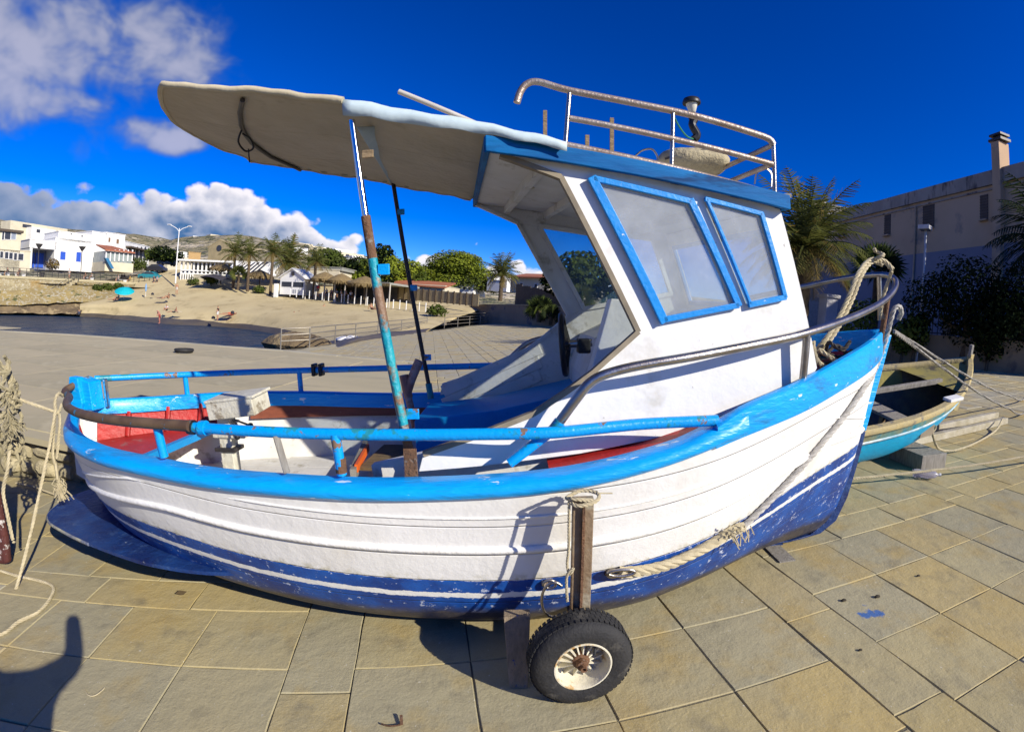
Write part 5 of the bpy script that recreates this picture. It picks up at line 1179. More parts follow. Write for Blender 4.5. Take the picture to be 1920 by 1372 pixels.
def leaves(n, blobs, size, rn, flat=.0, mats=2, up=.3):
    M_ = MB(); tot = sum(b[1].x*b[1].y*b[1].z for b in blobs)
    for c, r in blobs:
        k = max(8, int(n*r.x*r.y*r.z/tot)); ci = rn.randrange(mats)
        for _ in range(k):
            d = Vector((rn.gauss(0, 1), rn.gauss(0, 1), rn.gauss(0, 1))).normalized(); q = rn.random()**.28
            p = c+Vector((d.x*r.x, d.y*r.y, d.z*r.z))*q*(1+.18*noise.noise((c+d*1.7)*1.3))
            nrm = (d+Vector((rn.gauss(0, .6), rn.gauss(0, .6), rn.gauss(0, .6)+up))).normalized(); a = nrm.orthogonal().normalized(); a.rotate(Matrix.Rotation(rn.random()*6.28, 3, nrm)); b = nrm.cross(a)
            s = size*rn.uniform(.6, 1.35); M_.cur = ci if rn.random() < .7 else rn.randrange(mats)
            M_.add([p-a*s, p-b*s*.55, p+a*s, p+b*s*.55], [(0, 1, 2, 3)])
    return M_
def tree(name, label, base, blobs, n, size, mats, seed, trunk=.12, cat='tree', group=None, limbs=True, up=.3):
    rn = random.Random(seed); root = empty(name, Matrix.Translation(base), label, cat, group)
    B_ = [(base+Vector(c), Vector(r)) for c, r in blobs]
    M_ = MB(); topc = B_[0][0]; M_.tube([base-Vector((0, 0, .3)), base.lerp(topc, .4)+Vector((trunk, 0, 0)), base.lerp(topc, .8)], [trunk*1.3, trunk, trunk*.6], 8)
    if limbs:
        for c, r in B_[1:]: M_.tube([base.lerp(topc, .45), base.lerp(c, .75)], [trunk*.5, trunk*.2], 6)
    part(M_, 'trunk', BARK, root, smooth=60)
    M_ = leaves(n, B_, size, rn, mats=len(mats), up=up); part(M_, 'crown', mats, root, fix=False)
    return root
def frond(M_, base, az, el, L_, droop, rn, nl=16, w=.5, mi=(0, 1)):
    pts = []; d = Vector((math.sin(az)*math.cos(el), math.cos(az)*math.cos(el), math.sin(el))); p = base.copy(); N_ = 9
    for i in range(N_+1):
        pts.append(p.copy()); p = p+d*(L_/N_); d = (d+Vector((0, 0, -droop*(.35+1.1*i/N_)/N_*2))).normalized()
    M_.cur = mi[0]; side = Vector((math.cos(az), -math.sin(az), 0))
    M_.tube(pts, [L_*.010*(1.2-i/N_) for i in range(N_+1)], 4, cap=False)
    for k in range(nl):
        t = (k+.6)/nl*N_; i = min(int(t), N_-1); c = pts[i].lerp(pts[i+1], t-i); tan = (pts[i+1]-pts[i]).normalized(); u = (k+.6)/nl
        ll = w*math.sin(math.pi*min(.12+u*.9, 1))**.6*rn.uniform(.85, 1.1)
        for s in (-1, 1):
            M_.cur = mi[0] if rn.random() < .75 else mi[1]
            tip = c+(side*s*.75+tan*.65+Vector((0, 0, -.25-.3*rn.random()))).normalized()*ll; wd = tan*(L_/nl*.62)
            M_.add([c-wd*.5, c+wd*.5, tip+wd*.18, tip-wd*.12], [(0, 1, 2, 3)])
def palm(name, label, base, hgt, R_, seed, mats, nfr=34, tr=.17, lean=(0, 0), nl=18, cat='palm', group=None, dead=True):
    rn = random.Random(seed); root = empty(name, Matrix.Translation(base), label, cat, group); top = base+Vector((lean[0], lean[1], hgt))
    M_ = MB(); M_.tube(spline([base-Vector((0, 0, .3)), base.lerp(top, .5)+Vector((lean[0]*.2, 0, 0)), top], 7), [tr*(1.15-.25*i/14+.10*(i % 2)) for i in range(15)], 9); part(M_, 'trunk', BARK, root, smooth=50)
    M_ = MB()
    for k in range(nfr):
        u = k/nfr; el = math.radians(82-112*u**.9+rn.uniform(-8, 8)); az = k*2.4+rn.uniform(-.25, .25); L_ = R_*rn.uniform(.85, 1.1)*(1-.15*u)
        old = dead and u > .8; frond(M_, top+Vector((0, 0, rn.uniform(-.1, .1))), az, el, L_, .55+.5*u, rn, nl, R_*.26, (1, 1) if old else (0, 0 if rn.random() < .7 else 1))
    part(M_, 'crown', mats, root, fix=False); return root
def fanpalm(name, label, base, hgt, R_, seed, mats, n=26, cat='palm', group=None):
    rn = random.Random(seed); root = empty(name, Matrix.Translation(base), label, cat, group); top = base+Vector((0, 0, hgt))
    M_ = MB(); M_.tube([base-Vector((0, 0, .2)), top], [R_*.14, R_*.12], 8); part(M_, 'trunk', BARK, root, smooth=50); M_ = MB()
    for k in range(n):
        az, el = k*2.4, math.radians(80-100*k/n); d = Vector((math.sin(az)*math.cos(el), math.cos(az)*math.cos(el), math.sin(el))); c = top+d*R_*.5; M_.cur = rn.randrange(2)
        M_.tube([top, c], R_*.012, 4, cap=False); s = d.orthogonal().normalized(); s.rotate(Matrix.Rotation(rn.random()*3, 3, d)); w = d.cross(s)
        for j in range(13):
            a = -1.9+3.8*j/12; e = (d*math.cos(a)+s*math.sin(a)).normalized(); f = (-d*math.sin(a)+s*math.cos(a)); L_ = R_*.55*(1-.15*abs(a)); M_.add([c, c+e*L_*.5+f*R_*.035+w*.01, c+e*L_-Vector((0, 0, .08*R_)), c+e*L_*.5-f*R_*.035], [(0, 1, 2, 3)])
    part(M_, 'crown', mats, root, fix=False); return root
# people: one continuous skin grown over a posed skeleton
POSES = {
 'stand': dict(pelvis=(0, 0, .93), chest=(0, .0, 1.22), neck=(0, .0, 1.44), head=(0, .02, 1.56), crown=(0, .01, 1.66), sh=(.17, 0, 1.38), el=(.23, .0, 1.12), ha=(.24, .10, .90), hip=(.09, 0, .90), kn=(.10, .02, .49), an=(.10, 0, .07), toe=(.11, .15, .04)),
 'sit': dict(pelvis=(0, 0, .12), chest=(0, -.06, .40), neck=(0, -.04, .60), head=(0, .0, .72), crown=(0, .0, .82), sh=(.17, -.05, .55), el=(.24, .04, .34), ha=(.14, .26, .36), hip=(.10, .05, .11), kn=(.15, .42, .42), an=(.12, .70, .08), toe=(.12, .84, .05)),
 'sitback': dict(pelvis=(0, 0, .12), chest=(0, -.14, .36), neck=(0, -.22, .55), head=(0, -.22, .68), crown=(0, -.23, .78), sh=(.17, -.18, .50), el=(.25, -.30, .26), ha=(.24, -.38, .05), hip=(.10, .06, .11), kn=(.14, .45, .22), an=(.12, .85, .07), toe=(.12, .97, .12)),
 'lie': dict(pelvis=(0, 0, .13), chest=(0, -.32, .14), neck=(0, -.55, .13), head=(0, -.68, .15), crown=(0, -.78, .15), sh=(.17, -.48, .13), el=(.26, -.28, .09), ha=(.22, -.05, .09), hip=(.09, .04, .12), kn=(.10, .45, .13), an=(.11, .86, .08), toe=(.11, .95, .15)),
 'chair': dict(pelvis=(0, 0, .48), chest=(0, -.03, .76), neck=(0, .0, .97), head=(0, .04, 1.09), crown=(0, .04, 1.19), sh=(.17, -.01, .92), el=(.22, .08, .68), ha=(.14, .28, .62), hip=(.10, .05, .47), kn=(.12, .44, .50), an=(.12, .46, .08), toe=(.12, .60, .05)),
 'bend': dict(pelvis=(0, 0, .92), chest=(0, .10, 1.20), neck=(0, .22, 1.38), head=(0, .31, 1.44), crown=(0, .36, 1.52), sh=(.17, .17, 1.33), el=(.20, .22, 1.06), ha=(.14, .28, .84), hip=(.09, 0, .90), kn=(.11, .05, .49), an=(.10, 0, .07), toe=(.11, .15, .04)),
}
pose_cache = {}
def pose_mesh(pose, hands=None):
    if pose in pose_cache: return pose_cache[pose]
    d = POSES[pose]; V = [Vector(d[k]) for k in ('pelvis', 'chest', 'neck', 'head', 'crown')]; Rr = [.135, .15, .055, .085, .075]; E_ = [(0, 1), (1, 2), (2, 3), (3, 4)]; T_ = [1, 0, 2, 2, 3]
    for s in (-1, 1):
        i = len(V)
        for k, r, t in (('sh', .062, 0), ('el', .046, 2), ('ha', .035, 2)):
            p = Vector(d.get(k+('R' if s > 0 else 'L'), d[k])); V.append(Vector((p.x*s if k+('R' if s > 0 else 'L') not in d else p.x, p.y, p.z))); Rr.append(r); T_.append(t)
        E_ += [(1, i), (i, i+1), (i+1, i+2)]; i = len(V)
        for k, r, t in (('hip', .095, 1), ('kn', .062, 2), ('an', .042, 2), ('toe', .035, 2)):
            kk = k+('R' if s > 0 else 'L'); p = Vector(d.get(kk, d[k])); V.append(Vector((p.x if kk in d else p.x*s, p.y, p.z))); Rr.append(r); T_.append(t)
        E_ += [(0, i), (i, i+1), (i+1, i+2), (i+2, i+3)]
    if pose == 'photo': Rr = [r*1.3 for r in Rr]
    me = bpy.data.meshes.new('body'); me.from_pydata(V, E_, []); o = bpy.data.objects.new('body', me); COL.objects.link(o)
    sk = o.modifiers.new('skin', 'SKIN'); sk.use_smooth_shade = True
    for i, sv in enumerate(me.skin_vertices[0].data): sv.radius = (Rr[i], Rr[i]); sv.use_root = (i == 0)
    ss = o.modifiers.new('sub', 'SUBSURF'); ss.levels = 1; ss.render_levels = 1
    dg = bpy.context.evaluated_depsgraph_get(); nm = bpy.data.meshes.new_from_object(o.evaluated_get(dg)); bpy.data.objects.remove(o)
    mi = []
    for f in nm.polygons:
        c = f.center; best = min(((a, b, (lambda A, B: ((c-A)-(B-A)*max(0, min(1, (c-A).dot(B-A)/max((B-A).length_squared, 1e-9)))).length)(V[a], V[b])) for a, b in E_), key=lambda t: t[2]); a, b = best[:2]
        t = T_[a] if (c-V[a]).length < (c-V[b]).length else T_[b]
        mi.append(t)
    nm.materials.clear()
    for k in range(4): nm.materials.append(None)
    nm.polygons.foreach_set('material_index', mi); nm.polygons.foreach_set('use_smooth', [True]*len(nm.polygons)); pose_cache[pose] = nm; return nm
def cloth(c):
    return mat('cloth_%02d_%02d_%02d' % tuple(int(x*99) for x in c), c, tuple(x*.85 for x in c), rough=.85)
SKIN = (.42, .22, .13); HAIR = (.025, .018, .012)
def person(pose, loc, face_deg, top, bottom, label, group=None, skin=SKIN, hair=HAIR, scale=1.0, mw=None):
    o = bpy.data.objects.new('person', pose_mesh(pose)); COL.objects.link(o)
    o.matrix_world = mw if mw else Matrix.Translation(loc) @ Matrix.Rotation(rad(face_deg), 4, 'Z') @ Matrix.Scale(scale, 4)
    for i, c in enumerate((top, bottom, skin, hair)): o.material_slots[i].link = 'OBJECT'; o.material_slots[i].material = cloth(c)
    return tag(o, label, 'person', group)
# ------------------------------------------------------------------ promenade and village across the bay
FP = Face(0, 87, 300, 95, 522)
PZ = FP.pt(100, 521).z
RWALL = mat('sea_wall_rubble', (.40, .34, .20), (.26, .21, .115), sc=1.6, rough=.95, bump=1, bsc=5, bdist=.12, wear=((.50, .46, .35), .60, 3, .06), wear2=((.30, .20, .07), .58, .5, .12))
def prm(x, z, off=0): p = FP.pt(x, 540, off); return Vector((p.x, p.y, z))
sw = empty('sea_wall', Matrix.Translation(prm(100, PZ-3)), 'rough yellowish stone sea wall below the promenade', 'wall')
M_ = MB(); M_.prism([prm(-90, PZ-4), prm(322, PZ-4), prm(322, PZ-.35), prm(-90, PZ-.35)], FP.n*1.2); part(M_, 'wall', RWALL, sw)
M_ = MB(); M_.prism([prm(-90, PZ-.35, -.12), prm(322, PZ-.35, -.12), prm(322, PZ, -.12), prm(-90, PZ, -.12)], FP.n*1.5); part(M_, 'coping', mat('coping_stone', (.46, .40, .24), rough=.9), sw)
M_ = MB(); M_.prism([prm(-90, PZ-.01, 1.3), prm(322, PZ-.01, 1.3), prm(322, PZ-.01, 40), prm(-90, PZ-.01, 40)], (0, 0, -.5)); tag(M_.build('promenade', mat('promenade_asphalt', (.16, .15, .13), (.12, .115, .10), sc=.5, rough=.9)), 'grey promenade road in front of the white houses', 'road', kind='structure')
# foreshore rock shelf
ROCK = mat('shore_rock', (.20, .145, .075), (.11, .08, .045), sc=.5, rough=.95, bump=1, bsc=1.6, bdist=.3, wear=((.30, .23, .12), .58, .8, .08))
GRASSY = mat('dry_grass_bank', (.33, .25, .09), (.26, .20, .09), sc=.6, rough=1, bump=.9, bsc=5, bdist=.15, wear=((.40, .36, .26), .58, 2, .05), wear2=((.08, .09, .03), .64, .8, .04))
def loftpx(name, m, rows, label, cat, kind, amp=.25, fr=.5):
    R_ = [spline([atr(*p) for p in r], 6) for r in rows]; G_2 = []
    for i in range(len(R_[0])):
        l = spline([r[i] for r in R_], 5); G_2.append([p+Vector((0, 0, amp*noise.noise(p*fr)+amp*.4*noise.noise(p*fr*3))) for p in l])
    M_ = MB(); M_.grid(G_2); return tag(M_.build(name, m, smooth=50), label, cat, kind=kind)
loftpx('rock_shelf', ROCK, [[(-60, 588, 82), (20, 587, 82), (80, 587, 82), (125, 588, 81), (150, 588, 80)], [(-60, 578, 83), (20, 577, 83), (80, 577, 83), (125, 577, 82.5), (160, 577, 82)], [(-60, 568, 84), (20, 568, 84), (80, 567, 84), (140, 564, 84), (180, 565, 84)]], 'brown shelf of shore rock at the water edge', 'rock', 'structure', .3, .7)
loftpx('grass_bank', GRASSY, [[(-60, 571, 83), (40, 571, 83), (90, 569, 83), (140, 566, 83), (200, 560, 83.5), (245, 551, 85)], [(-60, 556, 85), (40, 554, 85.5), (90, 548, 86), (140, 542, 86.5), (200, 541, 88), (250, 540, 89)], [(-60, 545, 86), (40, 543, 87), (90, 536, 88.5), (140, 529, 90), (200, 532, 91.5), (255, 533, 93)]], 'dry yellow grass bank under the sea wall', 'bank', 'structure', .2, .6)
# railing
FQ = 1
rl = empty('promenade_railing', Matrix.Translation(prm(100, PZ)), 'dark iron railing along the promenade edge', 'railing')
def railing(root, P0, P1, n, h, rails, m=DRAIL, r=.03):
    for k in range(n+1):
        p = P0.lerp(P1, k/n); M_ = MB(); M_.bar(p, p+Vector((0, 0, h)), .06, .06); part(M_, 'post', m, root)
    for f in rails: M_ = MB(); M_.bar(P0+Vector((0, 0, h*f)), P1+Vector((0, 0, h*f)), .05, .05); part(M_, 'rail', m, root)
railing(rl, prm(-40, PZ, .2), prm(300, PZ, .2), 30, 1.15, (1, .66, .33))
# stairs down to the shore
st = empty('beach_stairs', Matrix.Translation(prm(110, PZ-3)), 'stone stairs with iron handrail down the sea wall', 'stairs')
for k in range(11):
    x = 140-5*k; z = PZ-.27*k; M_ = MB(); M_.prism([prm(x, z-.6, -1.4), prm(x-5.2, z-.6, -1.4), prm(x-5.2, z, -1.4), prm(x, z, -1.4)], FP.n*1.35); part(M_, 'step', RWALL, st)
for f in (1.0, .5):
    M_ = MB(); M_.tube([prm(142, PZ+f, -1.3), prm(86, PZ-2.9+f, -1.3)], .035, 6); part(M_, 'handrail', DRAIL, st)
for k in range(4): M_ = MB(); x = 142-18.6*k; M_.tube([prm(x, PZ-.97*k+1, -1.3), prm(x, PZ-.97*k-.3, -1.3)], .035, 6); part(M_, 'baluster', DRAIL, st)
# houses
FA = Face(-30, 90, 60, 92, 480)
house('cream_house', 'cream house with a row of small dark windows at the left edge', FA, [(-40, 429, 38, 505, 8, CR), (-40, 464, 57, 503, 8, CR)],
      [(4, 434, 8, 450, GLASSD), (9, 434, 20, 449, GLASSD), (21, 435, 30, 449, mat('grey_shutter', (.25, .28, .34), rough=.7)), (0, 471, 6, 484, GLASSD), (9, 472, 16, 485, GLASSD), (17, 473, 24, 486, GLASSD), (26, 474, 32, 488, GLASSD), (34, 475, 44, 488, GLASSD)])
M_ = MB(); q = FA.rect(-40, 424, 39, 429); M_.prism([q[0]-FA.n*.4, q[1]-FA.n*.4+FA.d*.4, q[1]+FA.n*8+FA.d*.4, q[0]+FA.n*8], (0, 0, .35)); tag(M_.build('flat_roof_slab', mat('brown_roof', (.10, .075, .055), rough=.9)), 'dark brown overhanging roof slab on top of the cream house', 'roof')
FB = Face(57, 97, 200, 102, 480)
house('white_house', 'large white cubic house with blue doors behind the promenade', FB, [(104, 446, 199, 506, 10, WH), (56, 449, 106, 464, 9, WH), (110, 434, 172, 450, 7, WH), (56, 464, 60, 503, 9, WH)],
      [(113, 471, 123, 487, BDOOR, 'door'), (143, 472, 152, 491, BDOOR, 'door'), (181, 478, 187, 485, GLASSD), (152, 441, 156, 444, GLASSD), (132, 437, 135, 440, GLASSD)])
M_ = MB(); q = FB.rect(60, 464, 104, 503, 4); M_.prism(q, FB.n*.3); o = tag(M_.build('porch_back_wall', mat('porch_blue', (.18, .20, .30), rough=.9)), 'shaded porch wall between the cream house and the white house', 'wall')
for x0, x1, lab in ((70, 79, 'left blue porch door in the shaded porch'), (82, 96, 'wide blue porch door in the shaded porch')):
    M_ = MB(); M_.prism(FB.rect(x0, 472, x1, 500, 3.9), -FB.n*.05); tag(M_.build('porch_door', BDOOR), lab, 'door', 'porch doors')
FC = Face(172, 104, 235, 108, 470)
house('upper_white_house', 'white upper house with two small brown windows', FC, [(173, 434, 199, 470, 7, WH), (199, 436, 233, 500, 9, WH)], [(203, 445, 207, 454, mat('brown_shutter', (.22, .13, .07), rough=.8)), (218, 448, 223, 457, mat('brown_shutter', (.22, .13, .07), rough=.8))])
FD = Face(197, 94, 252, 96, 480)
pc = empty('tiled_porch', Matrix.Translation(FD.pt(225, 505)), 'glazed porch with an orange tiled lean-to roof', 'building')
M_ = MB(); M_.prism(FD.rect(197, 490, 250, 508), FD.n*6); part(M_, 'base_wall', CR, pc)
M_ = MB(); q = FD.rect(199, 470, 249, 490, .2); M_.prism(q, FD.n*5.6); part(M_, 'glazing', mat('porch_glass', (.30, .33, .30), (.20, .24, .24), sc=2, rough=.3), pc)
for k in range(7): x = 199+8.2*k; M_ = MB(); M_.prism(FD.rect(x, 468, x+1, 490), FD.n*.2); part(M_, 'mullion', WH, pc)
A_, B_, C_, D_ = FD.pt(196, 470, -.4), FD.pt(252, 474, -.4), FD.pt(232, 457, 5), FD.pt(200, 457, 5); C_.z = D_.z; B_.z = A_.z
M_ = MB(); M_.prism([A_, B_, C_, D_], (0, 0, .2)); part(M_, 'tiled_roof', TERRA, pc)
bs = empty('blue_ramp', Matrix.Translation(FD.pt(205, 505, -1)), 'bright blue slanting ramp board beside the tiled porch', 'ramp'); M_ = MB(); M_.prism([FD.pt(193, 484, -1), FD.pt(199, 484, -1), FD.pt(210, 504, -1), FD.pt(204, 504, -1)], FD.n*.8); part(M_, 'board', mat('ramp_blue', (.03, .17, .32), rough=.6), bs)
FE = Face(232, 112, 282, 122, 470)
ar = house('arcade_building', 'low white building with a dark arcade', FE, [(233, 452, 280, 490, 9, WH)])
for k in range(5): x = 240+7.4*k; M_ = MB(); q = FE.rect(x, 468, x+4.6, 488, -.02); m_ = (q[2]+q[3])/2; M_.prism(q[:3]+[q[2].lerp(m_, .5)+Vector((0, 0, .5)), m_+Vector((0, 0, .7)), q[3].lerp(m_, .5)+Vector((0, 0, .5)), q[3]], -FE.n*.03); part(M_, 'arch', GLASSD, ar)
M_ = MB(); M_.prism(FE.rect(236, 461, 283, 464, -1.2), FE.n*1.2); part(M_, 'awning', mat('brown_roof', (.10, .075, .055), rough=.9), ar)
# street furniture
def lamp_cone(x, yt, yb, r, label):
    b = atr(x, yb, r); b.z = PZ; h = atr(x, yt, r).z-PZ; root = empty('street_lamp', Matrix.Translation(b), label, 'lamp', 'promenade lamps')
    M_ = MB(); M_.tube([b, b+Vector((0, 0, h-.5))], .06, 8); part(M_, 'pole', DRAIL, root, smooth=50)
    M_ = MB(); M_.lathe([(.10, -.75), (.55, -.08), (.58, 0), (.001, .05)], 16, Matrix.Translation(b+Vector((0, 0, h)))); part(M_, 'lamp_shade', DRAIL, root, smooth=40)
lamp_cone(70, 457, 521, 90.5, 'dark cone topped lamp post in front of the shaded porch'); lamp_cone(151, 462, 521, 93, 'dark cone topped lamp post in front of the white house')
def twin_lamp(x, yt, yb, r, label):
    b = atr(x, yb, r); t = atr(x+4, yt, r); t.x, t.y = b.x, b.y; root = empty('tall_street_lamp', Matrix.Translation(b), label, 'lamp'); M_ = MB(); M_.tube([b, t], [.13, .07], 8); part(M_, 'pole', WHITE, root, smooth=50)
    d = Face(x, r, x+50, r).d
    for s in (-1, 1): M_ = MB(); M_.tube(spline([t-Vector((0, 0, .5)), t+d*s*.5, t+d*s*1.5+Vector((0, 0, .45))], 4), .05, 6); M_.box(t+d*s*1.6+Vector((0, 0, .47)), (.5, .5, .1)); part(M_, 'arm', WHITE, root)
twin_lamp(329, 428, 531, 86, 'tall white street lamp with two arms above the beach')
# parked cars
def car(x, y, r, col, label, ang):
    b = atr(x, y, r); root = empty('parked_car', Matrix.Translation(b) @ Matrix.Rotation(rad(ang), 4, 'Z'), label, 'car', 'cars parked by the promenade'); m = mat('car_'+label[:8], col, col, rough=.25, coat=.6)
    def pp(M_, n, m_, **k): return M_.build(n, m_, root, **k)
    pr_ = [(-2.0, .3), (-2.05, .7), (-1.85, .92), (-1.2, .98), (-.55, 1.42), (.75, 1.45), (1.5, .98), (2.0, .85), (2.05, .35)]
    M_ = MB(); M_.prism([(x_, -.82, z) for x_, z in pr_], (0, 1.64, 0)); pp(M_, 'body', m, bevel=.08)
    M_ = MB(); M_.prism([(-1.05, -.835, 1.0), (-.5, -.835, 1.36), (.7, -.835, 1.38), (1.3, -.835, 1.0)], (0, 1.67, 0)); pp(M_, 'window', GLASSD)
    M_ = MB(); M_.prism([(-1.15, -.7, 1.02), (-1.15, .7, 1.02), (-.62, .65, 1.38), (-.62, -.65, 1.38)], (-.03, 0, .02)); pp(M_, 'windscreen', GLASSD)
    for x_ in (-1.25, 1.25):
        for s in (-1, 1): M_ = MB(); M_.lathe([(.001, -.1), (.3, -.1), (.32, 0), (.3, .1), (.001, .1)], 16, Matrix.Translation((x_, s*.78, .32)) @ Matrix.Rotation(rad(90), 4, 'X')); pp(M_, 'wheel', TYRE, smooth=40)
    for s in (-1, 1): M_ = MB(); M_.box((-2.04, s*.55, .68), (.06, .32, .16)); pp(M_, 'headlight', mat('lamp_white', (.7, .7, .7), rough=.2))
car(281, 525, 97, (.02, .20, .24), 'teal parked car at the promenade end', 15); car(292, 511, 100, (.03, .03, .04), 'dark parked car behind the teal one', 10); car(313, 499, 112, (.03, .035, .06), 'navy parked car beside the tall lamp', 20); car(312, 493, 122, (.6, .6, .6), 'white parked van up the road', 15)
# restaurant terrace and church
FR = Face(336, 92, 445, 88, 510)
re_ = empty('restaurant_terrace', Matrix.Translation(FR.pt(390, 530)), 'white timber restaurant terrace with flat roof above the beach', 'building')
M_ = MB(); q = FR.rect(336, 484, 442, 489); M_.prism([q[0]-FR.n*.5, q[1]-FR.n*.5, q[1]+FR.n*9, q[0]+FR.n*9], (0, 0, .28)); part(M_, 'roof', WH, re_)
M_ = MB(); M_.prism(FR.rect(338, 489, 440, 512, 5), FR.n*.2); part(M_, 'glass_wall', mat('terrace_glass', (.22, .25, .25), (.10, .12, .13), sc=.8, rough=.25), re_)
for k in range(14): x = 338+7.8*k; M_ = MB(); M_.prism(FR.rect(x, 488, x+1.8, 513, .3), FR.n*.25); part(M_, 'post', WH, re_)
for k, (y0, y1) in enumerate(((505, 507), (511, 513))): M_ = MB(); M_.prism(FR.rect(338, y0, 440, y1, .2), FR.n*.2); part(M_, 'rail', WH, re_)
M_ = MB(); M_.prism(FR.rect(338, 513, 440, 532), FR.n*4); part(M_, 'base', mat('terrace_base', (.42, .39, .30), (.22, .20, .15), sc=1.2, rough=.95), re_)
for k in range(6): M_ = MB(); x = 341+4.5*k; M_.prism(FR.rect(x, 512, x+.9, 532, -.6), FR.n*.2); part(M_, 'timber_post', WH, re_)
FT = Face(440, 88, 532, 84, 510)
tn = empty('white_marquee', Matrix.Translation(FT.pt(480, 530)), 'white marquee roof with sloping striped side', 'tent')
M_ = MB(); a, b, c, d = FT.pt(440, 489), FT.pt(531, 492), FT.pt(531, 520, -3), FT.pt(440, 518, -3); M_.prism([a, b, c, d], FT.n*.15); part(M_, 'roof_cloth', WH, tn)
for k in range(7): x = 444+8*k; M_ = MB(); p, q = FT.pt(x+11, 492, -.2), FT.pt(x, 516, -3.0); M_.bar(p, q, .38, .05); part(M_, 'dark_batten', GLASSD, tn)
M_ = MB(); M_.prism([FT.pt(510, 489), FT.pt(531, 494), FT.pt(532, 516), FT.pt(515, 517)], FT.n*6); part(M_, 'end_wall', WH, tn)
FCh = Face(390, 128, 432, 124, 470)
ch = empty('stone_church', Matrix.Translation(FCh.pt(410, 490)), 'ochre stone church with a gable and round window', 'church')
q = FCh.rect(391, 464, 431, 492); gab = (q[2]+q[3])/2; gab.z = FCh.pt(411, 451).z
M_ = MB(); M_.prism([q[0], q[1], q[2], gab, q[3]], FCh.n*16); part(M_, 'wall', STONE, ch)
for s in (0, 1):
    e = q[3] if s == 0 else q[2]; M_ = MB(); o_ = (e-gab)*.08; M_.prism([gab+Vector((0, 0, .05)), e+o_+Vector((0, 0, .05)), e+o_+FCh.n*16.3+Vector((0, 0, .05)), gab+FCh.n*16.3+Vector((0, 0, .05))], (0, 0, .3)); part(M_, 'roof', STONE, ch)
M_ = MB(); cc = FCh.pt(411, 465.5, -.05); M_.lathe([(.001, -.03), (.75, -.03), (.75, .03), (.001, .03)], 16, Matrix.Translation(cc) @ FCh.n.to_track_quat('Z', 'Y').to_matrix().to_4x4()); part(M_, 'round_window', GLASSD, ch)
house('stone_nave', 'long low stone building beside the church', Face(432, 124, 525, 118, 470), [(436, 473, 522, 495, 8, mat('nave_roof', (.30, .26, .17), (.24, .21, .14), sc=.8, rough=.95))])
house('orange_house', 'small house with pale orange wall left of the church', Face(352, 120, 378, 120, 480), [(354, 473, 376, 490, 6, mat('orange_wall', (.48, .31, .13), rough=.9))])
for i, (x, y, r, w, h) in enumerate(((255, 462, 200, 9, 3), (240, 455, 230, 8, 3), (300, 466, 190, 12, 4), (315, 478, 150, 10, 4), (60, 425, 260, 12, 4), (110, 432, 300, 10, 3), (20, 413, 260, 30, 5), (545, 462, 260, 10, 4), (600, 470, 230, 14, 4), (640, 472, 230, 12, 4), (660, 479, 210, 18, 6), (480, 448, 330, 9, 3), (560, 455, 330, 10, 3), (515, 452, 325, 12, 4), (532, 455, 322, 8, 3), (580, 460, 300, 14, 4), (612, 468, 290, 9, 3), (628, 466, 300, 12, 4), (690, 484, 240, 10, 3), (342, 446, 335, 8, 3), (362, 442, 335, 10, 3), (395, 439, 335, 12, 3))):
    f = Face(x-5, r, x+40, r+6, y); p = f.pt(x, y); M_ = MB(); M_.prism([p, p+f.d*w, p+f.d*w+Vector((0, 0, -h-3)), p+Vector((0, 0, -h-3))], f.n*8); root = empty('hillside_house', Matrix.Translation(p), 'tiny pale house, %s from the left on the hillside' % ('first second third fourth fifth sixth seventh eighth ninth tenth eleventh twelfth thirteenth fourteenth fifteenth sixteenth seventeenth eighteenth nineteenth twentieth twenty-first twenty-second'.split()[sorted([255, 240, 300, 315, 60, 110, 20, 545, 600, 640, 660, 480, 560, 515, 532, 580, 612, 628, 690, 342, 362, 395]).index(x)]), 'house', 'houses on the hillside'); part(M_, 'wall', WH if i % 3 else CR, root)
    M_ = MB(); M_.prism([p+f.n*-.03+f.d*w*.2+Vector((0, 0, -.8)), p-f.n*.03+f.d*w*.35+Vector((0, 0, -.8)), p-f.n*.03+f.d*w*.35+Vector((0, 0, -2.2)), p-f.n*.03+f.d*w*.2+Vector((0, 0, -2.2))], f.n*.02); part(M_, 'window', GLASSD, root)
# beach kiosk
FK = Face(526, 73, 578, 70, 540)
kk = empty('beach_kiosk', Matrix.Translation(FK.pt(550, 553)), 'white gabled wooden beach kiosk with dark serving hatch', 'kiosk')
q = FK.rect(526, 520, 571, 551.5); gb = (q[2]+q[3])/2; gb.z = FK.pt(549, 504).z
M_ = MB(); M_.prism([q[0], q[1], q[2], gb, q[3]], FK.n*3.2); part(M_, 'wall', WH, kk)
for e in (q[3], q[2]): M_ = MB(); o_ = (e-gb)*.12; M_.prism([gb-FK.n*.3, e+o_-FK.n*.3, e+o_+FK.n*3.5, gb+FK.n*3.5], (0, 0, .12)); part(M_, 'roof', WH, kk)
M_ = MB(); M_.prism(FK.rect(529, 528, 569, 537, -.02), -FK.n*.03); part(M_, 'serving_hatch', GLASSD, kk)
M_ = MB(); M_.prism(FK.rect(548, 527, 550, 538, -.08), -FK.n*.03); part(M_, 'hatch_post', WH, kk)
M_ = MB(); M_.box(FK.pt(550, 513, -.1), (.4, .2, .5)); part(M_, 'gable_lamp', DARK, kk)
for a in range(2):
    for b in range(3): M_ = MB(); M_.prism(FK.rect(549+5*b, 543+3.6*a, 552.4+5*b, 545.6+3.6*a, -.02), -FK.n*.02); part(M_, 'picture_panel', mat('panel_grey', (.35, .38, .40), rough=.6), kk)
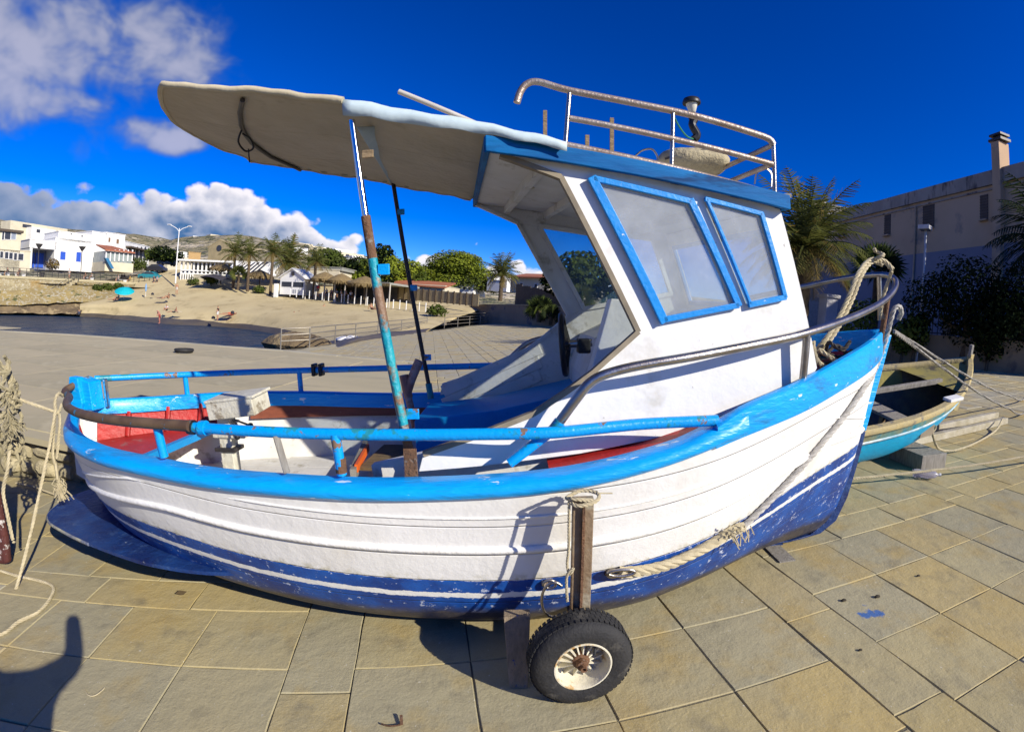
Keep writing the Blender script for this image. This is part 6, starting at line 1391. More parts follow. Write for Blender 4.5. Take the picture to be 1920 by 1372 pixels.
M_ = MB(); p = FK.pt(522, 545, -.5); M_.box(p, (.5, .5, 1.9)); tag(M_.build('white_cabinet', WH), 'white upright cabinet left of the beach kiosk', 'cabinet')
# thatched beach bar
FBr = Face(578, 70, 790, 58, 560)
br = empty('beach_bar', Matrix.Translation(FBr.pt(640, 560)), 'long open beach bar with straw roof and dark inside', 'building')
M_ = MB(); a, b = FBr.pt(578, 527), FBr.pt(735, 541); b.z = a.z-.2; M_.prism([a-FBr.n*.6, b-FBr.n*.6, b+FBr.n*6, a+FBr.n*6], (0, 0, .25)); part(M_, 'roof', mat('bar_roof', (.30, .30, .26), rough=.9), br)
M_ = MB(); rn = random.Random(4)
for k in range(240): p = a.lerp(b, rn.random())-FBr.n*(.6+rn.random()*.2)+Vector((0, 0, .15)); M_.add([p, p+FBr.d*.12, p+FBr.d*.06+Vector((0, 0, -rn.uniform(.3, .6)))], [(0, 1, 2)])
part(M_, 'straw_fringe', THATCH, br, fix=False)
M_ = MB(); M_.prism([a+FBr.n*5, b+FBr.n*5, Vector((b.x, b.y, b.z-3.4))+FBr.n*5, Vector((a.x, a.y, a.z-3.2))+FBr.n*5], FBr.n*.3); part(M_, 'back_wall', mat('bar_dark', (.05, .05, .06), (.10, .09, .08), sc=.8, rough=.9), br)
for k in range(9): p = a.lerp(b, k/8)-FBr.n*.4; M_ = MB(); M_.tube([p, p-Vector((0, 0, 3.2))], .09, 7); part(M_, 'post', mat('pale_post', (.5, .46, .38), rough=.8), br, smooth=50)
for k in range(22):
    p = FBr.pt(560+k*12, 553+k*1.35, -1.6); g_ = p.copy(); M_ = MB(); M_.tube([g_-Vector((0, 0, .3)), g_+Vector((0, 0, .75))], .06, 6); part(M_, 'bollard_post', WH, br, smooth=50)
def parasol_straw(x, yt, yb, r, w, label):
    t, b = atr(x, yt, r), atr(x, yb, r); b.x, b.y = t.x, t.y; root = empty('straw_parasol', Matrix.Translation(b), label, 'parasol', 'straw parasols'); M_ = MB(); M_.tube([b, t], .07, 7); part(M_, 'pole', BARK, root)
    rn = random.Random(int(x)); M_ = MB(); M_.lathe([(w, -.95), (w*.75, -.55), (w*.35, -.15), (.04, .1)], 20, Matrix.Translation(t))
    for k in range(150): a_ = rn.random()*6.28; p = t+Vector((w*math.cos(a_)*.97, w*math.sin(a_)*.97, -.9)); s_ = Vector((-math.sin(a_), math.cos(a_), 0))*.12; M_.add([p-s_, p+s_, p+Vector((rn.gauss(0, .08), rn.gauss(0, .08), -rn.uniform(.25, .6)))], [(0, 1, 2)])
    part(M_, 'thatch', THATCH, root, fix=False)
parasol_straw(416, 494, 533, 84, 2.1, 'straw parasol in front of the restaurant terrace'); parasol_straw(488, 507, 545, 79, 2.2, 'straw parasol left of the beach kiosk'); parasol_straw(610, 511, 556, 68, 2.0, 'straw parasol just right of the beach kiosk'); parasol_straw(641, 514, 558, 66, 1.9, 'straw parasol over the beach bar'); parasol_straw(685, 519, 562, 62, 2.2, 'straw parasol seen behind the canopy pole')
M_ = MB(); p = atr(400, 525, 82); M_.grid([[p+Vector((2.6*u, 2.0*v, .9-.5*u*u-.5*v*v+.15*noise.noise(Vector((u*2, v*2, 0))))) for u in (-1, -.5, 0, .5, 1)] for v in (-1, 0, 1)]); tag(M_.build('dark_awning', mat('dark_awning', (.05, .045, .055), rough=.9), smooth=60), 'dark shade cloth below the restaurant terrace', 'awning')
M_ = MB(); p = FBr.pt(600, 515, 9); house('flat_pavilion', 'grey flat roofed pavilion behind the beach bar', Face(560, 84, 642, 80, 510), [(562, 500, 641, 505, 8, mat('bar_roof', (.30, .30, .26), rough=.9)), (568, 505, 636, 519, 6, CR)])
house('villa_in_trees', 'pale villa with dark windows among the trees', Face(642, 100, 690, 98, 490), [(645, 483, 684, 512, 8, WH)], [(651, 493, 657, 503, GLASSD), (664, 494, 670, 504, GLASSD), (674, 495, 679, 505, GLASSD)])
# right part of the bay: houses, fences, retaining wall
FG = Face(735, 84, 900, 78, 535)
h1 = house('red_roofed_house', 'low house with long red tiled roof behind the reed fence', FG, [(738, 532, 834, 556, 7, CR)])
a, b = FG.pt(733, 533, -.5), FG.pt(836, 541, -.5); b.z = a.z-.25; c, d = b+FG.n*5+Vector((0, 0, 1.1)), a+FG.n*5+Vector((0, 0, 1.1)); M_ = MB(); M_.prism([a, b, c, d], (0, 0, .2)); part(M_, 'tiled_roof', TERRA, h1)
house('white_block_house', 'white stepped house right of the red roof', Face(800, 92, 890, 88, 535), [(800, 525, 862, 552, 7, WH), (860, 534, 888, 552, 6, WH)], [(812, 533, 818, 539, GLASSD), (835, 535, 841, 541, GLASSD), (868, 538, 873, 543, GLASSD)])
house('chimney_house', 'white house with two chimney blocks beside the palm', Face(910, 88, 940, 86, 530), [(914, 521, 919, 545, 2, WH), (921, 519, 926, 545, 2, WH), (926, 526, 950, 546, 5, WH)])
h2 = house('tile_roof_villa', 'cream villa with red tiled roof left of the cabin', Face(955, 74, 1040, 70, 530), [(958, 521, 1030, 548, 8, CR)], [(975, 530, 981, 537, GLASSD), (1002, 532, 1008, 539, GLASSD)])
f = Face(955, 74, 1040, 70, 530); a, b = f.pt(956, 521, -.5), f.pt(1032, 527, -.5); b.z = a.z; c, d = b+f.n*5+Vector((0, 0, 1)), a+f.n*5+Vector((0, 0, 1)); M_ = MB(); M_.prism([a, b, c, d], (0, 0, .2)); part(M_, 'tiled_roof', TERRA, h2)
# reed fence made of panels
REED = mat('reed_fence', (.36, .29, .16), (.26, .20, .11), sc=3, rough=1, bump=.6, bsc=12, stretch=(6, 6, .5), bdist=.05)
FF_ = Face(746, 66, 900, 57, 550); rf = empty('reed_fence', Matrix.Translation(FF_.pt(800, 560)), 'straw coloured reed fence panels on the retaining wall', 'fence')
for k in range(13):
    x = 747+11.6*k; M_ = MB(); M_.prism(FF_.rect(x, 539+k*1.0, x+11.0, 560+k*1.1), FF_.n*.08); part(M_, 'reed_panel', REED, rf)
    M_ = MB(); M_.prism(FF_.rect(x-.4, 537+k*1.0, x+.5, 561+k*1.1, -.06), FF_.n*.12); part(M_, 'post', BARK, rf)
FW_ = Face(1000, 52, 1075, 44, 560); wf_ = empty('board_fence', Matrix.Translation(FW_.pt(1030, 570)), 'dark weathered board fence left of the cabin', 'fence')
for k in range(22):
    x = 968+5.2*k; M_ = MB(); M_.prism(FW_.rect(x, 534+1.0*k+random.uniform(-1.5, 1.5), x+4.8, 572+.9*k), FW_.n*.05); part(M_, 'board', mat('fence_board', (.13, .10, .07), (.09, .07, .05), sc=4, rough=.95), wf_)
RET = mat('retaining_wall_brown', (.30, .235, .16), (.23, .18, .125), sc=.6, rough=.95, bump=.4, bsc=3, wear=((.10, .10, .12), .62, .5, .1))
def slip_line_wall(name, label, pts, h, th, m, cat='wall', cope=None):
    P = [Vector((ongr(x, y).x, ongr(x, y).y, 0)) for x, y in pts]; P = [slip(p.x, p.y) for p in P]; root = empty(name, Matrix.Translation(P[0]), label, cat)
    for (a, b), (h0, h1_) in zip(zip(P, P[1:]), zip(h, h[1:])):
        n = Vector((-(b-a).y, (b-a).x, 0)).normalized()*th; n = n if n.dot(a-E0) > 0 else -n
        M_ = MB(); M_.prism([a-Vector((0, 0, .6)), b-Vector((0, 0, .6)), b+Vector((0, 0, h1_)), a+Vector((0, 0, h0))], n); part(M_, 'wall', m, root)
        if cope: M_ = MB(); e = n.normalized()*.06; M_.prism([a+Vector((0, 0, h0+.002))-e, b+Vector((0, 0, h1_+.002))-e, b+Vector((0, 0, h1_+.002))+n+e, a+Vector((0, 0, h0+.002))+n+e], (0, 0, .09)); part(M_, 'coping', cope, root)
    return root
slip_line_wall('retaining_wall', 'brown retaining wall at the far end of the paved slip', [(838, 603), (905, 606), (980, 609), (1040, 612), (1110, 619)], (1.9, 2.2, 2.0, 1.75, 1.6), .4, RET, cope=mat('wall_coping', (.34, .29, .20), rough=.9))
slip_line_wall('beach_back_wall', 'brown wall between the beach and the reed fence', [(770, 606), (838, 602)], (2.2, 2.0), .4, RET)
# ramp railings by the water
RSTEEL = mat('galvanised_rail', (.42, .39, .32), (.34, .30, .24), rough=.45, metal=.7)
def ramp_rail(name, label, base, tops, mids, group='ramp railings'):
    B = [slip(ongr(x, y).x, ongr(x, y).y) for x, y in base]; root = empty(name, Matrix.Translation(B[0]), label, 'railing', group); up = Vector((0, 0, 1.0))
    for p in B: M_ = MB(); M_.tube([p-Vector((0, 0, .3)), p+up], .035, 7); part(M_, 'post', RSTEEL, root, smooth=50)
    for f in mids: M_ = MB(); M_.tube([p+up*f for p in B], .03, 7); part(M_, 'rail', RSTEEL, root, smooth=50)
ramp_rail('ramp_railing', 'long steel railing down the ramp to the water', [(526, 655), (580, 652), (628, 643), (666, 638), (708, 631), (752, 625), (800, 616)], None, (1, .4, .7))
ramp_rail('terrace_railing', 'pale steel railing round the sunken ramp by the retaining wall', [(833, 614), (858, 612), (880, 610), (900, 608), (918, 606)], None, (1.25, .95, .65, .3))
ramp_rail('inner_railing', 'second steel railing row behind the ramp railing', [(850, 604), (872, 603), (895, 602), (912, 602)], None, (1.4, 1.0))
# boulders by the ramp
for i, (x, y, s, lab) in enumerate(((557, 645, 1.5, 'brown boulder at the water edge beside the ramp railing'), (650, 638, .55, 'white stone block by the ramp railing'), (662, 636, .5, 'smaller white stone beside the ramp'))):
    g_ = ongr(x, y); p = slip(g_.x, g_.y); M_ = MB(); M_.grid([[p+Vector((s*1.3*math.cos(a)*math.cos(e)*(1+.3*noise.noise(Vector((a, e, i)))), s*math.sin(a)*math.cos(e), s*.45*math.sin(e)*(1+.3*noise.noise(Vector((a*2, e, i+3)))))) for a in [2*math.pi*k/14 for k in range(14)]] for e in (-.6, 0, .5, 1.0, 1.45)], close=True); tag(M_.build('boulder', ROCK if i == 0 else WH, smooth=40), lab, 'rock')
M_ = MB(); p = atz(345, 660, .03); M_.lathe([(.16, .0), (.22, .06), (.28, .1), (.30, .06), (.26, 0)], 20, Matrix.Translation(p), closed=True); tag(M_.build('half_tyre_fender', TYRE, smooth=50), 'black tyre fender on the quay edge', 'tyre')
# ------------------------------------------------------------------ trees, palms
def onr(x, y, r): return atr(x, y, r)
pm = [PALMG, PALMY]
for x, yc, yb, r, R_, s, lab in ((437, 474, 537, 80, 3.3, 1, 'leftmost tall palm in front of the restaurant'), (464, 476, 543, 77, 3.0, 2, 'tall slim palm before the white marquee'), (507, 474, 550, 75, 3.1, 3, 'tall palm left of the beach kiosk'), (588, 490, 556, 70, 3.0, 4, 'palm just right of the beach kiosk')):
    b = onr(x, yb, r); t = onr(x+1, yc, r); palm('palm_tree', lab, b, t.z-b.z, R_, s, pm, nfr=26, tr=.2, nl=12, group='palms on the beach')
b = onr(540, 545, 84); palm('palm_tree', 'broad bushy palm behind the beach kiosk', b, onr(540, 492, 84).z-b.z, 4.8, 5, pm, nfr=44, tr=.3, nl=14, group='palms on the beach')
b = onr(446, 541, 78); fanpalm('fan_palm', 'short green fan palm in front of the marquee', b, 2.1, 1.6, 6, [LEAFL, PALMG], group='palms on the beach')
b = onr(938, 560, 66); palm('date_palm', 'dark date palm left of the cabin behind the reed fence', b, onr(938, 513, 66).z-b.z, 3.4, 7, [PALMG, PALMY], nfr=46, tr=.25, nl=14)
# trees
tree('umbrella_pine', 'large domed umbrella pine with dense green crown', onr(850, 560, 92), [((0, 0, 6.4), (5.6, 4.5, 2.6)), ((-4.2, 0, 4.4), (3.0, 3.5, 2.0)), ((4.4, 0, 4.6), (3.4, 3.5, 2.0)), ((-1, -2, 3.2), (3.8, 2.5, 1.6)), ((3.4, -2, 3.0), (3.2, 2.5, 1.5)), ((-5.8, 0, 2.6), (1.9, 2.2, 1.5)), ((7.0, 0, 3.0), (1.9, 2.5, 1.5)), ((1.2, 0, 7.4), (3.6, 3.2, 1.4))], 20000, .24, [PINEG, PINEG, LEAFL], 11, .3, up=1.6)
tree('dark_pine', 'tall dark pine behind the canopy poles', onr(712, 560, 84), [((0, 0, 7.2), (2.1, 2.0, 2.2)), ((-1.9, 0, 5.2), (2.2, 2.0, 2.0)), ((1.6, 0, 5.4), (2.1, 2, 2.0)), ((-3, 0, 3.2), (2.0, 2, 1.6)), ((0, -1, 3.4), (2.6, 2.0, 1.8))], 5200, .30, [LEAF, LEAFD, PINEG], 12, .25)
tree('round_pine', 'rounded dark green tree between the pole and the umbrella pine', onr(765, 560, 88), [((0, 0, 5.0), (2.4, 2.2, 2.0)), ((1.8, 0, 3.4), (2.2, 2.2, 1.6)), ((-1.6, 0, 3.4), (2.0, 2.2, 1.6))], 3200, .30, [LEAF, PINEG], 13, .2, up=.8)
tree('bushy_tree', 'bushy grey green tree above the flat pavilion', onr(612, 520, 96), [((0, 0, 3.6), (3.0, 2.6, 2.0)), ((-2, 0, 2.4), (2.2, 2, 1.6)), ((2.4, 0, 2.6), (2.2, 2, 1.8))], 3200, .30, [LEAF, LEAFL, LEAFD], 14, .2)
tree('bushy_tree', 'darker bushy tree left of the tall pine', onr(668, 540, 92), [((0, 0, 3.6), (2.6, 2.4, 2.2)), ((-1.8, 0, 2.2), (2.0, 2, 1.6))], 2600, .30, [LEAFD, LEAF], 15, .2)
tree('street_tree', 'dark leafy tree by the road below the arcade', onr(303, 500, 112), [((0, 0, 2.6), (3.0, 2.4, 1.6)), ((3.0, 0, 2.2), (2.2, 2, 1.3)), ((-2.4, 0, 2.4), (2.0, 2, 1.5))], 2200, .30, [LEAF, LEAFD], 16, .2)
for i, (x, y, r, s, lab) in enumerate(((250, 508, 98, 1.7, 'round shrub beside the tiled porch'), (262, 504, 100, 1.4, 'second shrub next to the tiled porch'), (200, 546, 87.5, .9, 'low green shrub on the grass bank under the railing'), (222, 545, 88, .9, 'low shrub where the bank meets the sand'), (182, 546, 87, .8, 'small shrub by the stairs on the bank'), (98, 505, 93, 1.2, 'brown hedge clump before the white house'), (818, 592, 53, .9, 'bright green bush against the brown wall'), (560, 552, 74, .7, 'small bush left of the kiosk foot'), (640, 556, 70, 1.0, 'bush in front of the beach bar'), (396, 533, 84, 1.0, 'low plants under the restaurant terrace'), (362, 534, 86, .9, 'plants at the foot of the terrace base'), (486, 549, 77, .8, 'dark bush under the straw parasol'))):
    c = onr(x, y, r); tree('shrub', lab, c, [((0, 0, s*.7), (s, s, s*.75)), ((s*.7, 0, s*.5), (s*.7, s*.6, s*.5)), ((-s*.7, 0, s*.5), (s*.7, s*.6, s*.5))], 500, .16*s**.5, [LEAF, LEAFL] if i not in (5,) else [PALMY, BARK], 40+i, .06, 'shrub', 'shrubs round the bay', limbs=False)
b = onr(1010, 606, 46); fanpalm('fan_palm', 'dark spiky fan palm on the wall left of the cabin', b+Vector((0, 0, .3)), .9, 1.7, 8, [PALMD, LEAF], n=34)
b = onr(1032, 612, 44); fanpalm('fan_palm', 'smaller spiky fan palm half hidden by the cabin', b+Vector((0, 0, .3)), .6, 1.3, 9, [PALMD, LEAFL], n=30)
b = onr(1085, 600, 40); fanpalm('fan_palm', 'pale fan palm seen through the far cabin window', b, 1.6, 1.5, 10, [LEAFL, PALMG], n=30)
tree('window_tree', 'dark spreading tree seen through the far cabin window', onr(1085, 580, 48), [((0, 0, 3.6), (3.2, 2.5, 2.2)), ((2.4, 0, 2.4), (2.2, 2, 1.6)), ((-2.2, 0, 2.6), (1.8, 2, 1.5))], 3200, .26, [LEAFD, LEAF], 17, .2)
# ------------------------------------------------------------------ buildings, garden and lamp on the right
BW = mat('ochre_render', (.60, .42, .26), (.52, .36, .22), sc=.35, rough=.95, bump=.15, bsc=6, wear=((.26, .22, .18), .6, .5, .12))
BL = mat('lower_grey_blue_paint', (.24, .24, .28), (.20, .20, .24), sc=.4, rough=.95)
PAR = mat('stained_parapet', (.42, .36, .29), (.30, .25, .20), sc=1.0, rough=.95, wear=((.12, .10, .09), .57, 1.1, .1), stretch=(1, 1, .3))
GZ = 1.35                                                # ground level behind the garden wall
FBD = Face(1545, 36, 1905, 26, 420)
zt = FBD.pt(1800, 341).z; zpar = zt-.55
def fb(x, z, off=0):
    p = FBD.pt(x, 450, off) if x < 2000 else FBD.a+FBD.d*((FBD.a.y-3.5)/-FBD.d.y)+FBD.n*off
    return Vector((p.x, p.y, z))
bd = empty('ochre_building', Matrix.Translation(fb(1700, GZ)), 'long shaded ochre two storey building with chimney on the right', 'building')
zl = FBD.pt(1720, 476).z
M_ = MB(); M_.prism([fb(1545, zl), fb(2090, zl), fb(2090, zt), fb(1545, zt)], FBD.n*9); part(M_, 'wall', BW, bd)
M_ = MB(); M_.prism([fb(1545, GZ-2, -.012), fb(2090, GZ-2, -.012), fb(2090, zl, -.012), fb(1545, zl, -.012)], FBD.n*.5); part(M_, 'lower_wall', BL, bd)
M_ = MB(); M_.prism([fb(1543, zpar, -.14), fb(2090, zpar, -.14), fb(2090, zt+.12, -.14), fb(1543, zt+.12, -.14)], FBD.n*.5); part(M_, 'parapet', PAR, bd)
M_ = MB(); M_.prism([fb(1543, zpar-.22, -.06), fb(2090, zpar-.22, -.06), fb(2090, zpar-.14, -.06), fb(1543, zpar-.14, -.06)], FBD.n*.1); part(M_, 'string_course', PAR, bd)
for x0, y0, x1, y1 in ((1573, 420, 1588, 446), (1659, 404, 1670, 443), (1731, 387, 1752, 430), (1838, 367, 1853, 415)):
    q = FBD.rect(x0, y0, x1, y1, -.02); M_ = MB(); M_.prism(q, FBD.n*.06); w = part(M_, 'window', mat('brown_louvre', (.13, .10, .085), (.10, .08, .065), sc=3, rough=.8), bd)
    M_ = MB()
    n_ = 9
    for k in range(n_): a, b = q[0].lerp(q[3], (k+.5)/n_), q[1].lerp(q[2], (k+.5)/n_); M_.bar(a-FBD.n*.01, b-FBD.n*.01, .05, .03)
    o = M_.build('louvres', mat('brown_louvre', (.13, .10, .085)), w)
    M_ = MB(); M_.bar(q[0]-FBD.n*.08, q[1]-FBD.n*.08, .2, .06); o = M_.build('sill', BW, w)
ct = FBD.pt(1875, 268).z; q0, q1 = fb(1868, 0, -.3), fb(1883, 0, -.3)
M_ = MB(); M_.prism([Vector((q0.x, q0.y, GZ-1)), Vector((q1.x, q1.y, GZ-1)), Vector((q1.x, q1.y, ct)), Vector((q0.x, q0.y, ct))], FBD.n*.75); chm = part(M_, 'chimney', BW, bd)
M_ = MB(); c = (q0+q1)/2+FBD.n*.37; M_.box((c.x, c.y, ct+.12), (.72, .72, .12)); M_.box((c.x, c.y, ct+.36), (.66, .66, .1)); M_.box((c.x, c.y, ct+.2), (.4, .4, .25)); o = M_.build('chimney_cap', DARK, chm)
M_ = MB(); a = fb(1717, 0, -.07); M_.tube([Vector((a.x, a.y, zpar-.2)), Vector((a.x, a.y, GZ))], .05, 7); part(M_, 'drain_pipe', BW, bd)
M_ = MB(); a, b = FBD.pt(1620, 392, -.05), FBD.pt(1830, 340, -.05); M_.tube([a, Vector((b.x, b.y, a.z+.05))], .03, 6); part(M_, 'cable_run', PAR, bd)
sp = FBD.pt(1685, 352, 2.2); sp.z = zt+.1; sh = empty('solar_water_heater', Matrix.Translation(sp), 'dark solar water heater panel on the ochre building roof', 'solar heater')
M_ = MB(); M_.prism([sp, sp+FBD.d*2.2, sp+FBD.d*2.2+FBD.n*.6+Vector((0, 0, .95)), sp+FBD.n*.6+Vector((0, 0, .95))], FBD.n*.08); part(M_, 'panel', GLASSD, sh)
M_ = MB(); M_.tube([sp+FBD.d*.2+FBD.n*.75+Vector((0, 0, .9)), sp+FBD.d*2.3+FBD.n*.75+Vector((0, 0, .9))], .24, 12); part(M_, 'tank', STEEL, sh, smooth=50)
FB2 = Face(1485, 44, 1550, 40, 410)
house('grey_back_house', 'grey house with sloping roof end behind the date palm', FB2, [(1490, 405, 1546, 620, 7, mat('grey_render', (.30, .29, .28), rough=.95)), (1521, 380, 1526, 412, 1, PAR)])
# garden wall, fence, pillars
GW = mat('garden_wall', (.27, .215, .14), (.20, .16, .105), sc=.8, rough=.95, bump=.4, bsc=6, wear=((.12, .10, .08), .6, 1, .1))
gw = slip_line_wall('garden_wall', 'low shaded brown garden wall behind the rowing boat', [(1500, 655), (1600, 668), (1690, 680), (1800, 690), (1920, 702), (2010, 712)], (.95, .95, .95, .92, .90, .9), .3, GW)
WP = [slip(ongr(x, y).x, ongr(x, y).y) for x, y in ((1690, 680), (1800, 690), (1920, 702), (2010, 712))]
fe = empty('iron_fence', Matrix.Translation(WP[0]), 'dark iron bar fence on the garden wall', 'fence')
for a, b in zip(WP, WP[1:]):
    n_ = int((b-a).length/.16); nn = Vector((-(b-a).y, (b-a).x, 0)).normalized()*.15
    if nn.dot(a-E0) < 0: nn = -nn
    for k in range(n_): p = a.lerp(b, k/n_)+nn+Vector((0, 0, .9)); M_ = MB(); M_.bar(p, p+Vector((0, 0, 1.15)), .02, .02); part(M_, 'bar', DRAIL, fe)
    for h_ in (1.0, 1.95): M_ = MB(); M_.bar(a+nn+Vector((0, 0, h_)), b+nn+Vector((0, 0, h_)), .05, .03); part(M_, 'rail', DRAIL, fe)
g_ = ongr(1762, 683); pp = slip(g_.x, g_.y-.25); ps = empty('stone_pillar', Matrix.Translation(pp), 'white square pillar topped with a small carved finial', 'pillar')
PILW = mat('pillar_white', (.58, .56, .56), (.48, .46, .46), sc=2, rough=.9)
hh = 1.18; M_ = MB(); M_.box(pp+Vector((0, 0, hh/2)), (.27, .27, hh)); part(M_, 'shaft', PILW, ps, bevel=.01)
M_ = MB(); M_.box(pp+Vector((0, 0, hh+.02)), (.32, .32, .05)); part(M_, 'cap', PILW, ps, bevel=.008)
M_ = MB(); M_.lathe([(.11, 0), (.12, .05), (.07, .09), (.10, .16), (.09, .22), (.05, .26), (.07, .32), (.05, .38), (.001, .42)], 14, Matrix.Translation(pp+Vector((0, 0, hh+.045)))); part(M_, 'finial', PILW, ps, smooth=50)
g_ = ongr(1575, 668); pp = slip(g_.x, g_.y+1.0); M_ = MB(); M_.box(pp+Vector((0, 0, .95)), (.5, .5, 2.2)); M_.box(pp+Vector((0, 0, 2.1)), (.62, .62, .12)); tag(M_.build('gate_pillar', PILW, bevel=.01), 'pale gate pillar behind the bow rope', 'pillar')
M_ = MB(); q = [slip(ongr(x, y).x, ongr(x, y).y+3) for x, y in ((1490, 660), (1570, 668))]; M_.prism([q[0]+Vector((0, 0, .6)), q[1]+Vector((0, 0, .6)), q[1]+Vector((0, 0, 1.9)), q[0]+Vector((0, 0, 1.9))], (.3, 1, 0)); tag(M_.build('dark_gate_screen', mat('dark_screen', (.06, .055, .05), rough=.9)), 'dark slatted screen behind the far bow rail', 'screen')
# street lamp
r_ = 17.5; lb2 = atr(1722, 640, r_); lt2 = atr(1732, 432, r_); lt2.x, lt2.y = lb2.x, lb2.y
sl_ = empty('square_street_lamp', Matrix.Translation(lb2), 'slim grey street lamp with square flat head in front of the building', 'lamp')
M_ = MB(); M_.tube([lb2-Vector((0, 0, 1.0)), lt2], .042, 10); part(M_, 'pole', mat('lamp_grey', (.42, .42, .44), rough=.4, metal=.4), sl_, smooth=50)
fd = Vector((FBD.d.x, FBD.d.y, 0)); M_ = MB(); M_.box(lt2+Vector((-.08, -.05, .06)), (.36, .36, .13), Matrix.Rotation(.5, 3, 'Z')); part(M_, 'lamp_head', mat('lamp_head_grey', (.5, .5, .52), rough=.4), sl_, bevel=.01)
M_ = MB(); M_.box(lt2+Vector((-.08, -.05, -.012)), (.30, .30, .012), Matrix.Rotation(.5, 3, 'Z')); part(M_, 'diffuser', mat('lamp_lens', (.12, .12, .13), rough=.2), sl_)
# plants
b = atr(1495, 640, 19.5); palm('date_palm', 'big date palm with yellowed fronds right of the cabin', b, atr(1480, 462, 19.5).z-b.z, 3.1, 21, [PALMG, PALMY, PALMD], nfr=60, tr=.28, nl=30)
b = atr(1634, 650, 22); fanpalm('fan_palm', 'dark fan palm behind the bow rope', b, atr(1634, 505, 22).z-b.z, 1.25, 22, [PALMD, LEAF], n=34)
b = atr(1960, 700, 19); palm('date_palm', 'dark palm fronds reaching in at the right edge', b, atr(1960, 452, 19).z-b.z, 2.7, 23, [PALMD, PALMD], nfr=46, tr=.28, nl=24, dead=False)
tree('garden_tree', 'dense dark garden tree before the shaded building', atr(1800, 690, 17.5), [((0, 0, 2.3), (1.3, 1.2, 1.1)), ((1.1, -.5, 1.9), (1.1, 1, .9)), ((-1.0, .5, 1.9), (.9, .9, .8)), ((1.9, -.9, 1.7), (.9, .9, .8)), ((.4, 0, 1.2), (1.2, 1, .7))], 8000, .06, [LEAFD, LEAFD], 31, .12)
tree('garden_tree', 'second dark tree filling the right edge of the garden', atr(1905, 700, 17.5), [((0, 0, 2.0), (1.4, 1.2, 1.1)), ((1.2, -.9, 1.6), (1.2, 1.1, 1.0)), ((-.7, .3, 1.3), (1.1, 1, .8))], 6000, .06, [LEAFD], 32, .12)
for i, (x, y, s, lab) in enumerate(((1712, 660, .6, 'leafy climber by the street lamp foot'), (1690, 665, .55, 'dark bush left of the white pillar'), (1850, 680, .7, 'dark low bush behind the iron fence'), (1600, 655, .8, 'dark bush behind the bow rope knot'))):
    tree('garden_bush', lab, atr(x, y, 17.2), [((0, 0, s), (s*.8, s*.7, s)), ((s*.5, 0, s*1.5), (s*.5, s*.5, s*.6))], 900, .07, [LEAFD, LEAF], 60+i, .04, 'bush', 'garden bushes', limbs=False)
# the ground behind the wall and the road at far right
M_ = MB(); M_.prism([slip(ongr(x, y).x, ongr(x, y).y+.2, .03) for x, y in ((1480, 655), (1690, 680), (1920, 702), (2010, 712))]+[Vector((70, 10, GZ)), Vector((70, 90, GZ+1)), Vector((8, 70, GZ+.5))], (0, 0, -.4)); tag(M_.build('garden_ground', mat('garden_soil', (.09, .07, .045), (.06, .05, .03), sc=.6, rough=1)), 'dark soil of the garden behind the wall', 'ground', kind='structure')
# ------------------------------------------------------------------ people
def pp_(x, y, r, pose, face, top, bot, lab, grp='people on the beach', **k): return person(pose, atr(x, y, r), face, top, bot, lab, grp, **k)
PINK = (.50, .20, .15)
pp_(299, 607, 62, 'bend', 150, PINK, (.30, .05, .04), 'person with reddish skin wading at the water edge', skin=(.50, .20, .14), hair=(.3, .25, .2))
pp_(408, 601, 60, 'stand', 100, (.01, .01, .012), (.65, .64, .60), 'person in black shirt and white shorts walking on the sand')
pp_(312, 583, 67, 'sit', 200, (.55, .54, .54), (.02, .02, .03), 'person in white top sitting on the sand')
pp_(327, 587, 66, 'sitback', 120, (.30, .16, .10), (.03, .03, .03), 'tanned person sitting next to the one in white')
pp_(432, 589, 63, 'lie', 115, (.50, .06, .03), (.55, .10, .05), 'person lying beside an orange towel')
pp_(316, 560, 75, 'sit', 170, (.03, .03, .03), SKIN, 'dark haired person sitting up on the middle sand')
pp_(303, 560, 75, 'lie', 80, SKIN, (.03, .03, .04), 'person lying left of the dark haired sitter')
pp_(331, 552, 78, 'stand', 20, SKIN, (.55, .5, .45), 'person standing near the tall lamp on the sand')
pp_(222, 562, 79, 'sit', 160, (.55, .50, .48), SKIN, 'person sitting under the turquoise parasol')
pp_(213, 563, 79, 'lie', 100, (.05, .04, .05), SKIN, 'person lying in front of the turquoise parasol')
pp_(148, 592, 72, 'sit', 60, (.04, .05, .08), (.03, .03, .03), 'bather sitting low by the rocks')
pp_(551, 597, 58, 'sit', 90, SKIN, (.03, .02, .03), 'bather sitting at the left of the purple towels')
pp_(560, 596, 58.5, 'sit', 100, SKIN, (.06, .04, .04), 'second bather beside the left sitter')
pp_(572, 597, 58, 'lie', 95, (.05, .04, .12), SKIN, 'person lying on the purple towel')
pp_(586, 598, 57.5, 'lie', 80, (.45, .43, .45), (.04, .03, .08), 'person in white lying across the purple towel')
pp_(608, 597, 57.5, 'sit', 250, SKIN, (.10, .02, .02), 'person sitting at the right end of the purple towels')
pp_(607, 582, 62, 'sit', 200, SKIN, (.05, .05, .05), 'person sitting behind the purple towels')
pp_(697, 581, 56, 'sitback', 230, SKIN, (.12, .05, .04), 'sunbather sitting near the blue canopy pole')
G2 = 'people on the promenade'
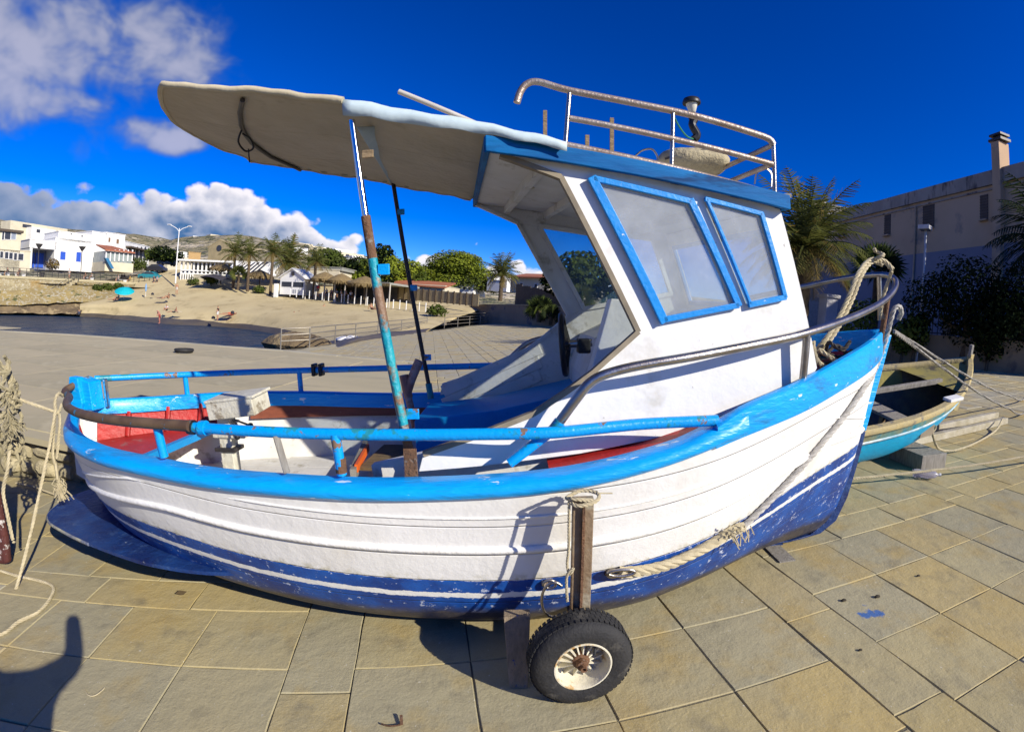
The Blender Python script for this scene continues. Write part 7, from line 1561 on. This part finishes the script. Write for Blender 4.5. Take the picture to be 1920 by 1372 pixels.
for x, y, r, pose, f_, t_, b_, lab in ((130, 520, 84, 'stand', 180, (.60, .60, .58), (.40, .38, .34), 'person in white shirt leaning on the promenade railing'), (14, 521, 82, 'chair', 120, (.05, .05, .05), (.06, .05, .05), 'seated person at the far left of the promenade'), (36, 522, 82, 'chair', 200, (.04, .04, .045), (.10, .08, .06), 'dark clothed person reclining on a white bench'), (160, 521, 86, 'chair', 190, (.03, .03, .03), (.05, .05, .06), 'person in black sitting behind the railing'), (172, 521, 86, 'chair', 150, (.5, .5, .5), (.05, .05, .05), 'person in white sitting next to the one in black'), (222, 521, 88, 'chair', 170, (.6, .6, .58), (.35, .3, .28), 'person in white on the promenade bench'), (244, 521, 89, 'chair', 170, (.55, .42, .02), (.3, .25, .1), 'person in bright yellow on the promenade'), (229, 508, 94, 'stand', 100, (.04, .03, .05), (.04, .03, .04), 'left of two people in dark clothes by the yellow wall'), (234, 508, 94, 'stand', 260, (.06, .03, .05), (.03, .03, .04), 'right of two people in dark clothes by the yellow wall'), (245, 507, 95, 'stand', 180, (.05, .04, .03), (.05, .04, .04), 'lone dark clothed person beside the shrub'), (304, 512, 93, 'stand', 180, (.6, .6, .62), (.04, .04, .05), 'person in white shirt standing behind the teal car'), (288, 536, 88, 'stand', 170, (.05, .05, .07), (.05, .05, .07), 'dark dressed person below the railing by the sand'), (294, 536, 88, 'stand', 190, (.30, .28, .32), (.04, .04, .05), 'person in grey below the railing by the sand')):
    o = pp_(x, y, r+7 if y < 525 else r+4, pose, f_, t_, b_, lab, G2)
    if y < 525: o.location.z = PZ
for x, y, r, lab in ((596, 556, 68, 'person in red shirt standing beside the bar posts'),): pp_(x, y, r, 'stand', 180, (.55, .02, .02), (.04, .04, .05), lab, 'people at the beach bar')
for k in range(6): pp_(612+k*9, 556.5+k*1.0, 67.5-k*.5, 'chair', 150+40*k, ((.5, .45, .4), (.35, .2, .15), (.6, .58, .55))[k % 3], (.05, .04, .04), ('first', 'second', 'third', 'fourth', 'fifth', 'sixth')[k]+' person from the left sitting in the beach bar', 'people at the beach bar')
# benches
for i, (x, y, r, lab) in enumerate(((38, 522, 82, 'white bench with the reclining person'), (8, 522, 82, 'white bench at the far left of the promenade'), (166, 522, 86, 'white bench behind the railing in the middle'), (228, 522, 88, 'white bench near the person in yellow'))):
    p = atr(x, y, r+7.6); p.z = PZ; root = empty('bench', Matrix.Translation(p), lab, 'bench', 'promenade benches')
    M_ = MB(); M_.box(p+Vector((0, 0, .42)), (2.0, .6, .1)); part(M_, 'seat', WH, root)
    for s in (-.8, .8): M_ = MB(); M_.box(p+Vector((s, 0, .2)), (.25, .5, .4)); part(M_, 'leg', WH, root)
p = atr(79, 521, 91); p.z = PZ; M_ = MB(); M_.lathe([(.28, 0), (.38, .75), (.42, .78), (.42, .85), (.001, .85)], 14, Matrix.Translation(p)); tag(M_.build('litter_bin', DRAIL, smooth=40), 'dark litter bin behind the promenade railing', 'bin')
# beach parasols, towels
p = atr(232, 560, 79); root = empty('beach_parasol', Matrix.Translation(p), 'turquoise beach parasol tilted over the sunbathers', 'parasol'); TQ = mat('turquoise_cloth', (.0, .42, .48), rough=.7)
Rp = Matrix.Translation(p+Vector((.2, -.1, 1.0))) @ Matrix.Rotation(rad(14), 4, 'Y') @ Matrix.Rotation(rad(18), 4, 'X'); M_ = MB(); M_.grid([[Rp @ Vector((r*math.cos(a), r*math.sin(a), h+.02*math.sin(a*4))) for a in [2*math.pi*k/16 for k in range(16)]] for r, h in ((.02, .55), (.5, .48), (1.0, .3), (1.4, .02))], close=True); part(M_, 'canopy', TQ, root, smooth=60); M_ = MB(); M_.tube([Rp @ Vector((0, 0, .55)), p], .025, 6); part(M_, 'pole', WHITE, root)
p = atr(273, 556, 80); root = empty('closed_parasol', Matrix.Translation(p), 'closed blue and white parasol stuck in the sand', 'parasol'); M_ = MB(); M_.tube([p, p+Vector((0, 0, 1.3))], .03, 6); part(M_, 'pole', WHITE, root); M_ = MB(); M_.lathe([(.05, .7), (.16, 1.0), (.14, 1.5), (.03, 1.9)], 10, Matrix.Translation(p)); part(M_, 'folded_cloth', mat('pale_blue_cloth', (.22, .38, .60), rough=.8), root, smooth=50)
for i, (x, y, r, w, d_, c, lab) in enumerate(((580, 600, 57.8, 2.6, 1.2, (.12, .03, .30), 'large purple towel under the group on the sand'), (583, 580, 63, 2.4, .5, (.45, .42, .55), 'pale towel with purple end behind the group'), (423, 591, 62.5, 1.9, .8, (.60, .08, .03), 'orange red towel beside the walking person'), (305, 560.5, 75, 1.8, .7, (.5, .48, .42), 'pale towel under the sunbather in the middle'), (332, 585, 66, 1.4, .6, (.5, .45, .36), 'pale towel beside the tanned sitter'))):
    p = atr(x, y, r)+Vector((0, 0, .06)); M_ = MB(); M_.grid([[p+Vector((w*u/2, d_*v/2, .03*noise.noise(Vector((u*3, v*3, i)))+.03)) for u in (-1, -.5, 0, .5, 1)] for v in (-1, 0, 1)]); o = M_.build('towel', cloth(c), smooth=60); o.modifiers.new('s', 'SOLIDIFY').thickness = .03; tag(o, lab, 'towel', 'beach towels')
for i, (x, y, r, lab) in enumerate(((286, 553, 79, 'dark beach bag right of the closed parasol'), (436, 588, 62, 'dark rucksack at the end of the orange towel'), (400, 598, 61, 'black bag beside the walking person'))):
    p = atr(x, y, r); M_ = MB(); M_.lathe([(.22, 0), (.26, .1), (.2, .26), (.07, .34), (.001, .34)], 10, Matrix.Translation(p) @ Matrix.Scale(.7, 4, (0, 1, 0))); tag(M_.build('beach_bag', cloth((.03, .03, .04)), smooth=50), lab, 'bag', 'beach bags')
# the photographer, who shows in the picture only by the shadow
POSES['photo'] = dict(POSES['stand'], pelvis=(-.34, -.34, .84), chest=(-.38, -.27, 1.08), neck=(-.50, -.30, 1.25), head=(-.62, -.33, 1.32), crown=(-.69, -.34, 1.36), shR=(-.20, -.20, 1.24), elR=(-.03, -.10, 1.33), haR=(0, -.05, 1.57), shL=(-.55, -.38, 1.16), elL=(-.66, -.34, .95), haL=(-.6, -.2, .78))
for k in ('hip', 'kn', 'an', 'toe'): POSES['photo'][k+'R'] = Vector(POSES['stand'][k])+Vector((-.34, -.34, -.05 if k in ('hip', 'kn') else 0)); q_ = Vector(POSES['stand'][k]); POSES['photo'][k+'L'] = Vector((-q_.x-.34, q_.y-.34, q_.z-(.05 if k in ('hip', 'kn') else 0)))
person('photo', None, 0, (.04, .04, .05), (.05, .05, .06), 'photographer with raised arm whose shadow falls at lower left', None, mw=SLIP4)
